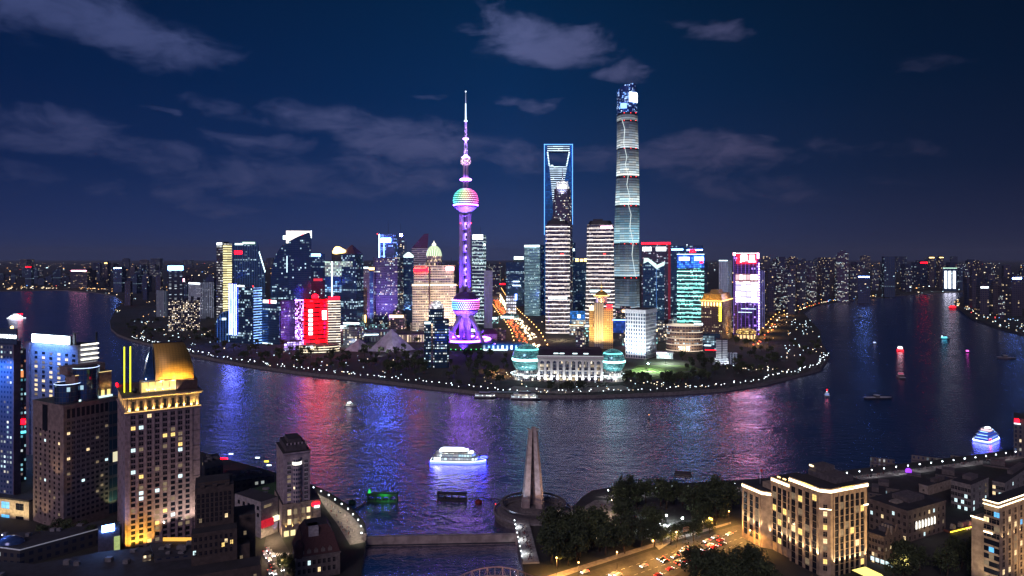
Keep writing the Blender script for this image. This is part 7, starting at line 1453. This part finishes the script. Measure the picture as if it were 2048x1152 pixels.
# dark stepped building in front of the street
def stepped():
    bm = mat('dark_brick', (.075, .058, .048), .85, scale=.6)
    T = Tower('stepped_apartments', 'dark stepped brick apartment house with a few yellow windows at the bottom', 388, 470, 975, 300, None, d=18, n_body=False, roof=None)
    L = lambda a, b, y0, y1, zt, z0=0: MB().box(T.lx(a), T.lx(b), y0, y1, z0, zt, mt=1)
    for a, b, y0, y1, yt in ((390, 468, -7, 9, 975), (396, 460, -4, 6, 969), (468.3, 514, -4, 9, 1046), (384, 474, -14, -7.2, 1054), (474.3, 500, -12, -4.2, 1092), (340, 520, -24, -14.2, 1116)): T.part('brick_block', L(a, b, y0, y1, T.z(yt)), [bm, ROOF])
    for a, yt in ((400, 975), (425, 975), (450, 975), (480, 1046)): T.part('parapet_block', L(a, a+9, -7.5, -6.4, T.z(yt)+1.2, T.z(yt)), [bm, ROOF])
    for px, py, y, k in ((401, 1041, -7, 'dim'), (453, 1037, -7, 'warm'), (452, 1076, -14, 'warm'), (446, 1083, -14, 'gold'), (463, 1080, -14, 'gold'), (492, 1083, -4, 'dim'), (390, 1091, -14, 'cool'), (387, 1142, -24, 'gold'), (412, 1136, -24, 'gold'), (421, 1135, -24, 'warm'), (433, 1133, -24, 'warm'), (440, 1135, -24, 'gold'), (483, 1118, -12, 'dim'), (493, 1143, -24, 'warm'), (508, 1136, -24, 'dim')):
        mesh_obj('window', win_mesh(1.1, 1.7, k, bm), T.root, (T.lx(px), y, T.z(py)))
    r = random.Random(9)
    for k in range(46): mesh_obj('window', win_mesh(1.0, 1.6, 'dark', bm), T.root, (T.lx(397+(k % 8)*9), -7, T.z(992+(k//8)*10)))
    for k in range(24): mesh_obj('window', win_mesh(1.0, 1.6, 'dark', bm), T.root, (T.lx(392+(k % 8)*10), -14, T.z(1066+(k//8)*14)))
stepped()
# mansard corner building
def mansard():
    T = Tower('mansard_house', 'old corner house with a dark red mansard roof and a white lift box', 585, 680, 1118, 345, None, xc=592, t=68, n_body=False); hw, hd, z = T.hw, T.hd, T.z; st = mat('old_render', (.20, .17, .15), .8)
    T.part('walls', MB().prism(T.poly, 0, T.h), [st, ROOF]); T.part('cornice', MB().prism([(x*1.04, y*1.04) for x, y in T.poly], T.h, T.h+.6), [st, ROOF])
    T.part('mansard_roof', MB().prism(T.poly, T.h+.6, z(1078), T.inset(.72)).prism(T.inset(.70), z(1078), z(1064), T.inset(.5)), [mat('dark_red_tiles', (.09, .04, .04), .8, scale=2), ROOF])
    T.part('lift_box', MB().box(hw*.1, hw*.75, T.ly(618), T.ly(638), z(1088), z(1064)), mat('white_render', (.5, .47, .46), .75)); T.part('corner_turret', MB().lathe([(2.4, T.h), (2.4, T.h+5), (2.7, T.h+5.2), (1.4, T.h+8), (0, T.h+9)], hw-1.5, -hd+1.5, 14), mat('dark_red_tiles', ()))
    for p in (604, 618, 632, 646, 660): T.part('dormer', MB().slab([(-1, 0), (1, 0), (1, 2), (0, 3), (-1, 2)], 0, 2.4), st).matrix_local = Matrix.Translation((hw-.3, T.ly(p), T.h+1))@Matrix.Rotation(PI/2, 4, 'Z')
    windows(T, [('right', T.ly(p), T.h-zz) for zz in (3, 7) for p in (598, 608, 618, 628, 638, 648, 658, 668)], 1.3, 2.2, {'dark': 74, 'cool': 10, 'warm': 16}, 61, st)
mansard()

# ---- right side: floodlit hotel
def grand_hotel():
    st = mat('warm_limestone', (.40, .31, .21), .75, scale=.4); strip_m = glow('cornice_warm_white', (1, .80, .50), 4.5)
    T = Tower('grand_hotel', 'large stepped limestone hotel with glowing cornices and uplit piers', 1580, 1734, 984, 348, None, xc=1651, t=66, n_body=False); hw, hd, z = T.hw, T.hd, T.z; h = T.h
    c = 3.6; P = [(-hw, -hd), (hw-c, -hd), (hw, -hd+c), (hw, hd), (-hw, hd)]
    def block(poly, zt, edges, parent_name='block'):
        o = T.part(parent_name, MB().prism(poly, 0, zt), [st, ROOF]); n = len(poly)
        cx = sum(p[0] for p in poly)/n; cy = sum(p[1] for p in poly)/n; W = lambda f: [(cx+(x-cx)*f, cy+(y-cy)*f) for x, y in poly]
        T.part('cornice', MB().prism(W(1.035), zt-1.5, zt-1.0).prism(W(1.02), zt-.98, zt+1.1), [st, ROOF], o)
        for i in edges:
            a, b = Vector((*W(1.03)[i], 0)), Vector((*W(1.03)[(i+1) % n], 0))
            for dz in (-.75, .15): T.part('cornice_light', MB().bar((a.x, a.y, zt+dz), (b.x, b.y, zt+dz), .3, .32), strip_m, o)
        return o
    mainb = block(P, h, (0, 1, 2))
    T.part('bay_light', MB().bar((hw-c-.3, -hd-.2, h-9.5), (hw+.2, -hd+c+.3, h-9.5), .35, .4), strip_m, mainb); 
    for s, y in ((0, 0),): T.part('side_light', MB().box(hw+.2, hw+.6, hd-2.6, hd+.4, h-10.6, h-10.1), strip_m, mainb)
    # mid step and low wing beyond the front-left end
    x1 = -hw; mid = [(x1-15, -hd+2), (x1-.02, -hd+2), (x1-.02, hd*.4), (x1-15, hd*.4)]; block(mid, h-4.5, (0,), 'wing'); low = [(x1-34, -hd-1.5), (x1-19, -hd-1.5), (x1-15.1, -hd+1.5), (x1-15.1, hd*.2), (x1-34, hd*.2)]; lw = block(low, h-13, (0, 1), 'wing')
    for k in range(3): T.part('terrace_light', MB().box(x1-13+k*4, x1-11+k*4, -hd+4, -hd+4.4, h-4, h-2.9), GOLD_SIGN)
    T.part('roof_house', MB().box(-hw*.9, hw*.6, -hd*.2, hd*.7, h+1.1, h+4).box(-hw*.95, -hw*.3, -hd*.1, hd*.6, h+4, h+6.5), mat('roof_house_stone', (.12, .11, .11), .8)); T.part('roof_house_light', MB().box(-hw*.92, -hw*.7, -hd*.13, -hd*.11, h+5.6, h+6.4), WARM)
    T.part('flagpole', MB().tube((x1-28, -hd+6, h-13), (x1-28, -hd+6, h-3), .12, .08, 6), DECKW); T.part('flag', MB().slab([(0, 0), (1.7, -.3), (1.5, -1.8), (0, -1.4)], -.03, .03), mat('flag_red', (.7, .02, .03), .7)).location = (x1-27.9, -hd+6, h-3.1); T.part('penthouse', MB().box(x1-24, x1-17, -hd+4, hd*.1, h-11.9, h-9), st, lw)
    text('sign_letters', 'THE PENINSULA', glow('sign_yellow', (1, .85, .2), 1.6), T.root, (0, -hd-.75, h+.55), 8.5, height=.75, bold=.01); o = text('sign_letters', 'THE PENINSULA', glow('sign_yellow', (), 1), T.root, (hw+.75, 0, h+.55), 8.5, height=.75, bold=.01); o.rotation_euler.z = PI/2
    rows = [h-5-3.45*k for k in range(12)]; mixw = {'dark': 80, 'dim': 10, 'warm': 5, 'gold': 5}
    fx = [-hw+T.w*(k+.5)/5 for k in range(5)][:4]; ry = [-hd+c+2.2+(T.d-c-4)*(k+.5)/6 for k in range(6)]
    windows(T, [('front', x, zz) for zz in rows for x in fx]+[('right', y, zz) for zz in rows for y in ry], 2.5, 2.95, mixw, 71, STEEL)
    def wing_windows(xs, yf, zt, n):
        r = random.Random(int(-xs[0]))
        for x in xs:
            for k in range(n):
                mesh_obj('wing_window', win_mesh(2.4, 2.95, r.choices(list(mixw), mixw.values())[0], STEEL), T.root, (x, yf, zt-5-3.45*k))
    wing_windows([x1-13, x1-9.3, x1-5.6, x1-2], -hd+2, h-4.5, 9); wing_windows([x1-31.5, x1-27, x1-22.5], -hd-1.5, h-13, 7)
    d = Vector((1, 1, 0)).normalized()
    for k in range(10):
        o = mesh_obj('bay_window', win_mesh(1.8, 2.4, ('dark', 'warm', 'dark', 'gold', 'dark', 'warm', 'dim', 'dark', 'gold', 'dark')[k], st), T.root, (hw-c/2, -hd+c/2, rows[k+1])); o.rotation_euler.z = PI/4
    # uplit piers
    for x in [-hw+T.w*k/5 for k in range(1, 5)]+[-hw+.4, hw-c-.5]: T.part('pier', MB().box(x-.45, x+.45, -hd-.35, -hd+.1, 0, h-1.6), st); spot_at(T, (x, -hd-1.5, 9), (x, -hd, 17), 4200, WARMW, 62, .1)
    for y in [-hd+c+2.2+(T.d-c-4)*k/6 for k in range(0, 7)]: T.part('pier', MB().box(hw-.1, hw+.35, y-.45, y+.45, 0, h-1.6), st); spot_at(T, (hw+1.5, y, 6), (hw, y, 14), 4200, WARMW, 62, .1)
    for x in (x1-33.6, x1-29.3, x1-24.8, x1-20): T.part('pier', MB().box(x-.4, x+.4, -hd-1.85, -hd-1.4, 0, h-14.6), st); spot_at(T, (x, -hd-3, 10), (x, -hd-1.5, 17), 4600, WARMW, 62, .1)
    for x in (x1-15, x1-11, x1-7.4, x1-3.8): T.part('pier', MB().box(x-.4, x+.4, -hd+1.65, -hd+2.1, 0, h-6), st); spot_at(T, (x, -hd+.6, 9), (x, -hd+2, 16), 3800, WARMW, 62, .1)
    for p, e in (((hw+26, -4, 10), (hw, 0, 26)), ((hw+26, 14, 10), (hw, 10, 26))): spot_at(T, p, e, 21000, (1, .62, .28), 95, .2)
    spot_at(T, (-4, -hd-24, 8), (-2, -hd, 26), 15000, (1, .62, .32), 95, .2); spot_at(T, (x1-20, -hd-24, 8), (x1-20, -hd, 22), 11000, (1, .62, .32), 95, .2)
    T.part('entrance_canopy', MB().slab([(-6, 0), (6, 0), (4.5, .8), (-4.5, .8)], -4, 4), glow('canopy_yellow', (1, .8, .2), 1.2)).location = (hw+14, -2, 6)
grand_hotel()
def right_edge():
    st = mat('warm_limestone', ()); sm = glow('cornice_warm_white', (), 1)
    T = Tower('grand_hotel', 'second limestone hotel wing with glowing cornices cut by the right picture edge', 1968, 2100, 1012, 322, None, xc=1998, t=60, n_body=False); hw, hd, z, h = T.hw, T.hd, T.z, T.h
    T.part('block', MB().prism(T.poly, 0, h), [st, ROOF]); T.part('lower_step', MB().box(-hw-6, -hw-.02, -hd+1, hd*.3, 0, h-9), [st, ROOF][0:1]); T.part('cornice', MB().prism([(x*1.03, y*1.03) for x, y in T.poly], h, h+1.4), [st, ROOF])
    for zz in (h-.5, h+1.3): T.part('cornice_light', MB().bar((hw*1.035, -hd*1.03, zz), (hw*1.035, hd*1.03, zz), .3, .35), sm); T.part('cornice_light', MB().bar((-hw, -hd*1.035, zz), (hw, -hd*1.035, zz), .3, .35), sm)
    T.part('step_light', MB().box(-hw-6.2, -hw, -hd+.5, -hd+.9, h-9, h-8.5), sm); T.part('side_light', MB().box(-hw, hw*.2, -hd-.6, -hd-.2, h-14, h-13.5), sm)
    windows(T, [('right', -hd+4+T.d*k/9, h-4.5-3.4*j) for j in range(11) for k in range(8)]+[('front', -hw+T.w*(k+.5)/3, h-4.5-3.4*j) for j in range(11) for k in range(3)], 2.2, 2.3, {'dark': 76, 'dim': 14, 'warm': 9, 'blue': 1}, 81, st)
    for k in range(5): y = -hd+2+T.d*k/9; T.part('pier', MB().box(hw-.1, hw+.4, y-.5, y+.5, 0, h-1), st); spot_at(T, (hw+1.4, y, h-16), (hw, y, h-10), 800, WARMW, 62, .1)
    for x in (-hw*.9, hw*.8): spot_at(T, (x, -hd-1.6, 8), (x, -hd, 15), 1100, WARMW, 62, .1)
    spot_at(T, (hw+22, -4, 10), (hw, 0, 26), 18000, (1, .62, .28), 95, .2); spot_at(T, (-2, -hd-18, 10), (-2, -hd, 24), 6000, (1, .75, .5), 95, .2)
    # old stone buildings between the hotels
    om = mat('old_stone', (.20, .16, .125), .8, scale=.4)
    def old(label, x0, xc, x1, yt, Y, t, rows, nf, nr, w, hh, mix, seed, name='stone_building', st_=om, dz=4.0, z0=3.4, lit=()):
        T = Tower(name, label, x0, x1, yt, Y, None, xc=xc, t=t, n_body=False); T.part('walls', MB().prism(T.poly, 0, T.h), [st_, ROOF]); T.part('cornice', MB().prism([(x*1.02, y*1.02) for x, y in T.poly], T.h-.5, T.h+.7), [st_, ROOF])
        T.part('roof_house', MB().box(-T.hw*.5, T.hw*.4, -T.hd*.3, T.hd*.5, T.h+.7, T.h+3.2), mat('roof_house_stone', ()))
        windows(T, [('right', -T.hd+T.d*(k+.5)/nr, T.h-z0-dz*j) for j in range(rows) for k in range(nr)]+[('front', -T.hw+T.w*(k+.5)/nf, T.h-z0-dz*j) for j in range(rows) for k in range(nf)], w, hh, mix, seed, st_)
        for f in lit: spot_at(T, *f)
        return T
    T = old('broad old stone office block with a deep cornice right of the floodlit hotel', 1738, 1815, 1891, 1024, 392, 62, 6, 7, 8, 1.3, 2.0, {'dark': 84, 'cool': 6, 'warm': 6, 'dim': 4}, 91)
    for k in range(7): T.part('arched_window', MB().slab([(-.7, 0), (.7, 0), (.7, 3.4), (.4, 4.2), (0, 4.5), (-.4, 4.2), (-.7, 3.4)], -.1, .1), glow('arched_white', (1, .97, .85), 1.2)).matrix_local = Matrix.Translation((T.hw+.12, -T.hd*.55+k*2.9, 6.2))@Matrix.Rotation(PI/2, 4, 'Z')
    T.part('light_court', MB().box(-T.hw*.2, T.hw*.2, -T.hd*.75, -T.hd*.4, T.h+.7, T.h+1.6), mat('pale_court', (.3, .27, .22), .8)); spot_at(T, (T.hw+12, 0, 3), (T.hw, 0, 14), 2200, (1, .75, .45), 110)
    T = old('small gabled brick house with cream chimneys in front of the broad stone block', 1737, 1768, 1803, 1076, 362, 55, 4, 5, 4, 1.1, 1.7, {'dark': 78, 'dim': 12, 'warm': 10}, 92, 'brick_house', mat('tan_brick', (.26, .19, .12), .85, scale=1), 3.6, 3.0, (((14, -20, 3), (4, -8, 8), 900, (1, .7, .35), 100),))
    for k in range(3): y = -T.hd*.5+k*T.hd*.5; T.part('gable', MB().slab([(-2.4, 0), (2.4, 0), (0, 3.8)], -.4, .4), mat('tan_brick', ())).matrix_local = Matrix.Translation((T.hw-.3, y, T.h+.3))@Matrix.Rotation(PI/2, 4, 'Z')
    for k in range(4): T.part('chimney', MB().box(-1+k*1.5, -.2+k*1.5, -T.hd*.2, -T.hd*.2+.8, T.h, T.h+4.5), mat('cream_render', ()))
    for k in range(5): T.part('shop_window', MB().box(-T.hw+1.2+k*2.6, -T.hw+3.0+k*2.6, -T.hd-.1, -T.hd+.1, 1, 3), WIN['cool'])
    T = old('pale windowless theatre box with uplit walls behind the broad stone block', 1838, 1856, 1907, 974, 470, 60, 1, 1, 1, 1.2, 1.5, {'dark': 1}, 93, 'theatre', mat('pale_theatre', (.34, .30, .25), .8), 4, 3, (((13, -12, 2), (9, -9, 14), 2600, (1, .8, .55), 60), ((19, 4, 2), (13, 4, 14), 1600, (1, .8, .55), 80)))
    T = old('grey office block with cool white stair windows left of the right hotel wing', 1902, 1942, 1977, 972, 440, 55, 6, 6, 3, 1.6, 2.2, {'dark': 70, 'cool': 30}, 94, st_=mat('grey_office', (.25, .24, .22), .8))
    T = old('red brick building with pink lit portal and glowing roof edge beside the courtyard trees', 1888, 1900, 1968, 1064, 405, 66, 4, 2, 10, 1.2, 1.9, {'dark': 62, 'warm': 22, 'dim': 16}, 95, 'brick_building', mat('red_brick', (.22, .08, .06), .85, scale=1)); T.part('roof_edge_light', MB().box(T.hw+.2, T.hw+.5, -T.hd, T.hd, T.h-.2, T.h+.2), YELLOW_LED)
    for k in range(4): T.part('dormer', MB().slab([(-1.2, 0), (1.2, 0), (1.2, 1.8), (0, 2.8), (-1.2, 1.8)], -1, 1), CREAM).matrix_local = Matrix.Translation((T.hw-1.4, -T.hd*.7+k*T.hd*.45, T.h+.7))@Matrix.Rotation(PI/2, 4, 'Z')
    for k in range(4): T.part('portal_column', MB().box(T.hw+.1, T.hw+.7, -1+k*2.2, -.5+k*2.2, 1, T.h-3), mat('portal_pink', (.4, .3, .28), .7, 0, (1, .45, .4), .6))
    spot_at(T, (T.hw+6, 2, 1), (T.hw, 2, 6), 900, (1, .25, .25), 110)
    T = old('plain dark office slab further right behind the right hotel wing', 1985, 2010, 2070, 968, 450, 50, 5, 4, 6, 1.6, 2.0, {'dark': 80, 'cool': 14, 'warm': 6}, 96, st_=mat('grey_office', ()))
    T = Tower('tower_block', 'tall dark tower with a red rooftop sign at the right edge by the river', 2027, 2080, 838, 560, facade('edge_tower', (.10, .09, .10), (.02, .02, .03), 3, 3.6, .28, (.25, .1), .03, 0, .6, (CW, CC), seed=409), d=24); T.front('red_sign', 2029, 2038, 840, 848, RED_SIGN, out=.5); T.front('white_line', 2028, 2041, 848.5, 850, COOL)
    r = random.Random(4)
    labs = ('flat dark bank roof between the promenade and the floodlit hotel', 'long dark roof behind the pale theatre box', 'dark roofed block at the promenade left of the violet lamp', 'dark roofed block at the promenade right of the violet lamp', 'low dark roof in front of the right promenade end', 'dark roof directly right of the floodlit hotel cornice', 'dark block before the tall tower at the right edge', 'dark stepped roof between theatre and promenade')
    for lab, (x0, x1, yt, Y) in zip(labs, ((1745, 1800, 978, 470), (1800, 1870, 962, 505), (1740, 1790, 958, 540), (1822, 1888, 948, 545), (1900, 1960, 944, 545), (1736, 1772, 990, 430), (1965, 2040, 936, 530), (1870, 1935, 955, 500))):
        T = Tower('bank_building', lab, x0, x1, yt, Y, facade('dark_bank', (.13, .115, .10), (.02, .02, .025), 3.2, 4, .3, (.3, .2), .05, 0, .9, (CW, CC), seed=410), d=20)
        T.part('roof_house', MB().box(-T.hw*.6, T.hw*.2, -T.hd*.4, T.hd*.5, T.h, T.h+r.uniform(2, 4)), mat('roof_house_stone', ())); T.part('parapet', MB().box(-T.hw, T.hw, -T.hd-.3, -T.hd, T.h, T.h+.9), mat('roof_house_stone', ()))
    q = thing('light_dome', 'small dome glowing violet on the right promenade', 'kiosk', G(1817, 946, ZG)); MB().lathe([(2.2, 0), (2.2, 2), (1.7, 3), (.8, 3.6), (0, 3.7)], 0, 0, 18).build('dome', glow('violet_dome', (.4, .05, 1), .9), q); MB().lathe([(2.5, 0), (2.5, .4), (2.2, .5)], 0, 0, 18).build('plinth', STEEL, q)
    T = Tower('signal_house', 'little cream two storey house with battlements by the river', 1348, 1384, 955, 510, None, d=10, n_body=False); T.part('walls', MB().prism(T.poly, 0, T.h), [mat('signal_render', (.42, .40, .36), .8), ROOF])
    for k in range(7): T.part('battlement', MB().box(-T.hw+T.w*k/7+.2, -T.hw+T.w*k/7+1.2, -T.hd-.1, -T.hd+.6, T.h, T.h+1), mat('dark_battlement', (.06, .05, .05), .8))
    windows(T, [('front', x, zz) for zz in (T.h*.3, T.h*.7) for x in (-T.hw*.6, 0, T.hw*.6)], 1.5, 2.0, {'dark': 1}, 97, WHITE_PAINT); T.part('roof_slab', MB().box(-T.hw*.9, T.hw*.9, -T.hd*.8, T.hd, T.h, T.h+1.6), mat('dark_battlement', ())); spot_at(T, (-3, -T.hd-7, 2), (-2, -T.hd, 6), 500, (.95, 1, .95), 100); spot_at(T, (5, -T.hd-7, 2), (4, -T.hd, 6), 300, (.95, 1, .95), 100); spot_at(T, (0, -T.hd-12, 8), (0, -T.hd, 10), 500, (.95, 1, .95), 100)
right_edge()
# ------------------------------------------------------------------ thin night air
def haze():
    m = bpy.data.materials.new('night_air'); m.use_nodes = True; t = NT(m.node_tree); m.node_tree.nodes.clear()
    out = t.n('ShaderNodeOutputMaterial'); v = t.n('ShaderNodeVolumePrincipled'); v.inputs['Color'].default_value = (.70, .82, 1, 1); v.inputs['Density'].default_value = 2.6e-5; v.inputs['Anisotropy'].default_value = .2
    t.put(out.inputs['Volume'], v.outputs[0])
    o = MB().box(-30000, 30000, -150, 40000, -3.2, 690).build('haze', m); o['kind'] = 'stuff'
haze()
